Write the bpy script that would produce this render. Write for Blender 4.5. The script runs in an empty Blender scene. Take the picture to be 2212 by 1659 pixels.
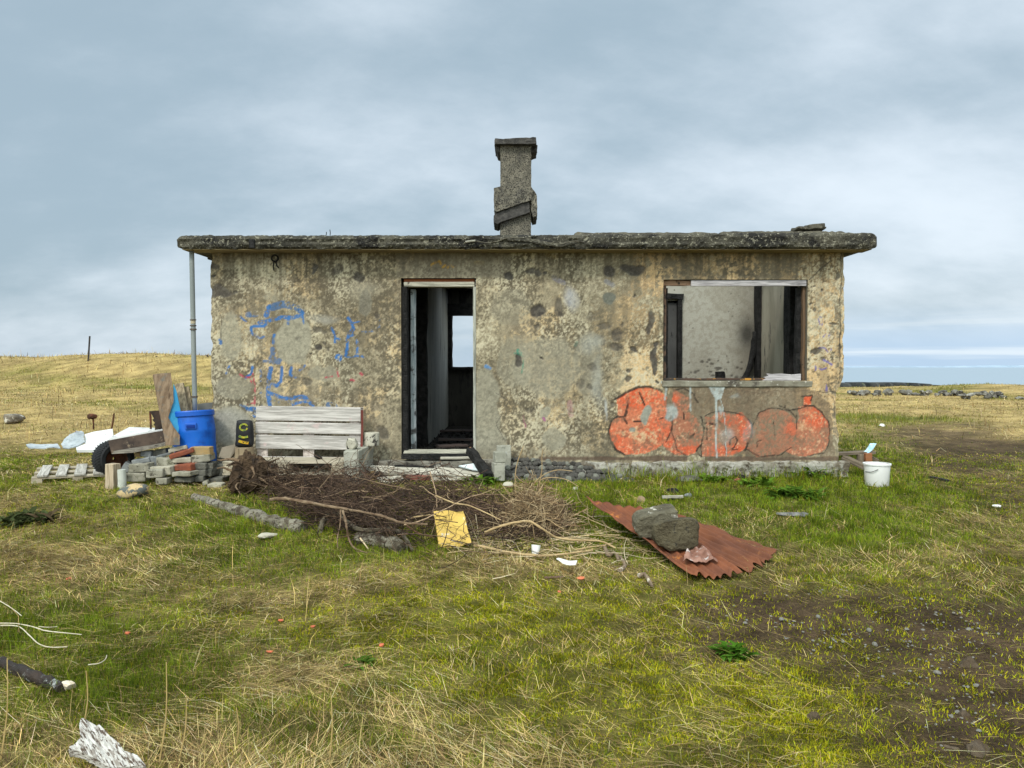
import bpy, bmesh, math, random
import numpy as np
from mathutils import Vector, Matrix, noise as mnoise
R = math.radians
random.seed(7); rng = np.random.default_rng(11)
sc = bpy.context.scene
C = bpy.data.collections.new("scene_collection"); sc.collection.children.link(C)

# ------------------------------------------------------------------ numeric helpers
def ss(a, b, x):
    t = np.clip((np.asarray(x, dtype=float) - a) / (b - a), 0, 1); return t * t * (3 - 2 * t)
def _hash(ix, iy, seed):
    n = (ix.astype(np.int64) * 374761393 + iy.astype(np.int64) * 668265263 + seed * 144269504) & 0xffffffff
    n = ((n ^ (n >> 13)) * 1274126177) & 0xffffffff
    return ((n ^ (n >> 16)) & 0xffff) / 65535.0
def vnoise(x, y, seed=0):
    x = np.asarray(x, dtype=float); y = np.asarray(y, dtype=float)
    ix = np.floor(x); iy = np.floor(y); fx = x - ix; fy = y - iy
    fx = fx * fx * (3 - 2 * fx); fy = fy * fy * (3 - 2 * fy)
    a = _hash(ix, iy, seed); b = _hash(ix + 1, iy, seed); c = _hash(ix, iy + 1, seed); d = _hash(ix + 1, iy + 1, seed)
    return (a * (1 - fx) + b * fx) * (1 - fy) + (c * (1 - fx) + d * fx) * fy
def fbm(x, y, seed=0, octv=4, gain=0.5):
    s = 0; a = 1; t = 0
    for k in range(octv):
        s = s + a * vnoise(x * 2 ** k + 17.3 * k, y * 2 ** k + 9.1 * k, seed + k); t += a; a *= gain
    return s / t

# ------------------------------------------------------------------ camera (26 mm phone, slightly pitched down)
F = 1630.0; ZC = 1.25; PITCH = R(1.28)
_fw = np.array([0, math.cos(PITCH), -math.sin(PITCH)]); _up = np.array([0, math.sin(PITCH), math.cos(PITCH)])
def ray(px, py):
    return _fw + np.array([1, 0, 0]) * (px - 1106) / F - _up * (py - 829.5) / F
def P(px, py, Y):
    d = ray(px, py); t = Y / d[1]; return Vector((d[0] * t, Y, ZC + d[2] * t))
def project(x, y, z):
    dz = z - ZC; dep = y * _fw[1] + dz * _fw[2]; dep = np.maximum(dep, 0.3)
    return 1106 + F * x / dep, 829.5 - F * (y * _up[1] + dz * _up[2]) / dep
cam = bpy.data.cameras.new("camera"); camo = bpy.data.objects.new("camera", cam); C.objects.link(camo)
camo.location = (0, 0, ZC); camo.rotation_euler = (R(90) - PITCH, 0, 0)
cam.sensor_width = 36; cam.lens = 36 * F / 2212; cam.clip_end = 60000; cam.clip_start = 0.05
sc.camera = camo
sc.view_settings.view_transform = 'Standard'; sc.view_settings.look = 'None'
sc.view_settings.exposure = 0.6; sc.view_settings.gamma = 1
sc.cycles.max_bounces = 6; sc.cycles.diffuse_bounces = 4; sc.cycles.glossy_bounces = 2

# ------------------------------------------------------------------ terrain
def h(x, y):
    x = np.asarray(x, dtype=float); y = np.asarray(y, dtype=float)
    z = -0.2 * (1 - ss(3, 8, y))
    L = ss(3.5, 11, -x)
    crest = (fbm(x / 5, y * 0 + 3.3, 5, 3) - .5) * .35
    z = z + L * (.50 * ss(9.5, 24, y) + (1.18 + crest) * ss(23.5, 29.5, y))
    z = z + .42 * np.exp(-((x - 26) / 4.5) ** 2 - ((y - 41) / 4) ** 2)
    z = z + .18 * np.exp(-((x - 16) / 9) ** 2 - ((y - 44) / 3) ** 2)
    yc = 46 + 30 * ss(5, 14, -x)
    z = z - .13 * ss(14, 34, y) * ss(-2, 6, x) - 9 * ss(yc, yc + 30, y)
    far = ss(10, 18, y)
    z = z + (fbm(x / 1.1, y / 1.1, 21, 3) - .5) * (.05 + .10 * far) + (fbm(x / 4, y / 4, 31, 2) - .5) * .14 * far
    hs = ss(-4.4, -3.6, x) * (1 - ss(3.9, 4.7, x)) * ss(7.6, 8.3, y) * (1 - ss(13.5, 14.5, y))
    return z * (1 - hs) + hs * 0.0
def Gv(px, py, up=0.0):
    """where the rays through many photo points meet the ground (raised by up)"""
    px = np.atleast_1d(np.asarray(px, dtype=float)); py = np.atleast_1d(np.asarray(py, dtype=float)); n = len(px)
    D = _fw[None] + np.array([[1, 0, 0]]) * ((px - 1106) / F)[:, None] - _up[None] * ((py - 829.5) / F)[:, None]
    T = np.repeat(np.geomspace(1.2, 90, 220)[None], n, 0)
    for it in range(3):
        below = ZC + D[:, 2:3] * T < h(D[:, :1] * T, D[:, 1:2] * T) + up
        below[:, -1] = True; k = np.clip(below.argmax(1), 1, None); r_ = np.arange(n)
        lo, hi = T[r_, k - 1], T[r_, k]; T = lo[:, None] + (hi - lo)[:, None] * np.linspace(0, 1, 24)[None]
    return D * hi[:, None]  + np.array([[0, 0, ZC]])
def G(px, py, up=0.0): return Vector(Gv(px, py, up)[0])

# ------------------------------------------------------------------ object helpers
def put(o, parent=None):
    C.objects.link(o)
    if parent is not None: o.parent = parent
    return o
def tag(o, label, cat, group=None):
    o['label'] = label; o['category'] = cat
    if group: o['group'] = group
    return o
def thing(name, label, cat, loc=(0, 0, 0), rz=0.0, group=None, rot=None):
    o = bpy.data.objects.new(name, None); o.empty_display_size = .1; C.objects.link(o)
    o.location = loc; o.rotation_euler = rot if rot else (0, 0, rz)
    return tag(o, label, cat, group)
def setattr_col(me, col):
    a = me.color_attributes.new("Col", 'FLOAT_COLOR', 'POINT')
    buf = np.ones((len(me.vertices), 4), dtype=np.float32); buf[:, :3] = col
    a.data.foreach_set("color", buf.ravel())
def np_mesh(name, V, F_, n):
    """V (k,3), F_ (m,n) all faces with n corners"""
    me = bpy.data.meshes.new(name); V = np.ascontiguousarray(V, dtype=np.float32); F_ = np.ascontiguousarray(F_, dtype=np.int32)
    me.vertices.add(len(V)); me.vertices.foreach_set("co", V.ravel())
    me.loops.add(F_.size); me.loops.foreach_set("vertex_index", F_.ravel())
    me.polygons.add(len(F_)); me.polygons.foreach_set("loop_start", np.arange(0, F_.size, n, dtype=np.int32))
    me.polygons.foreach_set("loop_total", np.full(len(F_), n, dtype=np.int32))
    me.update(calc_edges=len(V) < 1500000); return me
def mk(name, V, Fc, mat, parent=None, loc=None, smooth=False, col=None):
    V = [Vector(v) for v in V]
    if loc is not None:
        loc = Vector(loc); V = [v - loc for v in V]
    me = bpy.data.meshes.new(name); me.from_pydata(V, [], Fc); me.update()
    if smooth: me.polygons.foreach_set("use_smooth", [True] * len(me.polygons))
    me.materials.append(mat)
    if col is not None: setattr_col(me, col)
    o = bpy.data.objects.new(name, me); put(o, parent)
    if loc is not None: o.location = loc
    return o
def fixn(me):
    bm = bmesh.new(); bm.from_mesh(me); bmesh.ops.recalc_face_normals(bm, faces=bm.faces); bm.to_mesh(me); bm.free()
def box_vf(sx, sy, sz, bev=.006, jit=0.0, cuts=0, seed=0, origin='c'):
    bm = bmesh.new(); bmesh.ops.create_cube(bm, size=1)
    for v in bm.verts: v.co = Vector((v.co.x * sx, v.co.y * sy, v.co.z * sz))
    if bev > 0: bmesh.ops.bevel(bm, geom=bm.edges[:], offset=min(bev, .4 * min(sx, sy, sz)), segments=2, affect='EDGES', profile=.6)
    if cuts: bmesh.ops.subdivide_edges(bm, edges=[e for e in bm.edges if e.calc_length() > .04], cuts=cuts, use_grid_fill=True)
    off = Vector((seed * 3.7, seed * 1.3, seed * 7.1))
    if jit:
        for v in bm.verts: v.co += mnoise.noise_vector(v.co * 9 + off) * jit + mnoise.noise_vector(v.co * 30 + off) * jit * .35
    if origin == 'b':
        for v in bm.verts: v.co.z += sz / 2
    bm.verts.index_update(); V = [v.co.copy() for v in bm.verts]; Fc = [[v.index for v in f.verts] for f in bm.faces]; bm.free()
    return V, Fc
def xf(VF, loc=(0, 0, 0), rot=(0, 0, 0)):
    from mathutils import Euler
    M = Matrix.Translation(loc) @ Euler(rot).to_matrix().to_4x4()
    return [M @ Vector(v) for v in VF[0]], VF[1]
def join(*vfs):
    V, Fc = [], []
    for v, f in vfs:
        k = len(V); V += list(v); Fc += [[i + k for i in q] for q in f]
    return V, Fc
def tube_vf(pts, rad, seg=8, jit=0.0, seed=0, cap=True):
    pts = [Vector(p) for p in pts]; n = len(pts)
    rad = [rad] * n if not hasattr(rad, '__len__') else rad
    V, Fc = [], []; ref = Vector((.13, .37, .92)).normalized(); off = Vector((seed * 5.1, seed * 2.3, 0))
    for i, p in enumerate(pts):
        t = (pts[min(i + 1, n - 1)] - pts[max(i - 1, 0)]).normalized()
        a = t.cross(ref)
        if a.length < .1: a = t.cross(Vector((1, 0, 0)))
        a.normalize(); b = t.cross(a)
        for k in range(seg):
            an = 2 * math.pi * k / seg; d = a * math.cos(an) + b * math.sin(an)
            r = rad[i]
            if jit: r *= 1 + jit * (mnoise.noise((p + d * rad[i]) * (1.2 / max(rad[i], .004)) * .5 + off) + .6 * mnoise.noise((p + d * rad[i]) * (3 / max(rad[i], .004)) * .5 + off))
            V.append(p + d * r)
    for i in range(n - 1):
        for k in range(seg):
            k2 = (k + 1) % seg; Fc.append([i * seg + k, i * seg + k2, (i + 1) * seg + k2, (i + 1) * seg + k])
    if cap: Fc.append(list(range(seg))[::-1]); Fc.append([(n - 1) * seg + k for k in range(seg)])
    return V, Fc
def spline(pts, m=6):
    pts = [Vector(p) for p in pts]; out = []
    for i in range(len(pts) - 1):
        p0 = pts[max(i - 1, 0)]; p1 = pts[i]; p2 = pts[i + 1]; p3 = pts[min(i + 2, len(pts) - 1)]
        for k in range(m):
            t = k / m
            out.append(.5 * ((2 * p1) + (p2 - p0) * t + (2 * p0 - 5 * p1 + 4 * p2 - p3) * t * t + (3 * p1 - p0 - 3 * p2 + p3) * t ** 3))
    out.append(pts[-1]); return out
def prism_vf(pts, nvec):
    """n-gon through pts, extruded by vector nvec"""
    pts = [Vector(p) for p in pts]; n = len(pts); nvec = Vector(nvec)
    V = pts + [p + nvec for p in pts]
    Fc = [list(range(n)), [n + k for k in range(n)][::-1]] + [[k, n + k, n + (k + 1) % n, (k + 1) % n] for k in range(n)]
    return V, Fc
def lathe_vf(prof, seg=32):
    V, Fc = [], []
    for r, z in prof:
        for k in range(seg):
            a = 2 * math.pi * k / seg; V.append(Vector((r * math.cos(a), r * math.sin(a), z)))
    for i in range(len(prof) - 1):
        for k in range(seg):
            k2 = (k + 1) % seg; Fc.append([i * seg + k, i * seg + k2, (i + 1) * seg + k2, (i + 1) * seg + k])
    return V, Fc
def rock_vf(sx, sy, sz, seed, sub=3, amp=.18, planes=0, fine=.05):
    bm = bmesh.new(); bmesh.ops.create_icosphere(bm, subdivisions=sub, radius=1)
    rr = random.Random(seed); off = Vector((rr.uniform(0, 99), rr.uniform(0, 99), rr.uniform(0, 99)))
    pl = []
    for k in range(planes):
        d = Vector((rr.gauss(0, 1), rr.gauss(0, 1), rr.gauss(0, 1))).normalized(); pl.append((d, rr.uniform(.5, .78)))
    for v in bm.verts:
        p = v.co.copy(); p *= 1 + amp * mnoise.fractal(p * 1.1 + off, 1, 2, 3)
        for d, c in pl:
            e = p.dot(d) - c
            if e > 0: p -= d * e
        p *= 1 + fine * mnoise.fractal(p * 5 + off, 1, 2, 4)
        v.co = Vector((p.x * sx, p.y * sy, p.z * sz))
    bm.verts.index_update(); V = [v.co.copy() for v in bm.verts]; Fc = [[v.index for v in f.verts] for f in bm.faces]; bm.free()
    return V, Fc
def obj(name, VF, mat, parent=None, loc=None, rot=None, smooth=False):
    """VF local; loc/rot set on the object"""
    me = bpy.data.meshes.new(name); me.from_pydata([Vector(v) for v in VF[0]], [], VF[1]); fixn(me)
    if smooth: me.polygons.foreach_set("use_smooth", [True] * len(me.polygons))
    me.materials.append(mat); o = bpy.data.objects.new(name, me); put(o, parent)
    if loc is not None: o.location = loc
    if rot is not None: o.rotation_euler = rot
    return o
def wobj(name, VF, mat, base=None, parent=None, smooth=False):
    """VF in world coordinates; the origin is moved to base (default: lowest centre). With a parent Empty (unrotated) V is made local."""
    V = [Vector(v) for v in VF[0]]
    if parent is not None:
        V = [v - parent.location for v in V]; return obj(name, (V, VF[1]), mat, parent, smooth=smooth)
    if base is None:
        base = sum(V, Vector()) / len(V); base.z = min(v.z for v in V)
    return obj(name, ([v - base for v in V], VF[1]), mat, loc=base, smooth=smooth)

# ------------------------------------------------------------------ materials
def new_mat(name):
    m = bpy.data.materials.new(name); m.use_nodes = True; nt = m.node_tree
    bs = nt.nodes["Principled BSDF"]; bs.inputs["Specular IOR Level"].default_value = .25
    return m, nt, bs
def N(nt, typ, **kw):
    n = nt.nodes.new(typ)
    for k, v in kw.items():
        if k in n.inputs: n.inputs[k].default_value = v
        else: setattr(n, k, v)
    return n
def mixc(nt, fac, a, b, mode='MIX'):
    n = nt.nodes.new("ShaderNodeMix"); n.data_type = 'RGBA'; n.blend_type = mode
    for s, v in ((0, fac), (6, a), (7, b)):
        if hasattr(v, 'links') or hasattr(v, 'is_linked'): nt.links.new(v, n.inputs[s])
        elif s == 0: n.inputs[0].default_value = v
        else: n.inputs[s].default_value = (*v, 1) if len(v) == 3 else v
    return n.outputs[2]
def ramp(nt, src, a, b, inv=False):
    n = nt.nodes.new("ShaderNodeMapRange"); n.interpolation_type = 'SMOOTHSTEP'
    n.inputs[1].default_value = a; n.inputs[2].default_value = b
    if inv: n.inputs[3].default_value = 1; n.inputs[4].default_value = 0
    nt.links.new(src, n.inputs[0]); return n.outputs[0]
def noise_n(nt, vec, scale, detail=5, rough=.6):
    n = N(nt, "ShaderNodeTexNoise", Scale=scale, Detail=detail, Roughness=rough); nt.links.new(vec, n.inputs["Vector"]); return n.outputs["Fac"]
def coords(nt, stretch=(1, 1, 1), vary=True):
    tc = N(nt, "ShaderNodeTexCoord"); mp = N(nt, "ShaderNodeMapping"); mp.inputs["Scale"].default_value = stretch
    nt.links.new(tc.outputs["Object"], mp.inputs["Vector"])
    if vary:
        oi = N(nt, "ShaderNodeObjectInfo"); cx = N(nt, "ShaderNodeVectorMath", operation='SCALE'); 
        cx.inputs[0].default_value = (13.1, 7.7, 21.3); nt.links.new(oi.outputs["Random"], cx.inputs["Scale"])
        nt.links.new(cx.outputs[0], mp.inputs["Location"])
    return mp.outputs[0]
def surf(name, c1, c2, scale=6, c3=None, s3=25, t3=(.58, .68), c4=None, s4=3, t4=(.55, .7), rough=.85, bump=.4, bscale=40, bdist=.01, stretch=(1, 1, 1), spec=.25, metal=0, contrast=(.35, .65), vary=True):
    m, nt, bs = new_mat(name); vec = coords(nt, stretch, vary)
    f1 = ramp(nt, noise_n(nt, vec, scale), *contrast); col = mixc(nt, f1, c1, c2)
    if c4 is not None: col = mixc(nt, ramp(nt, noise_n(nt, vec, s4, 6, .65), *t4), col, c4)
    if c3 is not None: col = mixc(nt, ramp(nt, noise_n(nt, vec, s3, 6, .7), *t3), col, c3)
    nt.links.new(col, bs.inputs["Base Color"]); bs.inputs["Roughness"].default_value = rough
    bs.inputs["Specular IOR Level"].default_value = spec; bs.inputs["Metallic"].default_value = metal
    if bump:
        b = N(nt, "ShaderNodeBump", Strength=bump, Distance=bdist); nt.links.new(noise_n(nt, vec, bscale, 6, .65), b.inputs["Height"])
        nt.links.new(b.outputs[0], bs.inputs["Normal"])
    return m
def wood(name, c1, c2, axis='X', c3=None, t3=(.6, .68), rough=.85, fine=60, cr=.6):
    st = {'X': (.06, 1, 1), 'Y': (1, .06, 1), 'Z': (1, 1, .06)}[axis]
    m, nt, bs = new_mat(name); vec = coords(nt, st); v0 = coords(nt, (1, 1, 1))
    g = noise_n(nt, vec, fine, 6, .7); col = mixc(nt, ramp(nt, g, .38, .62), tuple(.74 * a for a in c1), tuple(1.06 * a for a in c2))
    col = mixc(nt, ramp(nt, noise_n(nt, vec, fine * .35, 4, .6), .62, .70), col, tuple(.4 * a for a in c1))
    if c3 is not None: col = mixc(nt, ramp(nt, noise_n(nt, v0, 7, 5, .7), *t3), col, c3)
    nt.links.new(col, bs.inputs["Base Color"]); bs.inputs["Roughness"].default_value = rough
    b = N(nt, "ShaderNodeBump", Strength=cr, Distance=.006); nt.links.new(g, b.inputs["Height"]); nt.links.new(b.outputs[0], bs.inputs["Normal"])
    return m
def vcol_mat(name, rough=.9, bump=.5, bscale=60, bdist=.006, mul=(.75, 1.25), nscale=90, spec=.2):
    m, nt, bs = new_mat(name); at = N(nt, "ShaderNodeVertexColor", layer_name="Col"); vec = coords(nt, (1, 1, 1), False)
    nn = N(nt, "ShaderNodeMapRange"); nn.inputs[1].default_value = .3; nn.inputs[2].default_value = .7; nn.inputs[3].default_value = mul[0]; nn.inputs[4].default_value = mul[1]
    nt.links.new(noise_n(nt, vec, nscale, 4, .7), nn.inputs[0])
    sv = N(nt, "ShaderNodeVectorMath", operation='SCALE'); nt.links.new(at.outputs["Color"], sv.inputs[0]); nt.links.new(nn.outputs[0], sv.inputs["Scale"])
    nt.links.new(sv.outputs[0], bs.inputs["Base Color"]); bs.inputs["Roughness"].default_value = rough; bs.inputs["Specular IOR Level"].default_value = spec
    b = N(nt, "ShaderNodeBump", Strength=bump, Distance=bdist); nt.links.new(noise_n(nt, vec, bscale, 6, .7), b.inputs["Height"]); nt.links.new(b.outputs[0], bs.inputs["Normal"])
    return m
def leaf_mat(name, trans=.25, rough=.6):
    m = bpy.data.materials.new(name); m.use_nodes = True; nt = m.node_tree; nt.nodes.clear()
    out = N(nt, "ShaderNodeOutputMaterial"); at = N(nt, "ShaderNodeVertexColor", layer_name="Col")
    d = N(nt, "ShaderNodeBsdfDiffuse"); t = N(nt, "ShaderNodeBsdfTranslucent"); mx = N(nt, "ShaderNodeMixShader"); mx.inputs[0].default_value = trans
    nt.links.new(at.outputs[0], d.inputs[0]); nt.links.new(at.outputs[0], t.inputs[0])
    nt.links.new(d.outputs[0], mx.inputs[1]); nt.links.new(t.outputs[0], mx.inputs[2]); nt.links.new(mx.outputs[0], out.inputs[0])
    return m

# ------------------------------------------------------------------ light: overcast dome + one soft sun
SUN_EL, SUN_AZ = 48, 205          # azimuth measured clockwise from +Y (north): behind the camera, a little to the left
w = bpy.data.worlds.new("World"); sc.world = w; w.use_nodes = True; nt = w.node_tree
bg = nt.nodes["Background"]; bg.inputs["Strength"].default_value = .1
sky = N(nt, "ShaderNodeTexSky"); sky.sky_type = 'NISHITA'; sky.sun_disc = False
sky.sun_elevation = R(SUN_EL); sky.sun_rotation = R(SUN_AZ); sky.air_density = 1.2; sky.dust_density = 2.0
tc = N(nt, "ShaderNodeTexCoord"); sep = N(nt, "ShaderNodeSeparateXYZ"); nt.links.new(tc.outputs["Generated"], sep.inputs[0])
def M_(op, a, b=None, c=None):
    n = nt.nodes.new("ShaderNodeMath"); n.operation = op
    for i, v in enumerate((a, b, c)):
        if v is None: continue
        if isinstance(v, (int, float)): n.inputs[i].default_value = v
        else: nt.links.new(v, n.inputs[i])
    return n.outputs[0]
X, Yc, Z = sep.outputs
zz = M_('MAXIMUM', Z, 0.0)
den = M_('ADD', zz, .42)
cmb = N(nt, "ShaderNodeCombineXYZ"); nt.links.new(M_('DIVIDE', X, den), cmb.inputs[0]); nt.links.new(M_('DIVIDE', Yc, den), cmb.inputs[1])
mp = N(nt, "ShaderNodeMapping"); mp.inputs["Rotation"].default_value = (0, 0, R(-28)); mp.inputs["Scale"].default_value = (1.15, 1.7, 1); mp.inputs["Location"].default_value = (2.3, .6, 0)
nt.links.new(cmb.outputs[0], mp.inputs[0])
n1 = noise_n(nt, mp.outputs[0], 1.15, 4, .5); n2 = noise_n(nt, mp.outputs[0], 3.2, 6, .55)
# the cloud deck is thinner (brighter) towards the right-hand side of the view, thicker to the upper left
cl = M_('ADD', M_('MULTIPLY', n1, .75), M_('MULTIPLY', n2, .36))
cl = M_('ADD', cl, M_('MULTIPLY', X, .24))
cl = M_('ADD', cl, M_('MULTIPLY', M_('POWER', M_('SUBTRACT', 1.0, zz), 8.0), .16))
cl = M_('ADD', cl, M_('MULTIPLY', noise_n(nt, mp.outputs[0], 8.0, 8, .68), .13))
cov = ramp(nt, cl, .46, .96)
cc = mixc(nt, cov, (2.62, 3.42, 4.02), (5.5, 6.15, 6.75))
# low band just over the sea: blue-grey haze with thin white streaks
cb = N(nt, "ShaderNodeCombineXYZ"); nt.links.new(M_('MULTIPLY', X, 1.6), cb.inputs[0]); nt.links.new(M_('MULTIPLY', Z, 34), cb.inputs[1])
st = ramp(nt, noise_n(nt, cb.outputs[0], 1.3, 5, .55), .46, .62)
lowc = mixc(nt, st, (3.3, 4.6, 6.1), (5.4, 6.25, 7.0))
low = ramp(nt, Z, .012, .085, True)
low = M_('MULTIPLY', low, ramp(nt, X, -.3, .35))
cc = mixc(nt, M_('MULTIPLY', low, .85), cc, lowc)
cc = mixc(nt, .92, sky.outputs[0], cc)
# overcast luminance: brighter overhead and round the hidden sun behind the camera
sd = (math.sin(R(SUN_AZ)) * math.cos(R(SUN_EL)), math.cos(R(SUN_AZ)) * math.cos(R(SUN_EL)), math.sin(R(SUN_EL)))
dt = N(nt, "ShaderNodeVectorMath", operation='DOT_PRODUCT'); nt.links.new(tc.outputs["Generated"], dt.inputs[0]); dt.inputs[1].default_value = sd
gain = M_('ADD', 1.0, M_('ADD', M_('MULTIPLY', ramp(nt, Z, .40, 1.0), .6), M_('MULTIPLY', ramp(nt, dt.outputs["Value"], .25, 1.0), 2.3)))
scl = N(nt, "ShaderNodeVectorMath", operation='SCALE'); nt.links.new(cc, scl.inputs[0]); nt.links.new(gain, scl.inputs["Scale"])
warm = mixc(nt, ramp(nt, dt.outputs["Value"], .1, .9), (1, 1, 1), (1.08, 1.0, .84)); nt.links.new(mixc(nt, 1.0, scl.outputs[0], warm, "MULTIPLY"), bg.inputs["Color"])
sun = bpy.data.lights.new("sun", 'SUN'); sun.energy = 1.5; sun.angle = R(10); sun.color = (1, .95, .87)
suno = bpy.data.objects.new("sun", sun); C.objects.link(suno)
suno.rotation_euler = Vector(sd).to_track_quat('Z', 'Y').to_euler()
# ------------------------------------------------------------------ ground regions (what grows where)
BG = [(1600,1065,360,60,1.4),(1850,1140,230,60,1.25),(1300,1090,130,60,1.1),(800,1205,150,38,1.0),(560,1135,180,50,.8),(300,1062,220,40,.7),(150,1175,240,45,.55),(90,1340,180,50,.9),(450,1450,280,60,.5),(1880,960,110,50,.9),(1260,1150,90,45,.9),(200,1490,210,50,.7),(470,1210,90,22,.7),(850,1620,200,40,.5),(1100,1440,140,30,.35),(2190,1005,90,25,.5),(1950,1190,220,40,.7),(700,1060,120,30,.6),(1050,1040,120,25,.9),(1950,905,160,14,.7),(330,835,260,14,.5),(1640,1290,60,12,.6),(640,1550,120,25,.5),(150,1590,260,50,.35),(1000,1600,200,40,.3)]
BS = [(130,1625,280,40,.4),(650,1625,380,36,.45),(620,1290,260,40,.7),(1080,1262,220,26,.9),(1270,1235,170,26,.7),(60,905,330,45,.8),(700,1470,140,35,.8),(2020,868,330,24,1.1),(160,1240,180,28,.5),(1050,1600,200,50,.6),(380,1070,120,22,.4),(1700,1215,90,16,.6),(1960,1220,160,14,.7),(1350,1090,60,14,.6),(2190,930,60,30,.7)]
BM = [(1300,1350,430,110,1.0),(1500,1550,430,130,1.1),(1880,1610,250,80,.8),(2020,1240,180,50,.5),(900,1350,320,70,.65),(560,1380,200,50,.4),(1150,1500,250,80,.6),(1650,1260,260,40,.6),(1750,1480,260,70,.6)]
BD = [(1900,1340,420,110,1.0),(2150,1410,220,130,1.3),(1690,1335,150,36,1.2),(2120,1590,260,80,1.2),(2110,965,200,40,1.3),(1980,930,140,16,.8),(2210,1060,160,70,.8),(1720,1430,110,40,.5),(2050,1180,120,30,.35),(1320,1360,50,16,.5),(1500,1390,120,30,.4),(1950,1520,330,110,.9)]
def regions(x, y):
    z = h(x, y); px, py = project(x, np.maximum(y, 1.2), z)
    wx = px + (fbm(x * 1.3, y * 1.3, 41, 3) - .5) * 220 * np.clip(6 / np.maximum(y, 1), .2, 1.4)
    wy = py + (fbm(x * 1.3, y * 1.3, 47, 3) - .5) * 90 * np.clip(6 / np.maximum(y, 1), .1, 1.4)
    def acc(L):
        s = 0
        for cx, cy, rx, ry, a in L: s = s + a * np.exp(-(((wx - cx) / rx) ** 2 + ((wy - cy) / ry) ** 2))
        return s
    n1 = fbm(x * .9, y * .9, 51, 4) - .5; n2 = fbm(x * 2.3, y * 2.3, 57, 4) - .5; n3 = (fbm(x * 3.1 + 5, y * 3.1, 63, 4) - .5) + .7 * (fbm(x * 8 + 3, y * 8, 67, 2) - .5)
    far = ss(10.5, 14, y)
    band = fbm(x / 4.5, y / 1.6, 71, 4) - .5
    g = acc(BG) + .12 + 1.0 * n1 + .5 * n2 - far * (.10 - 3.2 * band)
    s = acc(BS) + .52 - .9 * n1 + .7 * n3 + far * (.50 - 2.2 * band) - .1
    m = acc(BM) + .18 + .6 * n2 - far * .6
    d = 1.45 * acc(BD) - .02 + .9 * n3 - far * .25 * (x < 6)
    W = np.stack([g, s, m, d], -1); W = np.exp(W * 2.3); W /= W.sum(-1, keepdims=True)
    return W
def tone(x, y): return (.66 + .58 * ss(.34, .66, .35 * fbm(x * 2.6, y * 2.6, 191, 3) + .65 * fbm(x * 10, y * 10, 195, 3)))[..., None]   # patchy growth: drier, wetter, more trodden
GC = np.array([[.095, .105, .020], [.27, .20, .085], [.125, .115, .020], [.075, .050, .029]])

# one sheet, fine near the camera and coarse far out
def axis(segs):
    out = []
    for a, b, s in segs: out += list(np.arange(a, b, s))
    return np.array(out + [segs[-1][1]])
gx = axis([(-400, -60, 20), (-60, -20, 1.2), (-20, -8, .25), (-8, 8, .045), (8, 20, .25), (20, 60, 1.2), (60, 400, 20)])
gy = axis([(-200, -20, 15), (-20, 0, .8), (0, 2.2, .12), (2.2, 9, .035), (9, 14, .09), (14, 50, .25), (50, 110, 1.2), (110, 260, 15)])
GX, GY = np.meshgrid(gx, gy); GZ = h(GX, GY)
Wg = regions(GX, GY)
micro = (fbm(GX * 9, GY * 9, 81, 4) - .5)
GZ = GZ + micro * .035 * (GY < 14)
cg = (Wg[..., None] * GC).sum(-2); cg = cg * (1 + .45 * ss(10, 15, GY))[..., None]
cg = cg * (.75 + .5 * fbm(GX * 6, GY * 6, 87, 4))[..., None] * tone(GX, GY)
peb = (vnoise(GX * 28, GY * 28, 91) > .86) & (Wg[..., 3] > .4)
cg[peb] = cg[peb] * .75
nxg, nyg = len(gx), len(gy); idx = np.arange(nxg * nyg).reshape(nyg, nxg)
Fq = np.stack([idx[:-1, :-1], idx[:-1, 1:], idx[1:, 1:], idx[1:, :-1]], -1).reshape(-1, 4)
me = np_mesh("ground", np.stack([GX, GY, GZ], -1).reshape(-1, 3), Fq, 4)
me.polygons.foreach_set("use_smooth", np.ones(len(me.polygons), dtype=bool))
setattr_col(me, cg.reshape(-1, 3)); me.materials.append(vcol_mat("ground_soil", .95, .9, 45, .03, (.45, 1.5), 55, .1))
go = put(bpy.data.objects.new("ground", me)); go['kind'] = 'structure'

# sea
m_sea, nt, bs = new_mat("sea_water"); vec = coords(nt, (1, .25, 1), False)
bs.inputs["Base Color"].default_value = (.235, .305, .37, 1); bs.inputs["Roughness"].default_value = .40; bs.inputs["Specular IOR Level"].default_value = .5
b = N(nt, "ShaderNodeBump", Strength=.35, Distance=.5); nt.links.new(noise_n(nt, vec, .35, 5, .6), b.inputs["Height"]); nt.links.new(b.outputs[0], bs.inputs["Normal"])
o = mk("sea", [(-30000, 40, -6), (30000, 40, -6), (30000, 40000, -6), (-30000, 40000, -6)], [[0, 1, 2, 3]], m_sea); o['kind'] = 'structure'
# far low coast, a pale line above the sea, distance haze put into its blue
m_coast = surf("far_coast_haze_blue", (.25, .33, .42), (.33, .42, .52), .002, rough=1, bump=0)
pts = []
for k in range(160):
    x = 2000 + k * 90; hh = -4 + 62 * (fbm(np.array([k / 22.]), np.array([1.5]), 5, 4)[0]) * float(ss(0, 25, k) * 1)
    pts.append((x, 19000 - k * 10, hh))
V = []; Fc = []
for (x, y, z) in pts: V += [(x, y, -7), (x, y + 300, z), (x, y + 2500, -7)]
for k in range(len(pts) - 1): Fc += [[3*k, 3*k+3, 3*k+4, 3*k+1], [3*k+1, 3*k+4, 3*k+5, 3*k+2]]
o = mk("far_coast", V, Fc, m_coast); o['kind'] = 'structure'
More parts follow.
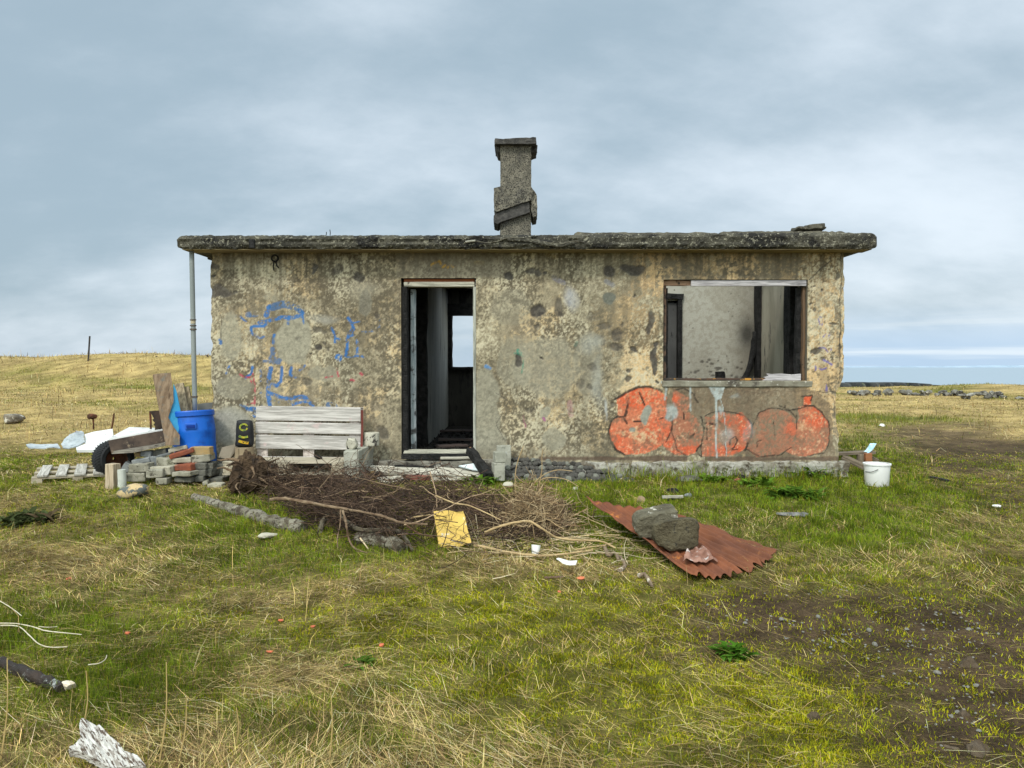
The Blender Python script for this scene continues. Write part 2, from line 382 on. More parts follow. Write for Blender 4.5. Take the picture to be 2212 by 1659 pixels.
# dark lava headland behind the field
m_head = surf("lava_headland", (.03, .033, .035), (.07, .07, .065), .5, c3=(.10, .11, .05), s3=.7, rough=.95, bump=.6, bscale=2, bdist=.3)
V = []; Fc = []; n = 90
for k in range(n):
    t = k / (n - 1); x = 46 + 19 * t; top = -1.22 + .28 * float(ss(0, .15, t)) - .75 * float(ss(.55, 1, t)) + .22 * (fbm(np.array([k / 7.]), np.array([2.2]), 9, 4)[0] - .5)
    if abs(t - .36) < .008: top -= .2
    y = 108 + 2 * math.sin(k * .7)
    V += [(x, y - 5, -8), (x, y - .6, top - .25), (x, y, top), (x, y + 4, top - .1), (x, y + 12, -8)]
for k in range(n - 1):
    for j in range(4): Fc.append([5*k+j, 5*k+5+j, 5*k+6+j, 5*k+1+j])
o = mk("headland", V, Fc, m_head, smooth=False); o['kind'] = 'structure'

# ------------------------------------------------------------------ grass, straw, moss as real blades
def blades(name, Pb, az, L, Wd, lean, bend, c0, c1, mat):
    n = len(Pb); dh = np.stack([np.cos(az), np.sin(az), np.zeros(n)], -1); sd_ = np.stack([-np.sin(az), np.cos(az), np.zeros(n)], -1)
    tw = rng.uniform(0, 2 * np.pi, n); sd2 = np.stack([np.cos(tw), np.sin(tw), np.zeros(n)], -1)
    up = np.array([0, 0, 1.])
    l1 = lean[:, None]; l2 = (lean + bend)[:, None]
    mid = Pb + .5 * L[:, None] * (np.sin(l1) * dh + np.cos(l1) * up); tip = mid + .5 * L[:, None] * (np.sin(l2) * dh + np.cos(l2) * up)
    gm = h(mid[:, 0], mid[:, 1]) + .006; gt = h(tip[:, 0], tip[:, 1]) + .006
    mid[:, 2] = np.maximum(mid[:, 2], gm); tip[:, 2] = np.maximum(tip[:, 2], gt)
    flat = (lean > 1.0)[:, None]; sdv = np.where(flat, sd_, sd2); w_ = Wd[:, None] * .5
    V = np.stack([Pb - sdv * w_, Pb + sdv * w_, mid - sdv * w_ * .85, mid + sdv * w_ * .85, tip], 1).reshape(-1, 3)
    k = np.arange(n)[:, None] * 5
    tri = np.stack([k + [0, 1, 3], k + [0, 3, 2], k + [2, 3, 4]], 1).reshape(-1, 3)
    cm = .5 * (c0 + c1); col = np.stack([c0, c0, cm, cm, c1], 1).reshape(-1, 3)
    me = np_mesh(name, V, tri, 3); setattr_col(me, col); me.materials.append(mat)
    return put(bpy.data.objects.new(name, me))
m_leaf = leaf_mat("grass_blade", .32); m_straw = leaf_mat("straw_blade", .1)
EXCL = [(-3.45, 3.9, 8.52, 13.6), (-1.5, -.3, 8.2, 8.7), (-1.78, -1.55, 7.85, 8.6), (-3.05, -1.75, 7.92, 8.6)]
def sheet_mask(x, y):
    px, py = project(x, y, h(x, y)); q = [(1320, 1112), (1500, 1242), (1635, 1225), (1650, 1195), (1450, 1110)]
    return inpoly(px, py, q)
def inpoly(px, py, q):
    ins = np.zeros(np.shape(px), dtype=bool); n = len(q); j = n - 1
    for i in range(n):
        xi, yi = q[i]; xj, yj = q[j]
        with np.errstate(divide='ignore', invalid='ignore'):
            c = ((yi > py) != (yj > py)) & (px < (xj - xi) * (py - yi) / (yj - yi + 1e-12) + xi)
        ins ^= c; j = i
    return ins
def scatter(n, y0=1.7, y1=46.):
    y = y0 * (y1 / y0) ** rng.random(n); x = (rng.random(n) * 2 - 1) * (.74 * y + 1.2)
    k = np.ones(n, dtype=bool)
    for a, b_, c, d_ in EXCL: k &= ~((x > a) & (x < b_) & (y > c) & (y < d_))
    k &= ~sheet_mask(x, y)
    x = x[k]; y = y[k]; return x, y, h(x, y), regions(x, y)
def jit(c, n, s=.25): return np.array(c)[None] * (1 + (rng.random((n, 1)) - .5) * 2 * s) * (1 + (rng.random((n, 3)) - .5) * .2)
# green grass
x, y, z, W = scatter(330000)
clump = fbm(x * 3.5, y * 3.5, 101, 3)
p = np.clip(W[:, 0] * 1.15 * (.35 + 1.3 * ss(.35, .6, clump)) + W[:, 1] * .14 + W[:, 2] * .07 + W[:, 3] * .015, 0, 1)
k = rng.random(len(x)) < p; x, y, z, W, clump = x[k], y[k], z[k], W[k], clump[k]; n = len(x)
gw = W[:, 0]
nearwall = np.exp(-((y - 8.35) / .28) ** 2) * (x > 1.0)
L = (.022 + .070 * gw * rng.random(n) + .05 * gw * ss(.5, .75, clump) + .15 * nearwall * gw) * (.8 + .7 * rng.random(n)) * (1 + .6 * ss(11, 20, y))
tall = ((rng.random(n) < .025) & (gw > .5)); L = np.where(tall, L * 1.7, L)
wd = np.maximum(.0018 + .0018 * rng.random(n), y * .00075)
c = jit((.19, .265, .022), n); dk = jit((.075, .125, .014), n); yl = jit((.30, .27, .045), n)
r_ = rng.random(n)[:, None]; hue = fbm(x * .7, y * .7, 111, 3)[:, None]
c = np.where(r_ < .3 + .9 * (.5 - hue), dk, c); c = np.where(r_ > .93 - .3 * W[:, 1:2], yl, c)
fy = ss(11, 22, y)[:, None]; c = c * tone(x, y); c = c * (1 - .45 * fy) + np.array([.26, .22, .08]) * .45 * fy
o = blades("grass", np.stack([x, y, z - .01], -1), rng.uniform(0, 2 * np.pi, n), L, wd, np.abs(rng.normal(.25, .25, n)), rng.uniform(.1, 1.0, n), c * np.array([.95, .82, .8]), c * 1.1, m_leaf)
o['kind'] = 'stuff'; tag(o, 'short green grass growing in tufts across the ground round the ruin', 'grass')
# straw: lying mats plus standing tufts
x, y, z, W = scatter(300000)
clump = fbm(x * 2.6 + 9, y * 2.6, 131, 3)
p = np.clip(W[:, 1] * 1.0 * (.35 + 1.2 * ss(.38, .6, clump)) + W[:, 0] * .03 + W[:, 2] * .05 + W[:, 3] * .025, 0, 1)
k = rng.random(len(x)) < p; x, y, z, W, clump = x[k], y[k], z[k], W[k], clump[k]; n = len(x)
far = ss(10.5, 14, y)
stand = rng.random(n) < (.02 + .09 * far - .08 * far * (x > 2) + .07 * ss(3.0, 2.4, y) * (x < -.6) * W[:, 1])
flow = fbm(x * .8, y * .8, 141, 2) * 7
az = np.where(stand, rng.uniform(0, 6.283, n), flow + rng.normal(0, .75, n))
L = np.where(stand, .08 + .12 * rng.random(n) + .14 * rng.random(n) ** 3, .05 + .16 * rng.random(n) ** 1.6)
L = L * np.where(stand & (y > 10.5), .55 + .9 * ss(.45, .7, clump), 1)
lean = np.where(stand, np.abs(rng.normal(.2, .2, n)), rng.uniform(1.25, 1.55, n)); bend = np.where(stand, rng.uniform(0, .9, n), rng.uniform(-.15, .3, n))
wd = np.maximum(.0013 + .0013 * rng.random(n), y * .00062)
c = jit((.62, .47, .20), n, .3); br = jit((.30, .20, .09), n); pl = jit((.64, .55, .32), n)
r_ = rng.random(n)[:, None]; c = np.where(r_ < .45, br, c); c = np.where(r_ < .16, jit((.10, .068, .034), n), c); c = np.where(r_ > .88, pl, c); c = c * (.25 + .75 * tone(x, y))
z0 = z + np.where(stand, -.01, rng.random(n) * .035 * (.4 + W[:, 1]))
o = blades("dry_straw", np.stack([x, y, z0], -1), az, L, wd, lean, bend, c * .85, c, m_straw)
o['kind'] = 'stuff'; tag(o, 'pale dead grass and straw lying in mats and standing in dry tufts', 'straw')
# moss
x, y, z, W = scatter(330000, 1.7, 8.5)
p = np.clip(W[:, 2] * 1.0 * (.10 + 1.5 * ss(.42, .60, fbm(x * 6, y * 6, 151, 4))) + W[:, 3] * .20, 0, 1)
k = rng.random(len(x)) < p; x, y, z, W = x[k], y[k], z[k], W[k]; n = len(x)
c = np.where(rng.random(n)[:, None] < .6, jit((.43, .41, .018), n), jit((.18, .20, .016), n)) * tone(x, y)
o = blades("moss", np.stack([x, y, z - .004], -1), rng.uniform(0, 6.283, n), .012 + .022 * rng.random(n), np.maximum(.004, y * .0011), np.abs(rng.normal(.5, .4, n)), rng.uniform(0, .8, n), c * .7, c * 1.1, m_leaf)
o['kind'] = 'stuff'; tag(o, 'bright yellow-green moss cushions spreading over the bare soil in front', 'moss')

# short turf: a dense layer of tiny one-face blades, thatch chips and moss tips close to the camera
def tips(name, Pb, az, L, Wd, lean, c, mat, label, cat):
    c = c * tone(Pb[:, 0], Pb[:, 1])
    n = len(Pb); tw = rng.uniform(0, 6.283, n); sd_ = np.stack([np.cos(tw), np.sin(tw), np.zeros(n)], -1) * (Wd * .5)[:, None]
    d = np.stack([np.cos(az) * np.sin(lean), np.sin(az) * np.sin(lean), np.cos(lean)], -1) * L[:, None]
    V = np.stack([Pb - sd_, Pb + sd_, Pb + d], 1).reshape(-1, 3); me = np_mesh(name, V, np.arange(3 * n).reshape(-1, 3), 3)
    setattr_col(me, np.stack([c * .9, c * .9, c * 1.1], 1).reshape(-1, 3)); me.materials.append(mat)
    o = put(bpy.data.objects.new(name, me)); o['kind'] = 'stuff'; return tag(o, label, cat)
x, y, z, W = scatter(900000, 1.9, 11.)
fine = fbm(x * 11, y * 11, 161, 3); n = len(x); u = rng.random(n)
pg = W[:, 0] * (.55 + .9 * ss(.4, .62, fine)); ps_ = W[:, 1] * 1.1 + W[:, 0] * .14 + W[:, 2] * .10; pm = (W[:, 2] * (.25 + 1.6 * ss(.44, .58, fine)) + W[:, 3] * .30 * ss(.5, .64, fine))
ka = u < pg * .9; kb = (~ka) & (u < pg * .9 + ps_ * .6); kc = (~ka) & (~kb) & (rng.random(n) < pm)
hue = fbm(x * 1.1, y * 1.1, 171, 3)[:, None]
def cut(k): return np.stack([x[k], y[k], z[k] - .003], -1), k.sum(), y[k]
Pb, n, yy_ = cut(ka); c = np.where(rng.random((n, 1)) < .35 + .8 * (.5 - hue[ka]), jit((.075, .125, .013), n), jit((.22, .285, .022), n)); c = np.where(rng.random((n, 1)) < .09, jit((.10, .075, .03), n), c)
tips("short_turf", Pb, rng.uniform(0, 6.283, n), .018 + .042 * rng.random(n), np.maximum(.0022, yy_ * .0009), np.abs(rng.normal(.45, .35, n)), c, m_leaf, 'fine short turf of young green blades', 'turf')
Pb, n, yy_ = cut(kb); Pb[:, 2] += .012 * rng.random(n); c = np.where(rng.random((n, 1)) < .5, jit((.28, .195, .085), n, .35), jit((.56, .43, .19), n, .3)); c = np.where(rng.random((n, 1)) < .25, jit((.085, .058, .03), n), c)
tips("thatch", Pb, fbm(Pb[:, 0] * .8, Pb[:, 1] * .8, 141, 2) * 7 + rng.normal(0, .9, n), .025 + .06 * rng.random(n), np.maximum(.0022, yy_ * .0007), rng.uniform(1.15, 1.5, n), c, m_straw, 'matted short dead thatch between the tufts', 'thatch')
Pb, n, yy_ = cut(kc); c = np.where(rng.random((n, 1)) < .62, jit((.47, .44, .018), n, .3), jit((.19, .21, .016), n, .3))
tips("moss_tips", Pb, rng.uniform(0, 6.283, n), .008 + .014 * rng.random(n), np.maximum(.005, yy_ * .0013), np.abs(rng.normal(.6, .4, n)), c, m_leaf, 'fine yellow-green moss tips speckling the dark soil', 'moss')
# ------------------------------------------------------------------ the ruin
WY = 8.6                       # front plane of the front wall
XL, XR = -3.43, 3.785; ZT = 2.56; ZB = .10
DX0, DX1, DZ0, DZ1 = -1.262, -.408, .20, 2.262      # door opening
WX0, WX1, WZ0, WZ1 = 1.722, 3.362, 1.095, 2.245     # window opening
house = thing("abandoned_house", "roofless-looking burnt concrete house with flat slab roof, broken chimney and graffiti", 'house', (0, WY, 0))
house['label'] = "derelict grey concrete house with flat slab roof, broken chimney and faded graffiti"
def hp(VF, name, mat, parent=None, smooth=False):   # world-coordinate part of the house (house Empty is unrotated)
    V = [Vector(v) - house.location for v in VF[0]]
    return obj(name, (V, VF[1]), mat, parent or house, smooth=smooth)
def wbox(x0, x1, y0, y1, z0, z1, bev=.006, jit_=0, cuts=0, seed=0):
    VF = box_vf(x1 - x0, y1 - y0, z1 - z0, bev, jit_, cuts, seed); return xf(VF, ((x0+x1)/2, (y0+y1)/2, (z0+z1)/2))

# --- front wall: 1 cm grid, real weathering and paint as point colours
st_ = .0105
ax = np.unique(np.round(np.concatenate([np.arange(XL, XR, st_), [XR, DX0, DX1, WX0, WX1]]), 4))
az_ = np.unique(np.round(np.concatenate([np.arange(ZB, ZT, st_), [ZT, DZ0, DZ1, WZ0, WZ1]]), 4))
AX, AZ = np.meshgrid(ax, az_)
PXw, PYw = project(AX, np.full_like(AX, WY), AZ)
wn1 = fbm(AX * 5, AZ * 5, 201, 4) - .5; wn2 = fbm(AX * 5 + 40, AZ * 5, 207, 4) - .5
hf = fbm(AX * 22, AZ * 22, 211, 4, .65); hf2 = fbm(AX * 45, AZ * 45, 217, 3, .7); mf = fbm(AX * 7, AZ * 7, 223, 5, .6); lf = fbm(AX * 1.7, AZ * 1.7, 229, 4)
streak = fbm(AX * 26, AZ * 2.2, 233, 4)
UX = PXw + wn1 * 26; UY = PYw + wn2 * 26            # warped, for ragged edges
VX = PXw + wn1 * 8; VY = PYw + wn2 * 8
K = .42197 * .66526
def cA(p): return ((680 * .66526) + p[0] * K, (800 * .66526) + p[1] * K)
def cB(p): return ((1540 * .66526) + p[0] * K, (800 * .66526) + p[1] * K)
def cC(p): return ((2130 * .66526) + p[0] * K, (800 * .66526) + p[1] * K)
K6 = .4069 * .66526
def c6(p): return (1900 * .66526 + p[0] * K6, 1200 * .66526 + p[1] * K6)
def c3_(p): return (1200 * .66526 + p[0] * .36157 * .66526, 400 * .66526 + p[1] * .36157 * .66526)
def blob(cv, x, y, rx, ry, a=1.0, soft=.35, k=K, U=None):
    cx, cy = cv((x, y)); ux, uy = (UX, UY) if U is None else U
    d = np.sqrt(((ux - cx) / (rx * k)) ** 2 + ((uy - cy) / (ry * k)) ** 2)
    return a * (1 - ss(1 - soft, 1 + soft, d))
def stroke(cv, pts, wd, k=K, U=None):
    ux, uy = (VX, VY) if U is None else U
    q = [cv(p) for p in pts]; best = np.full(AX.shape, 1e9)
    if len(q) == 1: q = q * 2
    for (x0, y0), (x1, y1) in zip(q[:-1], q[1:]):
        dx, dy = x1 - x0, y1 - y0; l2 = dx * dx + dy * dy + 1e-9
        t = np.clip(((ux - x0) * dx + (uy - y0) * dy) / l2, 0, 1)
        best = np.minimum(best, np.hypot(ux - x0 - t * dx, uy - y0 - t * dy))
    return 1 - ss(wd * k * .5 - .6, wd * k * .5 + .8, best)
def lay(col, m, c): return col * (1 - m[..., None]) + np.asarray(c) * m[..., None]
def mx(*a):
    o_ = a[0]
    for b_ in a[1:]: o_ = np.maximum(o_, b_)
    return o_
# base: grey olive cement render, brown in places
col = np.empty(AX.shape + (3,)); col[:] = (.33, .285, .195)
col = lay(col, ss(.42, .62, lf), (.255, .212, .145))
col = lay(col, .55 * ss(.48, .68, mf), (.165, .145, .10))
# cream limewash left in patches
cream = .30 + .0 * AX
for a in [(300,110,520,110,.42),(780,330,90,60,.5),(1250,110,170,90,.45),(1000,700,260,200,.16),(1250,950,160,260,.15),(700,1080,300,120,.14),(550,900,80,70,.2)]: cream = cream + blob(cA, *a, soft=.9)
for a in [(1270,420,150,420,.62),(1330,850,130,300,.62),(120,320,110,80,.55),(430,300,90,70,.35),(1180,950,150,220,.5),(650,600,260,80,.22),(1000,1350,260,180,.20),(780,950,60,220,.30),(300,1400,200,170,.16),(1250,1100,200,100,.4)]: cream = cream + blob(cB, *a, soft=.9)
for a in [(1290,500,150,620,.66),(1250,1170,120,120,.4),(600,200,460,70,.22),(1290,180,150,150,.3)]: cream = cream + blob(cC, *a, soft=.9)
uni = ss(.30, .70, hf * .45 + hf2 * .55); uni2 = ss(.30, .70, fbm(AX * 60 + 9, AZ * 50, 219, 3, .7) * .6 + hf * .4)
def dith(p_, u_, w_=.25): return ss(1 - p_ - w_, 1 - p_ + w_, u_)
pcm = np.clip(cream * .95 + (mf - .5) * 1.5 + (lf - .5) * 1.1 + (streak - .5) * .9 - .15, 0, .93)
cm = dith(pcm, uni)
cc1 = np.where((lf > .5)[..., None], np.array([.64, .485, .275]), np.array([.59, .49, .32]))
cc1 = cc1 * (1 - ss(.9, 1.6, AX)[..., None]) + np.array([.68, .47, .245]) * ss(.9, 1.6, AX)[..., None]
col = col * (1 - .80 * cm[..., None]) + cc1 * .80 * cm[..., None]
# pale lichen specks and dark pitting, dithered fine
psp = np.clip((fbm(AX * 2.6 + 7, AZ * 2.6, 241, 4) - .42) * 2.4, 0, .55); col = lay(col, .8 * dith(psp, uni2), (.56, .51, .37))
dk = dith(np.clip((fbm(AX * 1.9 + 3, AZ * 1.9, 251, 4) - .36) * 1.9, 0, .6), 1 - uni2); col = lay(col, .72 * dk, (.080, .066, .046))
dirt = dith(np.clip((fbm(AX * 2.7 + 11, AZ * 1.7, 257, 5, .55) - .42) * 3.2, 0, .75), ss(.3, .7, hf2), .35); col = lay(col, .62 * dirt, (.105, .092, .064))
st2 = ss(.50, .68, fbm(AX * 17, AZ * 1.1, 235, 4)) * ss(.42, .58, lf + .12 * ss(1.4, 2.5, AZ)); col = lay(col, .45 * st2 * (.5 + .5 * uni), (.12, .102, .072))
run = ss(.52, .66, fbm(AX * 30, AZ * .9, 239, 3)) * (ss(1.9, 2.5, AZ) + .9 * ((AZ < 1.03) & (AX > WX0) & (AX < WX1))); col = lay(col, .5 * np.clip(run, 0, 1), (.075, .062, .045))
# smoother grey repair plaster
gp = (.285, .268, .205)
for cv, a in [(cA,(650,720,132,175)),(cA,(165,690,90,170,.75)),(cA,(870,965,110,60,.7)),(cA,(150,1370,170,140)),(cA,(1190,430,50,95,.8)),(cA,(470,400,60,40,.6)),(cA,(200,1080,140,90,.6)),
              (cB,(90,1260,95,330,.9)),(cB,(615,1480,85,95,.9)),(cB,(540,1265,38,45)),(cB,(560,930,250,230,.6)),(cB,(280,470,170,140,.45)),(cB,(880,900,110,240,.5)),(cB,(120,1520,130,120,.9)),(cB,(300,900,130,200,.5))]:
    m_ = blob(cv, *a, soft=.12) * .9; sh = (.85 + .3 * vnoise(np.array(a[0] * 1.), np.array(a[1] * 1.), 3))
    col = lay(col, m_, np.array(gp) * sh); col = col * (1 - .25 * m_ * (hf > .56))[..., None]
col = lay(col, blob(cA, 150, 1370, 150, 120, .5), (.34, .34, .32))
for cv, a, c in [(cB,(740,390,40,90,.6),(.36,.38,.42)),(cB,(900,760,90,60,.35),(.34,.37,.36)),(cB,(960,1060,40,160,.35),(.33,.36,.35)),(cB,(1010,1260,12,60,.7),(.4,.42,.42)),(cA,(880,560,120,30,.5),(.40,.39,.34)),(cA,(1180,330,110,60,.35),(.40,.38,.30))]:
    col = lay(col, blob(cv, *a, soft=.8), c)
# darker tone under the slab and over the openings, along the foot
top_dark = ss(2.40, 2.56, AZ) * ss(.38, .6, fbm(AX * 3, AZ * 6, 263, 3)); col = lay(col, .5 * top_dark, (.085, .068, .045))
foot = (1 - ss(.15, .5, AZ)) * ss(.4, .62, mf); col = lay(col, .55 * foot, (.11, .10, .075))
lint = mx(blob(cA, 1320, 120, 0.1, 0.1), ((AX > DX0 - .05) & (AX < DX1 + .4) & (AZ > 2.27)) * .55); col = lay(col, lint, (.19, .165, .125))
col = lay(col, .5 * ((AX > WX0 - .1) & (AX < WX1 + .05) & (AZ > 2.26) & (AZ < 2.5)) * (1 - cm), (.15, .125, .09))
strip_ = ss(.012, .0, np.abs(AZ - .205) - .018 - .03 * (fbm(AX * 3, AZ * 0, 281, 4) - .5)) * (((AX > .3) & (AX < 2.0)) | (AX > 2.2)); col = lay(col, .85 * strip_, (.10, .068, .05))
# dark spalled pits
pit = 0 * AX
for a in [(830,792,30,26),(790,165,18,36),(1012,178,46,42,.6),(85,345,80,38,.85),(45,140,36,26,.8),(1160,232,46,36,.8),(1330,1430,42,50,.7),(740,1040,45,40,.6),(850,650,66,20,.55),(190,352,26,12,.8),(780,835,8,8),(890,745,14,14,.7),(920,790,16,20,.7),(1190,430,46,90,.35),(1280,520,25,25,.6),(680,690,20,15,.4),(45,230,16,12)]: pit = mx(pit, blob(cA, *a, soft=.2))
for a in [(272,215,40,29),(440,195,40,22,.9),(498,210,24,24,.9),(540,208,14,14),(1032,182,45,43,.95),(1215,168,88,36,.97),(495,488,42,52),(640,480,40,85,.7),(345,890,26,36,.95),(1100,672,44,54,.72),(1125,595,12,20,.7),(1105,782,48,40,.7),(1212,805,20,20,.95),(1342,565,24,62,.9),(1330,630,16,30,.9),(1398,760,26,34),(1395,860,20,80),(1386,960,18,50),(1200,952,18,18,.9),(1188,1016,26,26,.9),(918,930,42,32,.5),(835,1052,32,26,.5),(910,1072,22,22,.6),(1000,600,46,28,.65),(490,605,20,16,.7),(915,520,40,30,.4),(1245,355,12,12),(505,850,14,10),(1075,1240,22,28,.7),(1410,1065,12,12),(420,1240,30,20,.5)]: pit = mx(pit, blob(cB, *a, soft=.2))
for a in [(1225,494,20,18,.8),(1238,820,38,26,.9),(1380,605,28,11,.8),(1195,312,14,8),(1290,350,10,8),(1392,225,14,40,.7),(1400,520,14,60,.5),(1425,800,10,120,.7),(1280,880,16,14,.7),(1400,1250,16,90),(1180,450,20,8),(60,145,8,10)]: pit = mx(pit, blob(cC, *a, soft=.2))
col = lay(col, .93 * pit, (.058, .052, .048)); col = lay(col, .5 * pit * (hf > .55), (.13, .12, .10))
col = lay(col, blob(cB, 1035, 397, 62, 48, 1, .15), (.135, .14, .118))
# cracks
for cv, p_, wd in [(cC,[(1175,255),(1240,205),(1280,165),(1350,105)],7),(cC,[(560,1110),(800,1120),(1160,1108),(1300,1125),(1420,1118)],5),(cC,[(1430,90),(1420,500),(1425,900),(1418,1130)],6),(cA,[(45,400),(95,560),(80,760),(25,800)],4),(cB,[(160,1130),(270,1200),(230,1260),(160,1360),(220,1480),(290,1540)],4),(cC,[(60,1045),(60,300)],2)]:
    col = lay(col, .8 * stroke(cv, p_, wd), (.05, .045, .04))
# ---- blue lettering, worn away with the render
wear = ss(.36, .50, hf * .5 + mf * .5); wear2 = ss(.44, .56, hf * .6 + mf * .4)
BL = (.022, .13, .37)
b1 = mx(*[stroke(cA, p_, w_) for p_, w_ in [([(240,540),(285,572)],13),([(390,580),(480,562),(560,545),(640,552),(700,545)],30),([(455,470),(440,525)],34),([(690,500),(712,520)],34),([(712,520),(720,595)],14),([(600,545),(605,600)],16),([(330,620),(335,675),(380,705),(420,700)],20),([(345,612),(420,608),(440,590)],20),([(505,680),(498,745)],18),([(80,725),(82,745)],30),([(128,980),(155,920)],14),([(332,925),(325,975),(275,1005)],19),([(475,935),(455,1040),(450,1130),(458,1220)],32),([(560,930),(556,1030),(520,1073),(478,1058)],22),([(630,930),(622,990),(672,1010)],20),([(690,955),(730,912)],18),([(470,1130),(560,1160),(650,1165),(740,1165),(760,1190),(795,1230)],30),([(640,1215),(760,1200)],22),([(300,1250),(350,1258),(350,1300)],34),
     ([(945,628),(968,680),(972,735)],17),([(970,700),(1012,716)],13),([(1070,548),(1098,590),(1112,640),(1075,668),(1062,780),(1045,842)],21),([(1095,640),(1110,690),(1085,690)],14),([(1140,720),(1130,835)],17),([(1120,845),(1185,850)],16),([(1098,585),(1150,580)],14)]])
b2 = mx(*[stroke(cA, p_, w_) for p_, w_ in [([(480,470),(560,440),(640,462),(700,500)],52),([(490,790),(480,860),(545,872)],38),([(470,860),(500,800)],30),([(400,950),(395,1225)],15),([(920,1222),(960,1235)],44),([(1180,665),(1260,655),(1302,628)],17),([(1050,855),(1180,850)],10),([(420,880),(540,900)],20),([(200,540),(240,545)],20),([(300,520),(390,510)],40),([(500,1190),(640,1200)],22),([(240,1215),(300,1245)],20),([(1310,560),(1310,630)],12)]])
ring = stroke(cA, [(1018 - 0, 858)], 50) * (1 - stroke(cA, [(994, 858)], 16))
ring = stroke(cA, [(994, 858)], 52) * (1 - stroke(cA, [(994, 858)], 14))
col = lay(col, .88 * mx(b1, ring) * (.12 + .88 * dith(np.clip(.66 + (mf - .5) * 1.6, .1, .95), uni, .2)), BL); col = lay(col, .75 * b2 * dith(np.clip(.42 + (mf - .5) * 1.6, .05, .9), uni, .2), (.03, .11, .26))
RD = (.38, .055, .085)
r1 = mx(*[stroke(cA, p_, w_) for p_, w_ in [([(235,985),(260,1000),(310,1005)],15),([(335,980),(350,1080),(350,1225)],13),([(300,1215),(350,1212)],13),([(318,700),(322,705)],16),([(318,1035),(322,1060)],14),([(975,905),(990,1000)],11),([(895,1005),(945,995)],10),([(1160,980),(1170,990)],18),([(1090,1030),(1110,1030)],18)]])
col = lay(col, .85 * r1 * wear2, RD)
PU = (.10, .09, .30)
pu = mx(*[stroke(cC, p_, w_) for p_, w_ in [([(1245,565),(1275,625),(1290,565)],11),([(1260,545),(1300,560)],8),([(1352,655),(1328,712)],17),([(1290,700),(1310,680)],9),([(1345,790),(1338,835),(1358,852)],14),([(1255,785),(1300,790),(1320,820)],8),([(1288,882),(1318,895)],14),([(1330,905),(1345,915)],16),([(1225,930),(1228,960)],13),([(1255,945),(1270,955),(1302,940)],12),([(1320,1065),(1318,1115)],14)]])
col = lay(col, .85 * pu * wear2, PU)
for cv, p_, w_, c, a_ in [(cB,[(340,815),(355,830)],34,(.03,.22,.16),.7),(cB,[(310,830),(375,850)],12,(.04,.25,.18),.7),(cB,[(380,880),(365,970)],10,(.05,.22,.15),.6),(cB,[(780,745),(778,760)],26,(.05,.25,.2),.6),(cB,[(90,925),(120,945)],26,(.10,.22,.42),.9),(cB,[(740,1200),(745,1290)],44,(.28,.11,.17),.4),(cB,[(380,1300),(392,1380)],12,(.3,.07,.16),.7),(cB,[(535,1315),(545,1335)],18,(.28,.06,.2),.8),(cB,[(610,240),(690,275)],36,(.18,.18,.24),.6),(cB,[(1010,270),(1060,290)],40,(.20,.22,.27),.5),(cB,[(540,180),(610,215)],8,(.36,.30,.16),.7),(cB,[(560,75),(640,80)],26,(.32,.23,.09),.5),(cB,[(20,120),(70,125)],30,(.34,.26,.12),.5)]:
    col = lay(col, a_ * stroke(cv, p_, w_) * (.3 + .7 * wear2), c)
yo = mx(*[stroke(c3_, p_, 18, .36157 * .66526) for p_ in [[(555,1300),(560,1270),(600,1245),(625,1235),(640,1260)],[(660,1290),(680,1270)],[(700,1295),(720,1270),(750,1285)]]]); col = lay(col, .8 * yo * wear2, (.42, .24, .04))
# ---- orange piece under the window
U6 = (PXw + wn1 * 9, PYw + wn2 * 9)
def poly6(p_): return inpoly(U6[0], U6[1], [c6(q) for q in p_]).astype(float)
browned = inpoly(UX, UY, [c6(q) for q in [(650,120),(1760,130),(1960,260),(2000,690),(640,690)]]).astype(float)
col = lay(col, .62 * browned, (.175, .125, .085)); col = lay(col, .35 * browned * (hf > .5), (.10, .085, .06))
S1 = poly6([(250,240),(310,190),(400,158),(520,152),(600,185),(650,230),(655,330),(640,390),(705,420),(690,500),(640,570),(560,640),(480,670),(400,682),(320,680),(260,640),(215,570),(195,490),(205,430),(240,390),(272,380),(265,300)])
S2 = poly6([(690,420),(615,600),(650,645),(720,682),(800,692),(870,670),(920,610),(940,540),(920,450),(880,380),(820,330),(860,230),(700,160),(690,260),(740,330)])
S3 = poly6([(930,690),(930,560),(955,470),(950,370),(1000,390),(1060,330),(1180,360),(1250,335),(1310,400),(1325,480),(1310,580),(1260,650),(1180,690),(1120,700)])
S4 = poly6([(1290,640),(1310,540),(1340,440),(1390,330),(1460,310),(1600,330),(1675,400),(1690,490),(1660,580),(1600,640),(1500,690),(1380,695)])
S5 = mx(poly6([(1700,300),(1760,283),(1850,310),(1920,380),(1955,470),(1950,550),(1915,625),(1850,682),(1700,692),(1590,650),(1680,560),(1700,400)]), poly6([(1745,222),(1812,212),(1790,285),(1738,280)]))
OR = (.60, .105, .045); OF = (.40, .145, .085)
pw = dith(np.clip(.62 + (mf - .5) * 2.2, .1, .95), uni2, .25)
col = lay(col, .85 * S1 * (.35 + .65 * pw), np.array((.56, .17, .09))); col = lay(col, .78 * S2 * (.2 + .8 * pw), OF); col = lay(col, .72 * S3 * (.25 + .75 * pw), OF); col = lay(col, .66 * S4 * (.15 + .85 * pw), (.36, .14, .085)); col = lay(col, .80 * S5 * (.35 + .65 * pw), (.46, .155, .09))
def b6(x, y, rx, ry, a=1.0, soft=.5): return blob(c6, x, y, rx, ry, a, soft, K6)
hot = mx(b6(420,230,200,90), b6(250,570,80,100,.8), b6(600,500,110,120,.75), b6(400,650,130,40,.8)) * S1
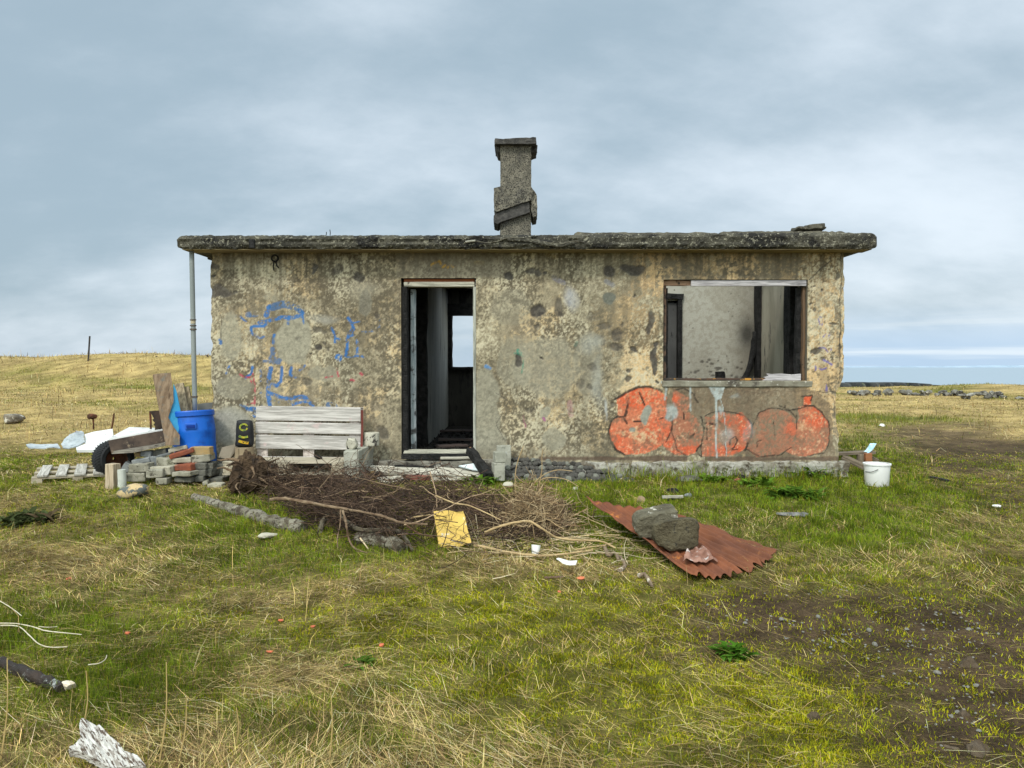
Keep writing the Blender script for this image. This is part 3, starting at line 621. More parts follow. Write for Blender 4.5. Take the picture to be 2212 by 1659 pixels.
hot = mx(hot, mx(b6(800,640,160,50,.9), b6(660,600,60,60,.8), b6(720,250,40,40,.8), b6(640,260,40,50,.8)) * mx(S2, S1), mx(b6(1290,460,50,110,.95), b6(1250,360,60,40,.9), b6(1180,650,150,50,.85), b6(1010,640,90,60,.8), b6(1150,410,80,25,.7)) * S3, b6(1640,480,50,80,.6) * S4, mx(b6(1850,380,120,90,.9), b6(1770,250,50,50,1)) * S5)
col = lay(col, .88 * hot * (.25 + .75 * pw), OR)
col = lay(col, .7 * S1 * b6(430,510,160,70) * ss(.46, .6, hf), (.52, .40, .24)); col = lay(col, .5 * S5 * b6(1760,440,60,120) * ss(.45, .6, hf), (.50, .32, .18))
col = lay(col, .5 * mx(S1, S3, S5, S2) * ss(.60, .68, hf2 * .6 + hf * .4), (.50, .38, .24))
BKL = [([(238,240),(330,182),(430,147),(520,147),(605,182)],20),([(265,372),(215,400),(190,480),(205,570),(250,640),(315,682)],15),([(270,372),(310,378),(335,430)],14),([(346,235),(338,300),(325,370)],17),([(435,192),(465,282)],15),([(388,411),(455,412)],16),([(600,395),(625,385)],14),([(702,360),(698,480),(640,580)],10),([(918,372),(942,480),(930,590),(885,650),(920,690)],12),([(988,432),(1040,440)],22),([(1045,400),(1075,420)],14),([(965,470),(970,552)],14),([(1160,602),(1165,560),(1200,535),(1222,568),(1200,620),(1160,640),(1225,636)],10),([(1125,590),(1130,690)],9),([(1288,370),(1325,430),(1328,520),(1290,620),(1275,650)],14),([(1742,286),(1820,292),(1890,342),(1940,420),(1952,490)],13),([(1735,215),(1815,208),(1795,250)],10),([(1690,480),(1685,370)],9),([(1560,290),(1640,325),(1720,310),(1760,290)],10),([(1600,285),(1610,320)],9),([(1370,620),(1365,580),(1400,570)],8),([(790,340),(790,390)],14),([(830,540),(860,510)],16),([(930,440),(960,430)],16),([(1500,430),(1515,520)],9),([(700,165),(790,150),(870,190),(900,260)],9),([(690,480),(730,640),(800,690)],8),([(950,370),(1000,345),(1080,330),(1200,345),(1290,370)],9),([(930,560),(925,690)],9),([(1330,440),(1390,335),(1460,312),(1560,312),(1640,335),(1690,400)],9),([(1290,640),(1400,690),(1560,675),(1640,620)],8),([(1950,500),(1945,590),(1900,660),(1800,690)],8)]
bk = mx(*[stroke(c6, p_, w_, K6, U6) for p_, w_ in BKL]); col = lay(col, .90 * bk * (.35 + .65 * wear), (.026, .020, .018))
for p_ in [(480,355,42,62),(478,410,20,30),(370,472,24,25)]: col = lay(col, b6(*p_, soft=.12), (.25, .25, .21))
PBL = (.37, .42, .42)
pb = mx(poly6([(965,100),(1115,104),(1098,170),(1085,225),(1050,240),(1030,215),(1010,190)]), stroke(c6, [(1042,200),(1045,420),(1052,700)], 17, K6, U6), stroke(c6, [(1070,220),(1100,300),(1125,520)], 6, K6, U6), stroke(c6, [(615,108),(655,108)], 26, K6, U6), stroke(c6, [(636,110),(634,245)], 13, K6, U6), stroke(c6, [(842,100),(842,150),(847,320)], 12, K6, U6), .75 * b6(690,335,45,62,soft=.2), .6 * b6(1140,520,50,60), .8 * b6(1075,325,20,26), .5 * b6(1300,480,30,80), .4 * b6(1200,215,40,20), stroke(c6, [(1130,560),(1128,690)], 7, K6, U6))
col = lay(col, .85 * pb * (.4 + .6 * wear), PBL)
col = np.clip(col * (.62 + .76 * hf2)[..., None], .01, .8)
# relief: render coat, pits, ragged right and left arris
edge = np.minimum.reduce([AX - XL, XR - AX]); op = np.ones_like(AX)
for x0, x1, z0, z1 in ((DX0, DX1, DZ0, DZ1), (WX0, WX1, WZ0, WZ1)):
    dd = np.maximum(np.maximum(x0 - AX, AX - x1), np.maximum(z0 - AZ, AZ - z1)); op = np.minimum(op, ss(0, .03, dd))
dy = -(.006 * (mf - .5) + .004 * (hf - .5) - .012 * pit) * op
DXo = np.zeros_like(AX); er = ss(.10, 0, XR - AX); jag = (fbm(AZ * 9, AZ * 0 + 4, 271, 4) - .35)
low = 1 - ss(.9, 1.15, AZ); DXo -= er * (np.clip(jag, 0, 1) * .05 + .045 * low + .05 * np.exp(-((AZ - .86) / .22) ** 2))
el = ss(.10, 0, AX - XL); DXo += el * np.clip(fbm(AZ * 8, AZ * 0 + 9, 277, 4) - .4, 0, 1) * .06
dy = dy + ss(.05, 0, edge) * .012 * (hf)
Vw = np.stack([AX + DXo, np.full_like(AX, 0) + dy, AZ], -1).reshape(-1, 3)
nx_, nz_ = len(ax), len(az_); idw = np.arange(nx_ * nz_).reshape(nz_, nx_)
cxm = (ax[:-1] + ax[1:]) / 2; czm = (az_[:-1] + az_[1:]) / 2; CX, CZ = np.meshgrid(cxm, czm)
keep = ~(((CX > DX0) & (CX < DX1) & (CZ > DZ0) & (CZ < DZ1)) | ((CX > WX0) & (CX < WX1) & (CZ > WZ0) & (CZ < WZ1)))
Fw = np.stack([idw[:-1, :-1], idw[:-1, 1:], idw[1:, 1:], idw[1:, :-1]], -1)[keep]
TH = .2
# outer sides, back and reveals as further quads of the same mesh
extra = []; ecol = []
def q4(a, b, c, d, colr): extra.append([a, b, c, d]); ecol.append(colr)
for (e0, e1, xx) in ((0, 1, XL), (1, 0, XR)):
    pass
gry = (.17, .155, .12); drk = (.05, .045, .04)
nzr = 60
for i in range(nz_ - 1):      # ragged outer ends follow the displaced border
    for jx in (0, nx_ - 1):
        a = Vw[idw[i, jx]]; b = Vw[idw[i + 1, jx]]
        xi = a[0]; extra.append([a, b, np.array([b[0], TH, b[2]]), np.array([xi, TH, a[2]])]); ecol.append(gry)
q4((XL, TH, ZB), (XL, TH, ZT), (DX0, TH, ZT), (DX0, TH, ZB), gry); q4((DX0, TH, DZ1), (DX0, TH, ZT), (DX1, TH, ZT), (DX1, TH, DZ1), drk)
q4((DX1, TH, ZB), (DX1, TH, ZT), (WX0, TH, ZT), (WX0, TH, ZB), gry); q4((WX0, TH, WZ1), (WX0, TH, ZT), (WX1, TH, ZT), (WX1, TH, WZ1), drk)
q4((WX0, TH, ZB), (WX0, TH, WZ0), (WX1, TH, WZ0), (WX1, TH, ZB), gry); q4((WX1, TH, ZB), (WX1, TH, ZT), (XR - .06, TH, ZT), (XR - .06, TH, ZB), gry)
for x0, x1, z0, z1 in ((DX0, DX1, DZ0, DZ1), (WX0, WX1, WZ0, WZ1)):
    q4((x0, 0, z0), (x0, TH, z0), (x0, TH, z1), (x0, 0, z1), gry); q4((x1, 0, z0), (x1, 0, z1), (x1, TH, z1), (x1, TH, z0), gry)
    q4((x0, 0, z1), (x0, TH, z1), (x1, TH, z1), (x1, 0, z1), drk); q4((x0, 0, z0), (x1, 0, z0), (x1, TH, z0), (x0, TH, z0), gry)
EV = np.array(extra, dtype=float).reshape(-1, 3); EC = np.repeat(np.array(ecol), 4, axis=0)
EF = np.arange(len(EV)).reshape(-1, 4) + len(Vw)
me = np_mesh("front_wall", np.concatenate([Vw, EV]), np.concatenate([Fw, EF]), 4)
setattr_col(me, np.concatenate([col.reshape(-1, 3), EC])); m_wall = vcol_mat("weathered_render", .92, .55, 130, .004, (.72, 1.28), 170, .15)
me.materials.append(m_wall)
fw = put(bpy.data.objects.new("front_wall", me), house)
fw['label'] = "mottled cream and grey front wall with blue lettering and orange graffiti"

# --- other walls, floor, partitions
m_conc = surf("grey_concrete", (.20, .185, .145), (.30, .28, .22), 5, c3=(.08, .07, .055), s3=22, t3=(.56, .66), c4=(.12, .105, .08), s4=2.2, rough=.95, bump=.6, bscale=55, bdist=.012)
m_side = surf("outer_side_render", (.20, .18, .13), (.36, .30, .19), 4, c3=(.08, .07, .055), s3=18, c4=(.13, .115, .085), s4=2, rough=.95, bump=.5)
m_plast = surf("pale_plaster", (.36, .355, .31), (.44, .43, .375), 2.2, c3=(.10, .09, .075), s3=11, t3=(.63, .67), c4=(.20, .18, .145), s4=1.6, t4=(.5, .72), rough=.9, bump=.25, bscale=60, bdist=.004, vary=False)
m_block = surf("bare_block_wall", (.26, .235, .18), (.36, .33, .26), 4, c3=(.09, .085, .075), s3=7, t3=(.57, .68), c4=(.22, .20, .16), s4=2.5, stretch=(1, 1, .35), rough=.95, bump=.5, bscale=50, bdist=.008, vary=False)
m_soot = surf("sooty_plaster", (.04, .038, .034), (.085, .08, .07), 3, c3=(.02, .02, .02), s3=6, t3=(.45, .65), stretch=(1, 1, .3), rough=.95, bump=.3, vary=False)
m_char = surf("charred_timber", (.008, .008, .008), (.028, .027, .027), 14, c3=(.05, .05, .052), s3=40, t3=(.6, .7), rough=.75, bump=1, bscale=55, bdist=.03)
m_ash = surf("charcoal_rubble", (.012, .011, .010), (.05, .046, .042), 18, c3=(.15, .13, .11), s3=45, t3=(.63, .7), rough=.9, bump=1, bscale=50, bdist=.04)
m_soff = surf("soffit_concrete", (.30, .235, .13), (.20, .155, .095), 5, c3=(.05, .04, .03), s3=9, t3=(.55, .7), rough=.95, bump=.4, stretch=(.4, 1.5, 1))
YB = 13.0
hp(wbox(XL, XL + .2, WY + .203, YB, ZB - .1, ZT), "side_wall", m_side); hp(wbox(XR - .25, XR - .06, WY + .203, YB, ZB - .1, ZT), "side_wall", m_side)
BX0, BX1, BZ0, BZ1 = -1.06, .25, 1.245, 2.23
bw = join(wbox(XL, BX0, YB + .003, YB + .2, ZB - .1, ZT, 0), wbox(BX1, XR - .06, YB + .003, YB + .2, ZB - .1, ZT, 0), wbox(BX0, BX1, YB + .003, YB + .2, ZB - .1, BZ0, 0), wbox(BX0, BX1, YB + .003, YB + .2, BZ1, ZT, 0))
hp(bw, "back_wall", m_soot)
hp(wbox(XL + .21, XR - .26, WY + .21, YB - .005, .12, .235, 0), "floor", m_ash)
hp(wbox(-1.30, -1.10, 9.80, YB - .003, .236, ZT - .003, 0), "partition_wall", surf("hall_plaster", (.40, .41, .38), (.52, .53, .49), 2.5, c3=(.10, .10, .095), s3=5, t3=(.52, .7), stretch=(1, 1, .22), rough=.95, bump=.2, vary=False))
hp(wbox(.75, .93, WY + .21, YB - .003, .236, ZT - .003, 0), "partition_wall", m_soot)
# bedroom partition facing the window, charred doorway at its left
hp(join(wbox(2.42, XR - .262, 10.806, 10.95, .236, ZT - .003, 0), wbox(2.02, 2.42, 10.8, 10.95, 2.20, ZT - .003, 0), wbox(.932, 2.02, 10.8, 10.95, .236, ZT - .003, 0)), "partition_wall", m_plast)
qx = np.arange(2.425, XR - .265, .014); qz = np.arange(.24, ZT - .01, .014); QX, QZ = np.meshgrid(qx, qz)
qp = np.empty(QX.shape + (3,)); qp[:] = (.40, .39, .335); qn = fbm(QX * 3, QZ * 3, 301, 5); qh = fbm(QX * 25, QZ * 25, 307, 3)
qp = lay(qp, ss(.45, .65, qn) * .5, (.31, .29, .235)); qp = lay(qp, .5 * ss(.5, .62, qh), (.28, .26, .21))
soot = np.clip(ss(2.95, 3.5, QX + .35 * (qn - .5)) * (1 - .5 * ss(1.9, 2.4, QZ)), 0, 1); qp = lay(qp, .72 * soot, (.15, .13, .10))
soot2 = np.exp(-((QX - 3.36) / .13) ** 2 - ((QZ - 1.72) / .2) ** 2) + ss(3.42, 3.52, QX + .1 * (qn - .5)); qp = lay(qp, np.clip(soot2, 0, .9), (.05, .048, .043))
sr = np.random.default_rng(4); spots = 0 * QX
for k in range(70):
    sx, sz, r_ = sr.uniform(2.45, 3.45), 1.05 + abs(sr.normal(0, .16)) if k < 52 else sr.uniform(1.1, 2.3), sr.uniform(.006, .020) * (1 if k < 52 else .5)
    spots = np.maximum(spots, 1 - ss(.6, 1.3, np.hypot((QX - sx) / 1.3, QZ - sz) / r_))
for sx, sz, rx, rz_ in ((2.95, 1.235, .06, .022), (2.72, 1.33, .03, .022), (2.86, 1.30, .035, .02), (3.21, 1.06, .04, .07), (3.36, 1.15, .06, .03)): spots = np.maximum(spots, 1 - ss(.7, 1.2, np.hypot((QX - sx) / rx, (QZ - sz) / rz_) + .5 * (qh - .5)))
qp = lay(qp, .8 * spots, (.07, .06, .05))
ni, nj = QX.shape; qi = np.arange(ni * nj).reshape(ni, nj)
me = np_mesh("plaster_face", np.stack([QX, 10.80 - .004 * qh - WY, QZ], -1).reshape(-1, 3), np.stack([qi[:-1, :-1], qi[:-1, 1:], qi[1:, 1:], qi[1:, :-1]], -1).reshape(-1, 4), 4)
setattr_col(me, qp.reshape(-1, 3)); me.materials.append(vcol_mat("stained_plaster", .95, .25, 60, .003, (.85, 1.15), 60)); put(bpy.data.objects.new("plaster_face", me), house)
bd = hp(wbox(2.03, 2.36, 10.83, 10.9, .24, 2.17, .004), "burnt_door", surf("burnt_door_panel", (.055, .055, .055), (.09, .09, .088), 3, c3=(.02, .02, .02), s3=20, stretch=(1, 1, .3), rough=.6, bump=.3))
bd['label'] = "sooty grey burnt door seen through the window"
hp(wbox(2.365, 2.425, 10.76, 10.96, .24, 2.215, .006, .006, 4, 3), "burnt_door_frame", m_char)
hp(wbox(2.00, 2.44, 10.755, 10.79, 2.215, 2.30, .006, .012, 5, 5), "burnt_door_frame", m_char)
hp(wbox(XR - .275, XR - .255, 8.85, 10.78, .24, ZT - .02, 0), "wall_lining", m_block)
hp(wbox(XR - .33, XR - .28, 10.62, 10.79, .24, ZT - .02, .006, .014, 8, 2), "burnt_post", m_char)
hp(wbox(XR - .37, XR - .28, 9.30, 9.50, .24, ZT - .02, .006, .016, 8, 4), "burnt_post", m_char)
hp(wbox(XR - .36, XR - .28, 8.86, 9.02, .24, ZT - .02, .006, .016, 8, 6), "burnt_post", m_char)
hp(tube_vf(spline([(3.28, 10.70, 1.02), (3.40, 10.72, 1.35), (3.46, 10.75, 1.75)], 5), [.07, .06, .04] + [.04] * 8, 8, .4, 3), "burnt_post", m_char)
hp(wbox(2.90, 3.02, 10.70, 10.78, .95, 1.19, .005, .015, 4, 8), "burnt_batten", m_char)
# hallway: back lintel, charred studs, burnt posts
hp(wbox(BX0 - .05, BX1 + .1, YB - .10, YB, 2.13, 2.335, .005, .012, 6, 1), "burnt_lintel", m_char)
hp(wbox(BX0 - .06, BX0 + .03, YB - .06, YB + .12, 1.245, 2.14, .005, .012, 8, 2), "back_window_frame", m_char)
hp(wbox(BX0, BX1, YB - .05, YB + .21, 1.205, 1.253, .005, .008, 8, 3), "back_window_frame", m_char)
hp(wbox(-1.34, -1.09, 9.66, 9.79, .24, 2.30, .006, .022, 8, 7), "burnt_post", m_char)
hp(wbox(-1.50, -1.36, 9.30, 9.40, .24, 2.25, .006, .02, 8, 9), "burnt_post", m_char)
hp(wbox(-2.6, -2.5, 10.5, 10.7, .24, 2.5, .006, .02, 6, 11), "burnt_post", m_char)
hp(wbox(XL + .22, -1.35, 11.2, 11.3, .24, ZT - .01, 0), "partition_wall", m_soot)
# --- door and window joinery
m_gwood = wood("weathered_door_wood", (.34, .33, .27), (.48, .46, .38), 'X', c3=(.12, .10, .08)); m_gwoodz = wood("weathered_jamb_wood", (.30, .31, .27), (.46, .46, .40), 'Z', c3=(.10, .09, .075))
m_orw = wood("scorched_red_wood", (.26, .075, .02), (.13, .04, .016), 'X', c3=(.04, .03, .025))
df = hp(wbox(DX0 + .03, DX1 - .02, WY + .02, WY + .16, 2.168, 2.222, .003, .003, 4, 1), "door_frame", m_gwood)
hp(wbox(DX0 + .03, DX1 - .02, WY + .03, WY + .16, 2.224, 2.258, .003, .002, 4, 2), "door_head", m_orw)
hp(wbox(DX1 - .035, DX1 - .003, WY + .01, WY + .15, .25, 2.166, .003, .004, 8, 3), "door_jamb", m_gwoodz)
ch = box_vf(.062, .16, 1.93, .004, .006, 8, 4)
hp(xf(ch, (DX0 + .036, WY + .10, 1.20)), "door_jamb", m_char)
for k in range(26): pass
# alligatored char on the left jamb: rows of blocks inside one mesh
rr = random.Random(4); parts_ = []
for k in range(62):
    parts_.append(xf(box_vf(.045 + rr.uniform(-.008, .008), .03, .024, .004), (DX0 + .045, WY + .03, .34 + k * .0298), (0, 0, rr.uniform(-.1, .1))))
hp(join(*parts_), "charred_lining", m_char)
hp(wbox(DX0 + .085, DX0 + .145, WY + .17, WY + .23, .25, 2.15, .004, .006, 8, 6), "door_stile", wood("blue_grey_wood", (.24, .29, .32), (.36, .40, .42), 'Z', c3=(.06, .06, .06), t3=(.5, .62)))
# window
m_lav = wood("silver_grey_plank", (.40, .38, .40), (.52, .50, .52), 'X', c3=(.30, .28, .30)); m_pnk = wood("raw_pink_wood", (.42, .27, .18), (.30, .18, .12), 'X', c3=(.05, .04, .035))
wf = hp(wbox(2.04, WX1 - .01, WY + .012, WY + .05, 2.175, 2.238, .003), "window_head_board", m_lav)
hp(wbox(WX0 + .004, 2.05, WY + .05, WY + .10, 2.185, 2.24, .004, .010, 8, 2), "window_frame", m_pnk)
hp(wbox(WX0 + .004, WX0 + .045, WY + .06, WY + .12, 1.10, 2.18, .004, .008, 8, 4), "window_frame", wood("scorched_frame_wood", (.20, .12, .08), (.07, .05, .04), 'Z', c3=(.02, .02, .02), t3=(.45, .6)))
hp(wbox(WX0 + .046, WX0 + .075, WY + .10, WY + .17, 1.12, 2.16, .004, .012, 8, 5), "window_frame", m_char)
hp(wbox(WX1 - .035, WX1 - .004, WY + .05, WY + .11, 1.10, 2.17, .004, .010, 8, 6), "window_frame", wood("brown_frame_wood", (.22, .13, .07), (.10, .07, .05), 'Z', c3=(.03, .03, .03)))
hp(wbox(WX1 - .085, WX1 - .036, WY + .10, WY + .17, 1.15, 2.16, .004, .018, 8, 8), "window_frame", m_char)
m_sill = surf("paint_stained_sill", (.09, .05, .035), (.04, .035, .03), 6, c3=(.45, .22, .04), s3=9, t3=(.56, .62), c4=(.45, .42, .36), s4=5, t4=(.6, .68), stretch=(.6, 1, 1), rough=.8)
hp(wbox(WX0 + .01, 2.93, WY + .03, WY + .19, 1.098, 1.122, .004, .008, 8, 9), "window_sill", m_sill)
VF = prism_vf([(2.86, WY + .02, 1.099), (3.30, WY + .02, 1.099), (3.30, WY + .02, 1.175), (3.20, WY + .02, 1.165), (3.08, WY + .02, 1.178), (2.98, WY + .02, 1.172), (2.905, WY + .02, 1.178), (2.93, WY + .02, 1.150), (2.88, WY + .02, 1.135), (2.90, WY + .02, 1.12)], (0, .03, 0))
hp(VF, "window_sill", m_lav)
# concrete band round the window foot (projecting sill) and plinth, doorstep
m_sillc = surf("stained_concrete_sill", (.26, .25, .20), (.16, .145, .11), 7, c3=(.46, .45, .40), s3=16, t3=(.58, .66), c4=(.07, .06, .05), s4=5, rough=.95, bump=.6)
hp(wbox(WX0 - .01, WX1 + .06, WY - .014, WY + .03, 1.028, 1.094, .008, .008, 8, 3), "concrete_sill", m_sillc)
m_plin = surf("plinth_concrete", (.22, .205, .165), (.38, .37, .33), 6, c3=(.085, .07, .052), s3=11, t3=(.52, .62), c4=(.13, .11, .082), s4=4, t4=(.5, .62), rough=.95, bump=.7, bscale=35, bdist=.02)
def roughen(VF, maxlen=.06, amp=.012, freq=12, seed=0, its=7):
    bm = bmesh.new(); vs = [bm.verts.new(v) for v in VF[0]]; [bm.faces.new([vs[i] for i in f]) for f in VF[1]]
    bmesh.ops.triangulate(bm, faces=bm.faces[:])
    for _ in range(its):
        e = [e for e in bm.edges if e.calc_length() > maxlen]
        if not e: break
        bmesh.ops.subdivide_edges(bm, edges=e, cuts=1); bmesh.ops.triangulate(bm, faces=[f for f in bm.faces if len(f.verts) > 3])
    bm.normal_update()
    for v in bm.verts: v.co += v.normal * amp * mnoise.fractal(v.co * freq + Vector((seed * 3.1, 0, 0)), 1, 2, 4) + mnoise.noise_vector(v.co * freq * 2.5) * amp * .3
    bm.verts.index_update(); o_ = [v.co.copy() for v in bm.verts], [[v.index for v in f.verts] for f in bm.faces]; bm.free(); return o_
pv = []
for (a, b_, dep, seed) in ((DX1 + .02, 1.35, .05, 1), (1.353, XR + .05, .075, 2), (XL - .02, DX0 - .0, .03, 4)):
    pv.append(roughen(wbox(a, b_, WY - dep, WY + .10, -.25, .165 + .004 * seed, .035, 0, 0, seed), .06, .020, 9, seed))
hp(join(*pv), "plinth", m_plin)
hp(wbox(DX0 - .25, DX1 + .28, WY - .16, WY - .002, -.2, .195, .015, .012, 10, 5), "doorstep", surf("flaked_step", (.15, .14, .115), (.24, .225, .19), 5, c3=(.05, .045, .04), s3=9, t3=(.52, .62), c4=(.42, .40, .35), s4=6, t4=(.6, .66), rough=.95, bump=.7))

# --- roof slab swept along x with a broken front edge
m_slab = surf("mossy_black_slab", (.045, .043, .036), (.105, .098, .075), 3.2, c3=(.30, .285, .22), s3=30, t3=(.55, .63), c4=(.022, .021, .02), s4=2.6, t4=(.5, .62), stretch=(1, 1, 1.2), rough=.95, bump=1.0, bscale=38, bdist=.035)
RX0, RX1 = -3.705, 4.035; YF = 8.34; nX = 620; xs = np.linspace(RX0, RX1, nX)
V = []; Fc = []
prof = [(.86, 2.565), (.27, 2.562), (.02, 2.558), (.0, 2.575), (-.012, 2.60), (-.004, 2.63), (-.012, 2.66), (0, 2.688), (.02, 2.703), (.30, 2.712), (.86, 2.715)]
for i, x in enumerate(xs):
    e = min(x - RX0, RX1 - x); rc = max(0, .07 - e); tp = .028 * ss(-1, 3.5, x)
    for j, (py_, pz) in enumerate(prof):
        nz1 = mnoise.fractal(Vector((x * 7, j * .9, 2)), 1, 2, 4); nz2 = mnoise.fractal(Vector((x * 26, j * 2.7, 9)), 1, 2, 3)
        front = 1 if 2 <= j <= 8 else .25
        yy = YF + py_ + front * (.016 * nz1 + .010 * nz2) + (rc * rc * 9 if j < 10 and j > 0 else 0)
        z2 = pz + (tp if j > 5 else 0) + (.010 * nz1 + .008 * nz2) * (1 if j in (2, 7, 8, 9) else .4) - (rc * .35 if j > 6 else -rc * .25 if j < 4 else 0)
        if 5 <= j <= 8 and -.55 < x < 1.0: yy += .02 * max(0, nz1)
        V.append((x, yy, z2))
npf = len(prof)
for i in range(nX - 1):
    for j in range(npf - 1): Fc.append([i * npf + j, (i + 1) * npf + j, (i + 1) * npf + j + 1, i * npf + j + 1])
    Fc.append([i * npf + npf - 1, (i + 1) * npf + npf - 1, (i + 1) * npf, i * npf])
Fc.append(list(range(npf))); Fc.append([(nX - 1) * npf + j for j in range(npf)][::-1])
HX0, HX1, HY1 = 1.15, 3.42, 10.68     # opening added in the slab to light the bedroom, unseen from the camera
roof = hp((V, Fc), "roof_slab", m_slab)
hp(join(wbox(RX0, HX0, YF + .863, 11.25, 2.565, 2.716, .01, .01, 6, 1), wbox(RX0, -.75, 11.253, 12.7, 2.565, 2.714, .01, .01, 6, 4), wbox(.6, HX0, 11.253, 12.7, 2.565, 2.714, .01, .01, 6, 5), wbox(RX0, HX0, 12.703, 13.25, 2.565, 2.714, .01, .01, 6, 6), wbox(HX1, RX1, YF + .863, 13.25, 2.566, 2.735, .01, .01, 6, 2), wbox(HX0 + .003, HX1 - .003, HY1, 13.25, 2.566, 2.724, .01, .01, 6, 3)), "roof_slab", m_slab)  # gap left over the hall is also added, unseen, to let daylight in
hp(wbox(RX0 + .06, RX1 - .06, YF + .03, YF + .262, 2.548, 2.556, 0), "soffit", m_soff)
# long split in the fascia, a torn strip of roof felt sticking out of it
m_felt = surf("torn_roof_felt", (.06, .055, .045), (.13, .12, .09), 8, c3=(.30, .28, .22), s3=25, rough=.95, bump=.8)
def fx(p): q = c3_(p); return q
crk = [(860,1062),(960,1060),(1050,1075),(1150,1060),(1240,1030),(1400,1035),(1500,1055),(1620,1075),(1720,1085),(1840,1058),(1930,1070)]
pts = [P(*fx(p), YF - .018) for p in crk]
hp(tube_vf(spline(pts, 5), .007, 5, .5, 2), "felt_strip", m_felt)
pts2 = [p + Vector((0, -.006, -.022)) for p in pts[4:10]]; hp(tube_vf(spline(pts2, 5), .014, 5, .6, 5), "felt_strip", m_slab)
hp(tube_vf(spline([P(*fx(p), YF - .03) for p in [(862,1068),(905,1060),(950,1056)]], 4), .011, 6, .4, 2), "felt_strip", surf("pale_felt_edge", (.4, .38, .33), (.25, .24, .2), 20))
# raised felt and rubble bands along the top
rr = random.Random(12)
def topband(x0, x1, y, z, ht, seed):
    n = int((x1 - x0) / .035); V = []; Fc = []
    for i in range(n + 1):
        x = x0 + (x1 - x0) * i / n; t = z + ht * (.75 + .5 * mnoise.noise(Vector((x * 6, seed, 0))) + .35 * mnoise.noise(Vector((x * 25, seed, 3))))
        if i in (0, n): t = z + ht * .4
        V += [(x, y, z - .02), (x, y + .01, t), (x, y + .5, t + .01), (x, y + .6, z - .02)]
    for i in range(n):
        for j in range(3): Fc.append([4*i+j, 4*i+4+j, 4*i+5+j, 4*i+1+j])
    return V, Fc
hp(join(topband(-2.9, -1.0, 8.5, 2.715, .012, 1), topband(.70, 2.30, 8.46, 2.735, .026, 2), topband(2.33, 3.72, 8.46, 2.742, .035, 3), topband(-1.1, .55, 8.52, 2.72, .012, 5)), "roof_felt", m_felt)
# bracket on the fascia, cable ring on the wall
def c2_(p): return (500 * .66526 + p[0] * .36166 * .66526, 700 * .66526 + p[1] * .36166 * .66526)
a = P(*c2_((850, 210)), YF - .03); b_ = P(*c2_((900, 290)), YF - .03)
hp(wbox(a.x, b_.x, YF - .035, YF + .02, b_.z, a.z, .004, .003, 2, 1), "fascia_bracket", m_char)
ctr = P(*cA((503, 92)), WY - .012); ring_ = [ctr + Vector((.036 * math.cos(t), 0, .036 * math.sin(t))) for t in np.linspace(0, 6.283, 17)]
hp(join(tube_vf(ring_, .010, 6, .3), tube_vf([ctr + Vector((-.005, -.01, -.03)), ctr + Vector((-.012, -.02, -.09)), ctr + Vector((-.004, -.02, -.14))], .008, 6), tube_vf([ctr + Vector((.012, -.01, -.03)), ctr + Vector((.03, -.02, -.09)), ctr + Vector((.05, -.02, -.11))], .008, 6)), "cable_ring", m_char)
# downpipe that props the slab corner
m_pipe = surf("grey_painted_pipe", (.20, .225, .225), (.26, .285, .28), 6, c3=(.34, .36, .35), s3=20, stretch=(1, 1, .15), rough=.55, bump=.15)
pt, pb_ = P(414, 540, 8.47), P(421, 886, 8.47); pb_ = pt + (pb_ - pt) * 1.02
pipe = hp(tube_vf([pt + (pb_ - pt) * t for t in np.linspace(0, 1, 12)], .0265, 14), "downpipe", m_pipe, smooth=True)
m_cpl = surf("rusty_pipe_collar", (.16, .13, .10), (.08, .065, .055), 20, rough=.7); m_pale = surf("bare_pale_collar", (.45, .40, .30), (.35, .30, .2), 15)
def onp(py, dz, r, m, nm):
    t = (py - 540) / (886 - 540) / 1.02; c = pt + (pb_ - pt) * t; d = (pb_ - pt).normalized()
    hp(tube_vf([c - d * dz, c + d * dz], r, 14), nm, m, pipe, smooth=False)
onp(694.5, .022, .0275, m_pale, "pipe_joint"); onp(690.5, .006, .034, m_cpl, "pipe_collar"); onp(703, .006, .034, m_cpl, "pipe_collar"); onp(711, .008, .036, m_cpl, "pipe_collar"); onp(857, .008, .034, m_cpl, "pipe_collar")
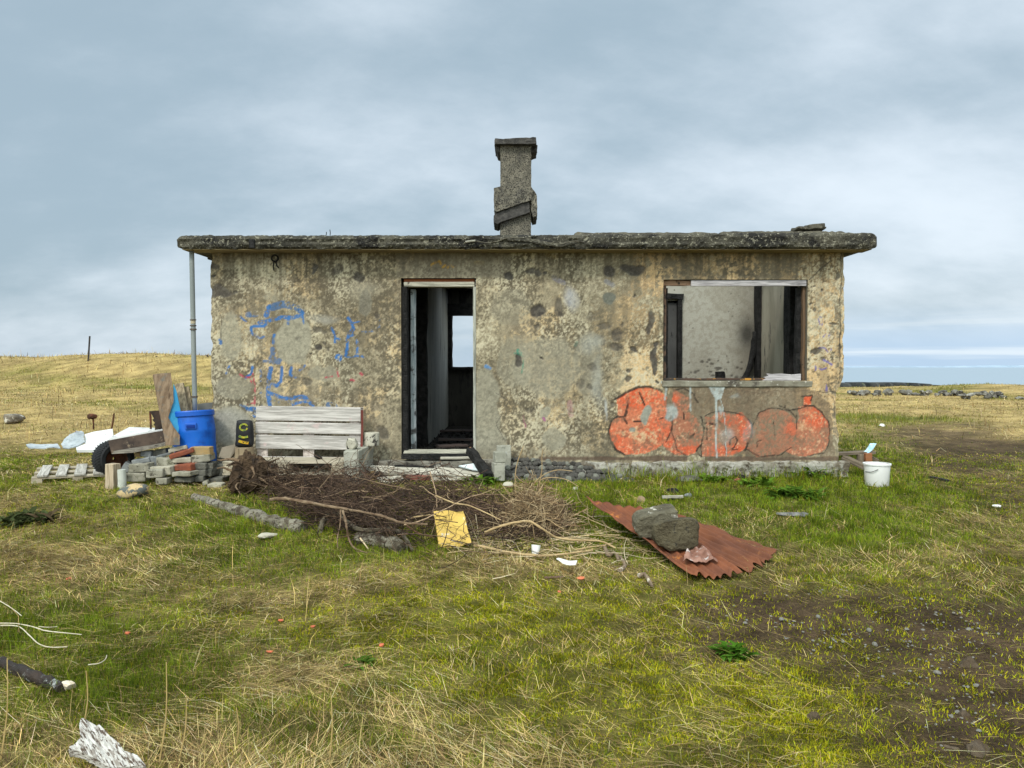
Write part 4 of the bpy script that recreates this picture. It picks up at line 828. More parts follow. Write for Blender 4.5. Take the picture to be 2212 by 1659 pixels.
# --- chimney
m_chim = surf("coarse_aggregate", (.14, .13, .105), (.235, .215, .17), 9, c3=(.028, .026, .025), s3=60, t3=(.50, .57), c4=(.10, .095, .085), s4=4, t4=(.52, .68), rough=.95, bump=1, bscale=70, bdist=.02)
m_chimd = surf("dark_chimney_slab", (.045, .043, .042), (.085, .08, .075), 12, c3=(.16, .15, .13), s3=60, t3=(.58, .64), rough=.95, bump=1, bscale=60, bdist=.015)
def ch(zx, zy, Y): return P(798.3 + .24054 * zx, 266 + .24054 * zy, Y)
def rough_prism(poly, Y0, Y1, seed, sub=5, amp=.010):
    VF = prism_vf([ch(x, y, Y0) for x, y in poly], (0, Y1 - Y0, 0))
    bm = bmesh.new(); vs = [bm.verts.new(v) for v in VF[0]]; [bm.faces.new([vs[i] for i in f]) for f in VF[1]]
    bmesh.ops.triangulate(bm, faces=bm.faces[:])
    for _ in range(sub):
        e = [e for e in bm.edges if e.calc_length() > .05]
        if not e: break
        bmesh.ops.subdivide_edges(bm, edges=e, cuts=1); bmesh.ops.triangulate(bm, faces=[f for f in bm.faces if len(f.verts) > 3])
    bm.normal_update()
    for v in bm.verts: v.co += v.normal * amp * mnoise.fractal(v.co * 16 + Vector((seed * 3.1, 0, 0)), 1, 2, 4) + mnoise.noise_vector(v.co * 40) * amp * .4
    bm.verts.index_update(); o_ = [v.co.copy() for v in bm.verts], [[v.index for v in f.verts] for f in bm.faces]; bm.free(); return o_
chim = hp(rough_prism([(1176, 180), (1452, 180), (1450, 600), (1446, 700), (1448, 1300), (1172, 1300), (1176, 620)], 10.30, 10.72, 1), "chimney", m_chim)
hp(rough_prism([(1124, 132), (1200, 140), (1300, 142), (1380, 130), (1494, 128), (1498, 180), (1452, 186), (1176, 184), (1124, 186)], 10.21, 10.82, 2), "chimney_cap", m_chimd, chim)
hp(rough_prism([(1455, 190), (1506, 195), (1504, 245), (1458, 262)], 10.40, 10.80, 3), "chimney_cap", m_chimd, chim)
hp(rough_prism([(1126, 187), (1172, 187), (1172, 262), (1150, 250)], 10.30, 10.75, 4), "chimney_cap", m_chimd, chim)
hp(rough_prism([(1116, 582), (1180, 570), (1450, 568), (1470, 600), (1450, 690), (1300, 742), (1140, 796), (1118, 770)], 10.20, 10.82, 5), "chimney_collar", m_chim, chim)
hp(rough_prism([(1452, 572), (1500, 640), (1507, 835), (1470, 845), (1452, 780)], 10.24, 10.82, 6), "chimney_collar", m_chim, chim)
hp(rough_prism([(1130, 812), (1432, 702), (1440, 800), (1176, 888), (1150, 905), (1114, 890), (1116, 830)], 10.235, 10.80, 7, 5, .006), "chimney_band", m_chimd, chim)
# ------------------------------------------------------------------ loose things, left side
S = .66526
def z1(x, y, Y): return P(x * .39172 * S, (1050 + y * .39172) * S, Y)                   # traced detail: left group
def z5d(x, y): return ((50 + x * .24864) * S, (1250 + y * .24864) * S)
def z4d(x, y): return ((300 + x * .20796) * S, (1380 + y * .20796) * S)
def z7d(x, y): return ((650 + x * .31646) * S, (1250 + y * .31646) * S)
def r1d(x, y): return ((600 + x * .36166) * S, (1500 + y * .36166) * S)
def r2d(x, y): return ((1300 + x * .31646) * S, (1450 + y * .31646) * S)
def r3d(x, y): return ((1850 + x * .33906) * S, (1550 + y * .33906) * S)
def r4d(x, y): return ((2650 + x * .42188) * S, (1000 + y * .42188) * S)
def r5d(x, y): return (x * .35806 * S, (1900 + y * .35806) * S)
def dsd(x, y): return ((1130 + x * .44917) * S, (1420 + y * .44917) * S)

m_grey = surf("grey_paver", (.21, .20, .155), (.31, .295, .24), 9, c3=(.07, .062, .048), s3=22, t3=(.52, .64), c4=(.115, .115, .07), s4=6, rough=.95, bump=.6, bscale=60)
m_bluegrey = surf("bluish_kerb_stone", (.14, .15, .155), (.22, .23, .23), 9, c3=(.08, .085, .09), s3=26, rough=.95, bump=.5, bscale=60)
m_dkgrey = surf("dark_damp_block", (.075, .075, .065), (.14, .135, .115), 9, c3=(.28, .26, .21), s3=30, t3=(.6, .68), rough=.95, bump=.8, bscale=60)
m_pale = surf("pale_block", (.40, .375, .30), (.30, .28, .22), 9, c3=(.13, .115, .09), s3=26, rough=.95, bump=.5, bscale=60)
m_brick = surf("red_brick", (.235, .07, .035), (.17, .055, .035), 9, c3=(.09, .045, .035), s3=30, c4=(.30, .15, .10), s4=9, t4=(.58, .66), rough=.95, bump=.6, bscale=60)
m_ochre = surf("ochre_block", (.36, .24, .10), (.27, .22, .14), 5, c3=(.15, .13, .10), s3=26, rough=.95, bump=.6)
m_bl = None
# --- blue barrel
m_blue = surf("blue_plastic", (.003, .10, .50), (.005, .12, .55), 3, c3=(.05, .15, .42), s3=9, t3=(.60, .75), c4=(.004, .05, .28), s4=5, t4=(.5, .75), rough=.5, bump=.12, spec=.35)
BC = P(424, 900, 8.31); BC.z = .04
bar = thing("blue_barrel", "bright blue plastic barrel standing at the left corner of the house", 'barrel', BC, rot=(R(-2), R(-3.5), 0))
zt = P(426, 899, 8.15).z - .04
r0 = .212
prof = [(.0, 0), (r0 * .9, 0), (r0 * .97, .02), (r0 * 1.0, .06), (r0 * 1.02, zt * .30), (r0 * 1.035, zt * .34), (r0 * 1.02, zt * .37), (r0 * 1.03, zt * .72), (r0 * 1.045, zt * .745), (r0 * 1.03, zt * .77), (r0 * 1.0, zt * .9), (r0 * .965, zt * .97), (r0 * .94, zt)]
obj("body", lathe_vf(prof, 48), m_blue, bar, smooth=True)
m_blued = surf("blue_plastic_lid", (.005, .085, .44), (.006, .095, .48), 4, rough=.4, bump=.05, spec=.4)
obj("lid", lathe_vf([(0, zt + .035), (r0 * .5, zt + .032), (r0 * .86, zt + .03), (r0 * .90, zt + .05), (r0 * 1.0, zt + .052), (r0 * 1.035, zt + .04), (r0 * 1.035, zt - .005), (r0 * .96, zt - .012)], 48), m_blued, bar, smooth=False)
hb = box_vf(.115, .03, .07, .008); hd = obj("handle", xf(hb, (.055, -r0 * .985, zt * .83), (0, 0, R(15))), m_blued, bar)
obj("handle_slot_shade", xf(box_vf(.085, .012, .032, .003), (.060, -r0 * 1.065, zt * .825), (0, 0, R(15))), surf("blue_slot_shade_paint", (.004, .03, .2), (.004, .03, .2), 3, bump=0), hd)  # raised block, the shade of the hand slot put into its dark blue

# --- boards leaning by the barrel
m_ply = wood("brown_weathered_board", (.16, .105, .065), (.21, .15, .10), 'Z', c3=(.12, .115, .10), t3=(.52, .66), fine=25, cr=.3)
def board(name, label, pts, thick, mat, cat='board', grp=None, n=None):
    pts = [Vector(p) for p in pts]
    nv = Vector(n).normalized() * thick if n else (pts[1] - pts[0]).cross(pts[2] - pts[0]).normalized() * thick
    if not n and nv.y < 0: nv = -nv
    o = wobj(name, prism_vf(pts, nv), mat); return tag(o, label, cat, grp)
Yp = 8.02
board("plank", "tall brown board leaning left of the blue barrel", [z1(1268, 425, Yp + .22), z1(1300, 418, Yp + .22), z1(1415, 408, Yp + .22), z1(1436, 560, Yp + .17), z1(1440, 640, Yp + .14), z1(1395, 780, Yp + .08), z1(1440, 860, Yp + .05), z1(1490, 925, Yp + .02), z1(1490, 1010, Yp), z1(1375, 1010, Yp)], .035, m_ply, n=(-.55, .83, 0))
m_blup = surf("sky_blue_panel", (.02, .22, .42), (.03, .25, .46), 4, c3=(.03, .17, .33), s3=20, rough=.5, bump=.1)
Yb = 8.10
board("blue_board", "light blue cut-out panel between the tall brown board and the barrel", [z1(1438, 500, Yb + .13), z1(1462, 560, Yb + .12), z1(1500, 745, Yb + .08), z1(1475, 930, Yb), z1(1430, 1030, Yb - .05), z1(1400, 850, Yb), z1(1376, 730, Yb + .04), z1(1376, 660, Yb + .06), z1(1392, 634, Yb + .07), z1(1412, 638, Yb + .07), z1(1436, 662, Yb + .07)], .012, m_blup, 'board')
m_grpl = wood("grey_brown_plank", (.23, .18, .115), (.33, .27, .18), 'Z', c3=(.12, .11, .09), fine=40)
board("plank", "grey-brown plank with a slanted top behind the blue panel", [z1(1448, 502, 8.5), z1(1516, 490, 8.5), z1(1562, 740, 8.36), z1(1580, 860, 8.30), z1(1510, 870, 8.30)], .03, m_grpl)
board("plank", "narrow plank nearest the downpipe, behind the barrel", [z1(1520, 530, 8.55), z1(1562, 520, 8.55), z1(1602, 730, 8.45), z1(1620, 860, 8.4), z1(1575, 870, 8.4)], .025, m_grpl)
m_rust = surf("rusty_iron", (.14, .05, .025), (.07, .035, .022), 9, c3=(.02, .015, .012), s3=20, t3=(.55, .65), rough=.9, bump=.8)
m_burn = surf("black_burnt_sheet", (.018, .014, .012), (.045, .028, .02), 8, c3=(.10, .045, .025), s3=20, t3=(.6, .7), rough=.85, bump=.8)
board("burnt_drum", "dark rusted sheet with ragged holes behind the tall board", [z1(1236, 728, 8.75), z1(1325, 722, 8.75), z1(1345, 895, 8.75), z1(1283, 905, 8.75), z1(1285, 850, 8.75), z1(1270, 842, 8.75), z1(1284, 826, 8.75), z1(1262, 800, 8.75), z1(1275, 790, 8.75), z1(1258, 755, 8.75)], .02, m_burn, 'metal scrap')
def rod(label, a, b, r, mat=None, name="iron_rod", cat='rod', grp=None, extra=None):
    VF = tube_vf([a, a.lerp(b, .5) + Vector((.004, 0, 0)), b], r, 7)
    if extra: VF = join(VF, *extra)
    return tag(wobj(name, VF, mat or m_rust, base=b), label, cat, grp)
rod("thin rusty upright rod left of the burnt sheet", z1(1243, 730, 8.8), z1(1250, 905, 8.8), .012)
a, b = z1(946, 745, 11.2), z1(924, 880, 11.2); rod("slanted rusty rod standing in the grass behind the white boards", a, b, .012)
a, b = z1(770, 775, 11.0), z1(774, 880, 11.0); rk = xf(rock_vf(.085, .06, .04, 5, 2, .4, 3), a + Vector((0, 0, .01)))
rod("rusty stake with a mushroom-shaped battered top in the grass", a, b, .012, extra=[rk])
board("grey_board", "dark grey boxed board at house corner behind barrel", [z1(1636, 668, 8.75), z1(1765, 656, 8.75), z1(1765, 725, 8.75), z1(1640, 725, 8.75)], .25, surf("dark_grey_board", (.12, .125, .12), (.17, .17, .165), 5, c3=(.05, .05, .05), s3=10, stretch=(.3, 1, 1), bump=.2), n=(0, 1, 0))
# fence stakes on the bank
m_post = surf("dark_fence_iron", (.03, .03, .035), (.06, .05, .045), 9, rough=.8)
for lab, a, b, r_, Y in (("tall thin fence post on the grassy bank at far left", (744, 105), (724, 345), .030, 27.5), ("short slanted fence stub on the bank between tall post and house", (1298, 270), (1278, 325), .035, 28.5), ("slanted fence stub on the bank beside the house wall", (1718, 262), (1752, 320), .035, 28.8)):
    rod(lab, z1(*a, Y), z1(*b, Y) - Vector((0, 0, .25)), r_, m_post, "fence_post", "fence post")
# lichen boulder far left
m_lich = surf("lichen_boulder", (.10, .085, .065), (.19, .165, .13), 7, c3=(.50, .47, .40), s3=9, t3=(.55, .62), rough=.95, bump=.8)
g = G(27, 914); s_ = g.y / F
o = obj("boulder", rock_vf(22 * s_, 18 * s_, 13 * s_, 3, 3, .25, 3), m_lich, loc=g + Vector((0, 0, 9 * s_)), smooth=True); tag(o, "round lichen-spotted boulder in dry grass at left edge", 'rock')
# --- white and grey sheets lying in the grass
m_white = surf("white_sheet", (.60, .61, .61), (.68, .69, .68), 4, c3=(.26, .26, .26), s3=7, t3=(.61, .64), c4=(.46, .46, .44), s4=3, rough=.6, bump=.3)
m_greym = surf("dented_grey_sheet_metal", (.30, .34, .37), (.42, .46, .49), 5, c3=(.17, .18, .19), s3=14, c4=(.16, .04, .03), s4=7, t4=(.66, .69), rough=.5, bump=.5)
def z5(x, y, Y): q = z5d(x, y); return P(q[0], q[1], Y)
board("white_sheet", "cracked white panel tilted up in the grass, left of the dark trough", [z5(900, 645, 9.5), z5(1020, 610, 9.55), z5(1268, 572, 9.6), z5(1282, 690, 9.4), z5(1150, 748, 9.25), z5(1010, 765, 9.2), z5(905, 765, 9.2)], .03, m_white, 'board')
board("white_sheet", "white panel lying flat low in the grass", [z5(790, 815, 8.95), z5(905, 770, 9.1), z5(1215, 735, 9.2), z5(1235, 835, 8.9), z5(1040, 850, 8.85), z5(800, 850, 8.85)], .03, m_white, 'panel', n=(0, .3, -1))
def crumple(name, label, pts, mat, cat, amp, thick=.012, seed=1):
    """fan mesh over an outline, subdivided and buckled"""
    bm = bmesh.new(); vs = [bm.verts.new(p) for p in pts]; f = bm.faces.new(vs); bmesh.ops.triangulate(bm, faces=[f])
    for _ in range(4):
        e = [e for e in bm.edges if e.calc_length() > .03]
        bmesh.ops.subdivide_edges(bm, edges=e, cuts=1); bmesh.ops.triangulate(bm, faces=[f for f in bm.faces if len(f.verts) > 3])
    bm.normal_update()
    for v in bm.verts: v.co += Vector((0, -.5, .8)) * amp * mnoise.fractal(v.co * 7 + Vector((seed, 0, 0)), 1, 2, 3)
    r_ = bmesh.ops.solidify(bm, geom=bm.faces[:], thickness=thick)
    bm.verts.index_update(); VF = [v.co.copy() for v in bm.verts], [[v.index for v in f.verts] for f in bm.faces]; bm.free()
    return tag(wobj(name, VF, mat), label, cat)
crumple("metal_sheet", "crumpled grey-blue metal sheet bent up in the grass at left", [z5(595, 775, 9.2), z5(660, 690, 9.3), z5(770, 640, 9.4), z5(785, 580, 9.45), z5(840, 575, 9.5), z5(890, 630, 9.5), z5(905, 760, 9.2), z5(760, 800, 9.1), z5(620, 820, 9.1)], m_greym, 'scrap metal', .05)
crumple("metal_strip", "flat grey metal strip lying in the grass, farthest left of the scrap", [z5(140, 790, 9.15), z5(200, 782, 9.2), z5(555, 785, 9.2), z5(585, 830, 9.0), z5(230, 832, 9.0), z5(170, 825, 9.0)], m_greym, 'scrap metal', .02, seed=4)
# --- dark trough board with white foam lid, tyre
def z4(x, y, Y): q = z4d(x, y); return P(q[0], q[1], Y)
m_trough = surf("stained_brown_board", (.085, .06, .045), (.035, .026, .022), 5, c3=(.17, .13, .09), s3=14, t3=(.56, .68), rough=.85, bump=.5)
tr = thing("trough", "dark stained wooden trough propped on the block pile", 'trough', z4(640, 440, 8.2), 0)
hpw = lambda VF, nm, m, par: obj(nm, ([Vector(v) - par.location for v in VF[0]], VF[1]), m, par)
hpw(prism_vf([z4(246, 248, 8.05), z4(1108, 92, 8.30), z4(1142, 300, 8.26), z4(300, 452, 8.02)], (-.004, .03, .006)), "front_board", m_trough, tr)
hpw(prism_vf([z4(300, 452, 8.02), z4(640, 432, 8.02), z4(1228, 304, 8.20), z4(1142, 300, 8.30)], (0, .02, .03)), "bottom_board", wood("grey_underside_board", (.13, .115, .095), (.19, .17, .14), 'X'), tr)
hpw(prism_vf([z4(246, 248, 8.09), z4(560, 90, 8.75), z4(575, 330, 8.75), z4(300, 452, 8.06)], (.02, .01, 0)), "end_board", m_trough, tr)
board("foam_sheet", "bright white foam sheet lying across the dark trough", [z4(252, 240, 8.07), z4(420, 140, 8.5), z4(575, 58, 8.95), z4(972, 70, 9.0), z4(972, 106, 8.7), z4(1100, 88, 8.34)], .02, m_white, 'sheet', n=(0, .2, 1))
m_tyre = surf("tyre_rubber", (.012, .013, .015), (.022, .023, .025), 20, rough=.8, bump=.3)
tc_ = z4(330, 545, 8.45); tr_ = .195; tc_.z = .03 + tr_
ty = thing("tyre", "black car tyre half hidden beneath the dark trough", 'tyre', tc_, rot=(R(90), 0, R(52)))
wdt = .115
obj("rim", lathe_vf([(.02, -.03), (tr_ * .58, -.03), (tr_ * .6, -wdt * .7), (tr_ * .62, -wdt * .7), (tr_ * .62, wdt * .7), (tr_ * .58, .02), (.02, .02)], 32), m_rust, ty)
td = obj("tread", lathe_vf([(tr_ * .6, -wdt * .75), (tr_ * .7, -wdt), (tr_ * .9, -wdt), (tr_ * .98, -wdt * .8), (tr_, -wdt * .5), (tr_, wdt * .5), (tr_ * .98, wdt * .8), (tr_ * .9, wdt), (tr_ * .7, wdt), (tr_ * .6, wdt * .75)], 48), m_tyre, ty)
lug = []
for k in range(40):
    for s in (-1, 1):
        a = 2 * math.pi * (k + (.5 if s > 0 else 0)) / 40
        lug.append(xf(box_vf(.010, tr_ * .06, wdt * .85, .003), (tr_ * 1.0 * math.cos(a), tr_ * 1.0 * math.sin(a), s * wdt * .45), (s * .35, 0, a)))
obj("tread_lugs", join(*lug), m_tyre, ty)

# --- pile of pavers and bricks (each its own block), traced by its front face
blk = [ # x0,y0,x1,y1 (zoom), Y, depth, roll, yaw, mat, name, label
 (640,430,742,505,8.15,.12,0,.1,m_ochre,"block","beige block under the dark trough beside the pale blue-grey one"),
 (740,408,905,500,8.12,.12,-.06,.05,m_bluegrey,"block","pale blue-grey block directly beneath the dark trough"),
 (908,372,1150,488,8.18,.14,.2,.1,m_dkgrey,"block","black sooty block under right end of the trough"),
 (585,512,880,618,8.02,.14,.16,.12,m_bluegrey,"kerb_stone","long blue-grey kerb stone on the second row of the pile"),
 (868,498,992,650,8.06,.12,-.1,.3,m_bluegrey,"kerb_stone","upright dark blue-grey kerb stone between the pavers"),
 (450,560,575,770,8.06,.10,-.5,.2,m_bluegrey,"kerb_stone","blue-grey kerb stone tilted down at left end of pile"),
 (545,605,905,745,7.92,.12,.10,-.10,m_grey,"paver","large grey paver at left front of the pile"),
 (985,515,1340,645,7.98,.13,-.05,-.12,m_grey,"paver","large grey paver with a sooty end in the middle of the pile"),
 (1222,512,1530,592,7.96,.22,.03,.08,m_pale,"paver","pale-topped paver right under the tilted red brick"),
 (1522,470,1815,590,7.98,.22,.10,.10,m_grey,"paver","mossy grey paver with white top beside the barrel"),
 (1165,395,1560,505,7.96,.14,.30,.25,m_brick,"brick","red brick tilted on top of the pile"),
 (1165,330,1470,420,8.06,.13,.22,.1,m_pale,"paver","rounded pale stone slab lying behind the tilted red brick"),
 (990,440,1215,500,8.06,.10,.25,.2,m_bluegrey,"block","broken grey lump left of the tilted red brick"),
 (1520,342,1838,480,8.02,.10,-.02,.0,m_ochre,"block","ochre stained block standing against the barrel"),
 (1272,612,1585,722,7.88,.16,.06,-.22,m_brick,"brick","red brick lying level at the front of the pile"),
 (888,655,1255,790,7.86,.16,.05,-.15,m_pale,"paver","white-topped paver at the middle front, above the broken one"),
 (818,705,1092,825,7.78,.13,.04,.08,m_grey,"paver","grey paver with chipped corner at the centre front"),
 (1240,735,1580,810,7.80,.17,.04,-.2,m_grey,"paver","flat grey paver underneath the level red brick"),
 (978,832,1165,935,7.78,.14,0,.05,m_grey,"paver","half-buried paver in the grass under the centre front one"),
 (1275,820,1560,900,7.84,.14,0,-.05,m_dkgrey,"paver","dark paver in the grass, lowest beneath the level red brick"),
 (520,750,820,890,7.90,.14,0,.0,m_grey,"paver","grey paver in the grass at the lower left of the pile"),
 (1590,600,1762,700,7.94,.2,0,.0,m_dkgrey,"block","dark block at right side of pile, next to the level red brick"),
 (1588,695,1764,800,7.93,.2,0,.05,m_dkgrey,"block","dark damp block second from the ground at the right of the pile"),
 (1764,590,1866,690,8.0,.2,0,.1,m_dkgrey,"block","small dark block beneath the barrel's foot"),
 (1766,690,1882,805,7.98,.2,0,-.1,m_dkgrey,"block","small dark damp block at the far right of the stack"),
 (1580,800,1720,890,7.90,.16,0,.1,m_dkgrey,"block","dark block on the ground at the right foot of the pile"),
 (1800,820,2055,915,8.0,.2,.05,-.1,m_dkgrey,"block","dark flat block between pile and pallet bench"),
 (1790,918,2015,985,7.80,.14,0,.0,m_pale,"block","white-topped block in the grass left of the root stump"),
 (1700,870,1785,955,7.86,.1,.3,.2,m_grey,"block","small broken grey chip stone beside the white-topped block"),
 (1880,600,2040,790,8.15,.15,0,.1,m_dkgrey,"block","black pebbly block beside the bench pallet"),
]
for i, (x0, y0, x1, y1, Y, dep, roll, yaw, m_, nm, lab) in enumerate(blk):
    a = z4((x0 + x1) / 2, (y0 + y1) / 2, Y); k = Y / F * (.20796 * S)
    wd_, ht_ = (x1 - x0) * k * (.94 if yaw else 1), (y1 - y0) * k * .98
    if abs(roll) > .15: ht_ *= .72
    o = obj(nm, box_vf(wd_, dep, ht_, .012, .008, 4, i), m_, loc=a + Vector((0, dep / 2, 0)), rot=(0, -roll, yaw)); tag(o, lab, nm.replace('_', ' '), "blocks and bricks in the pile by the barrel")
tag(obj("timber_stub", xf(box_vf((400-240)*.00068, .10, .30, .006, .004, 4, 3), (0, 0, .0)), wood("pale_post_wood", (.36, .28, .19), (.45, .37, .27), 'Z'), loc=z4(320, 830, 7.75), rot=(0, .02, -.3)), "short pale square timber post stub left of the pile", 'post')
tag(obj("pipe_stub", tube_vf([(0, 0, -.14), (.004, 0, .0), (0, 0, .12)], .04, 14), surf("whitish_pipe", (.50, .52, .48), (.42, .45, .40), 6, rough=.6), loc=z4(458, 880, 7.68)), "short white pipe stub standing in the grass by the pile", 'pipe')
# painted boulder in the grass
m_pst = surf("camouflage_painted_stone", (.50, .38, .20), (.44, .33, .18), 9, c3=(.10, .11, .105), s3=11, t3=(.47, .50), c4=(.30, .22, .12), s4=30, rough=.9, bump=.5)
g = G(288, 1074); s_ = g.y / F
tag(obj("boulder", rock_vf(34 * s_, 24 * s_, 19 * s_, 12, 3, .15, 2), m_pst, loc=g + Vector((0, 0, 10 * s_)), rot=(0, -.18, 0), smooth=True), "rounded stone with patchy dark and cream paint in front of the block pile", 'rock')

# ------------------------------------------------------------------ pallets and the bench
m_pal = wood("silvered_pallet_wood", (.42, .395, .37), (.55, .525, .50), 'X', c3=(.50, .40, .39), t3=(.56, .7), fine=35, cr=.6); m_paly = wood("silvered_pallet_wood_cross", (.40, .34, .31), (.52, .46, .42), 'Z', fine=35, cr=.6)
m_pals = wood("greyed_pallet_wood", (.33, .29, .22), (.45, .40, .31), 'X', c3=(.20, .18, .14), fine=35); m_palsy = wood("greyed_pallet_cross", (.33, .28, .20), (.42, .37, .28), 'Y', fine=35)
m_nail = surf("nail_rust", (.05, .04, .04), (.06, .05, .05), 5, bump=0)
def pallet(label, L, Wd, sl, loc, rot, mx_, my_, nslat=None, seed=0):
    """flat pallet: long slats along X on top, cross boards along Y, nine blocks, base boards. Origin: centre of underside"""
    t = thing("pallet", label, 'pallet', loc, rot=rot); rr = random.Random(seed)
    for (y0, w_) in sl:
        obj("slat", xf(box_vf(L + rr.uniform(-.008, .008), w_, .021, .004, .0025, 3, seed + y0 * 10), (0, y0, .133), (0, 0, rr.uniform(-.004, .004))), mx_, t)
    for xx in (-L/2 + .07, 0, L/2 - .07):
        obj("cross_board", xf(box_vf(.12, Wd, .02, .004, .002, 3, seed + xx), (xx, 0, .111)), my_, t)
        for yy in (-Wd/2 + .05, 0, Wd/2 - .05): obj("block", xf(box_vf(.13, .10, .078, .005, .003, 2, seed + xx + yy), (xx, yy, .062)), my_, t)
    for yy in (-Wd/2 + .05, 0, Wd/2 - .05): obj("base_board", xf(box_vf(L, .10, .02, .004, .002, 3, seed + yy + 5), (0, yy, .012)), mx_, t)
    return t
kk = 8.34 / F
def zz7(y, Y): return P(*z7d(1000, y), Y).z
Yf = 8.33
xa, xb = P(*z7d(566, 400), Yf).x, P(*z7d(1645, 400), Yf).x
ztop = zz7(228, Yf); rows = [(228, 368), (387, 500), (520, 660)]
Wd = .80; zc = ztop - Wd / 2
sl = []
for y0, y1 in rows:
    a, b_ = zz7(y0, Yf), zz7(y1, Yf); sl.append(((a + b_) / 2 - zc, a - b_))
sl += [(-.20, .10), (-.345, .12)]
pallet("silvery wooden pallet standing upright as the backrest of the bench", xb - xa, Wd, sl, ((xa + xb) / 2, Yf + .144, zc), (R(90), R(.8), 0), m_pal, m_paly, seed=1)
# seat
xs0, xs1 = P(*z7d(232, 800), 7.92).x, P(*z7d(1478, 800), 7.92).x
zs = P(*z7d(1000, 806), 7.92).z + .021
pallet("weathered pallet lying flat as the bench seat", xs1 - xs0, .42, [(-.155, .10), (-.04, .09), (.075, .10), (.17, .07)], ((xs0 + xs1) / 2, 8.115, zs - .144), (0, 0, 0), m_pals, m_palsy, seed=2)
tag(obj("prop_timber", box_vf(xs1 - xs0 - .1, .10, .10, .01, .006, 6, 3), wood("dark_prop_wood", (.16, .14, .11), (.24, .21, .17), 'X'), loc=((xs0 + xs1) / 2, 8.1, zs - .144 - .052)), "dark timber lying under the bench seat pallet", 'timber')
# ground pallet at left
g = G(146, 1036)
pallet("weathered grey pallet lying in the long grass at far left", .80, .86, [(-.37, .10), (-.2, .11), (-.02, .11), (.16, .1), (.33, .1)], (g.x, g.y + .22, float(h(g.x, g.y)) - .05), (R(1), R(-1.5), R(118)), wood("grey_outdoor_slat", (.36, .34, .30), (.47, .45, .41), 'X', c3=(.22, .20, .17)), m_palsy, seed=3)
tag(wobj("stake", tube_vf([P(*z7d(1660, 258), 8.32), P(*z7d(1662, 440), 8.32), P(*z7d(1655, 640), 8.28)], [.016, .015, .018], 4), wood("red_painted_stake", (.20, .045, .035), (.14, .045, .035), 'Z')), "thin dark red stake at right end of the bench back", 'stake')
# concrete arm of the bench
m_conb = surf("pale_concrete_block", (.27, .27, .225), (.38, .375, .32), 6, c3=(.12, .115, .09), s3=22, c4=(.42, .44, .44), s4=4, t4=(.6, .7), rough=.95, bump=.6, bscale=55)
x0 = P(*z7d(1480, 800), 7.84).x; x1 = P(*z7d(1638, 800), 7.84).x; zt_ = P(*z7d(1560, 678), 7.84).z
tag(obj("concrete_block", box_vf(x1 - x0, .74, zt_ + .06, .012, .008, 10, 2), m_conb, loc=((x0 + x1) / 2, 7.84 + .37, (zt_ - .06) / 2), rot=(0, 0, R(-1.5))), "long pale concrete block forming right arm of the bench", 'concrete block')
m_spot = surf("black_spotted_concrete", (.40, .38, .31), (.48, .46, .38), 6, c3=(.05, .045, .04), s3=14, t3=(.53, .58), rough=.95, bump=.5)
a = P(*z7d(1757, 550), 8.36); r_ = (1836 - 1680) / 2 * .31646 * S * 8.36 / F
tag(obj("concrete_core", lathe_vf([(0, 0), (r_ * .97, 0), (r_, .008), (r_ * 1.0, .135), (r_ * .97, .146), (0, .146)], 28), m_spot, loc=(a.x, 8.38, zt_ + .002)), "black-spotted concrete cylinder on the back end of the concrete block", 'concrete core')
a = P(*z7d(1545, 622), 8.0); VF = rock_vf(.085, .09, .068, 21, 3, .08, 5)
tag(obj("concrete_lump", VF, m_spot, loc=(a.x - .005, 8.02, zt_ + .060)), "spotted concrete lump leaning at the seat end of the concrete block", 'concrete lump')
# stump with painted stone
a = P(*z7d(465, 655), 8.28)
VF = tube_vf([(0, 0, 0), (0, .002, .05), (0, 0, .115)], [.105, .10, .098], 20, .06, 3)
tag(obj("log_round", VF, wood("split_log_wood", (.36, .28, .18), (.22, .17, .11), 'Z'), loc=(a.x, 8.245, zs + .001)), "short sawn log round standing on the bench seat's left end", 'log')
m_blk = surf("black_painted_stone", (.012, .012, .014), (.02, .021, .023), 6, c3=(.02, .07, .06), s3=9, rough=.6, bump=.3)
ps = thing("painted_stone", "black stone painted with a yellow and green swirl face, on the log round", 'painted stone', (a.x, 8.26, zs + .117))
hs_ = (600 - 320) * .31646 * S * 8.26 / F; ws_ = (572 - 390) * .31646 * S * 8.26 / F
VF = box_vf(ws_, .10, hs_, .045, .012, 5, 9); VF = ([Vector((v.x * (1 - .30 * max(0, v.z / hs_ + .12)), v.y, v.z + hs_ / 2)) for v in VF[0]], VF[1])
obj("stone_body", VF, m_blk, ps, smooth=True)
m_yel = surf("yellow_green_paint", (.42, .34, .02), (.10, .22, .05), 30, c3=(.012, .012, .014), s3=45, t3=(.55, .6), rough=.5, bump=.1); m_yel2 = surf("orange_yellow_paint", (.50, .24, .015), (.42, .36, .02), 30, c3=(.012, .012, .014), s3=45, t3=(.55, .6), rough=.5, bump=.1)
def strip(pts, w_): 
    pts = spline(pts, 6); V = []; Fc = []
    for i, p in enumerate(pts):
        t = (pts[min(i+1, len(pts)-1)] - pts[max(i-1, 0)]).normalized(); s = Vector((-t.z, 0, t.x)) * w_ / 2
        V += [p - s, p + s]
    V += [v + Vector((0, .012, 0)) for v in V]; n = len(pts) * 2
    for i in range(len(pts) - 1):
        a_ = 2 * i; Fc += [[a_, a_+1, a_+3, a_+2], [n+a_, n+a_+2, n+a_+3, n+a_+1], [a_, a_+2, n+a_+2, n+a_], [a_+1, n+a_+1, n+a_+3, a_+3]]
    return V, Fc
yy = -.056
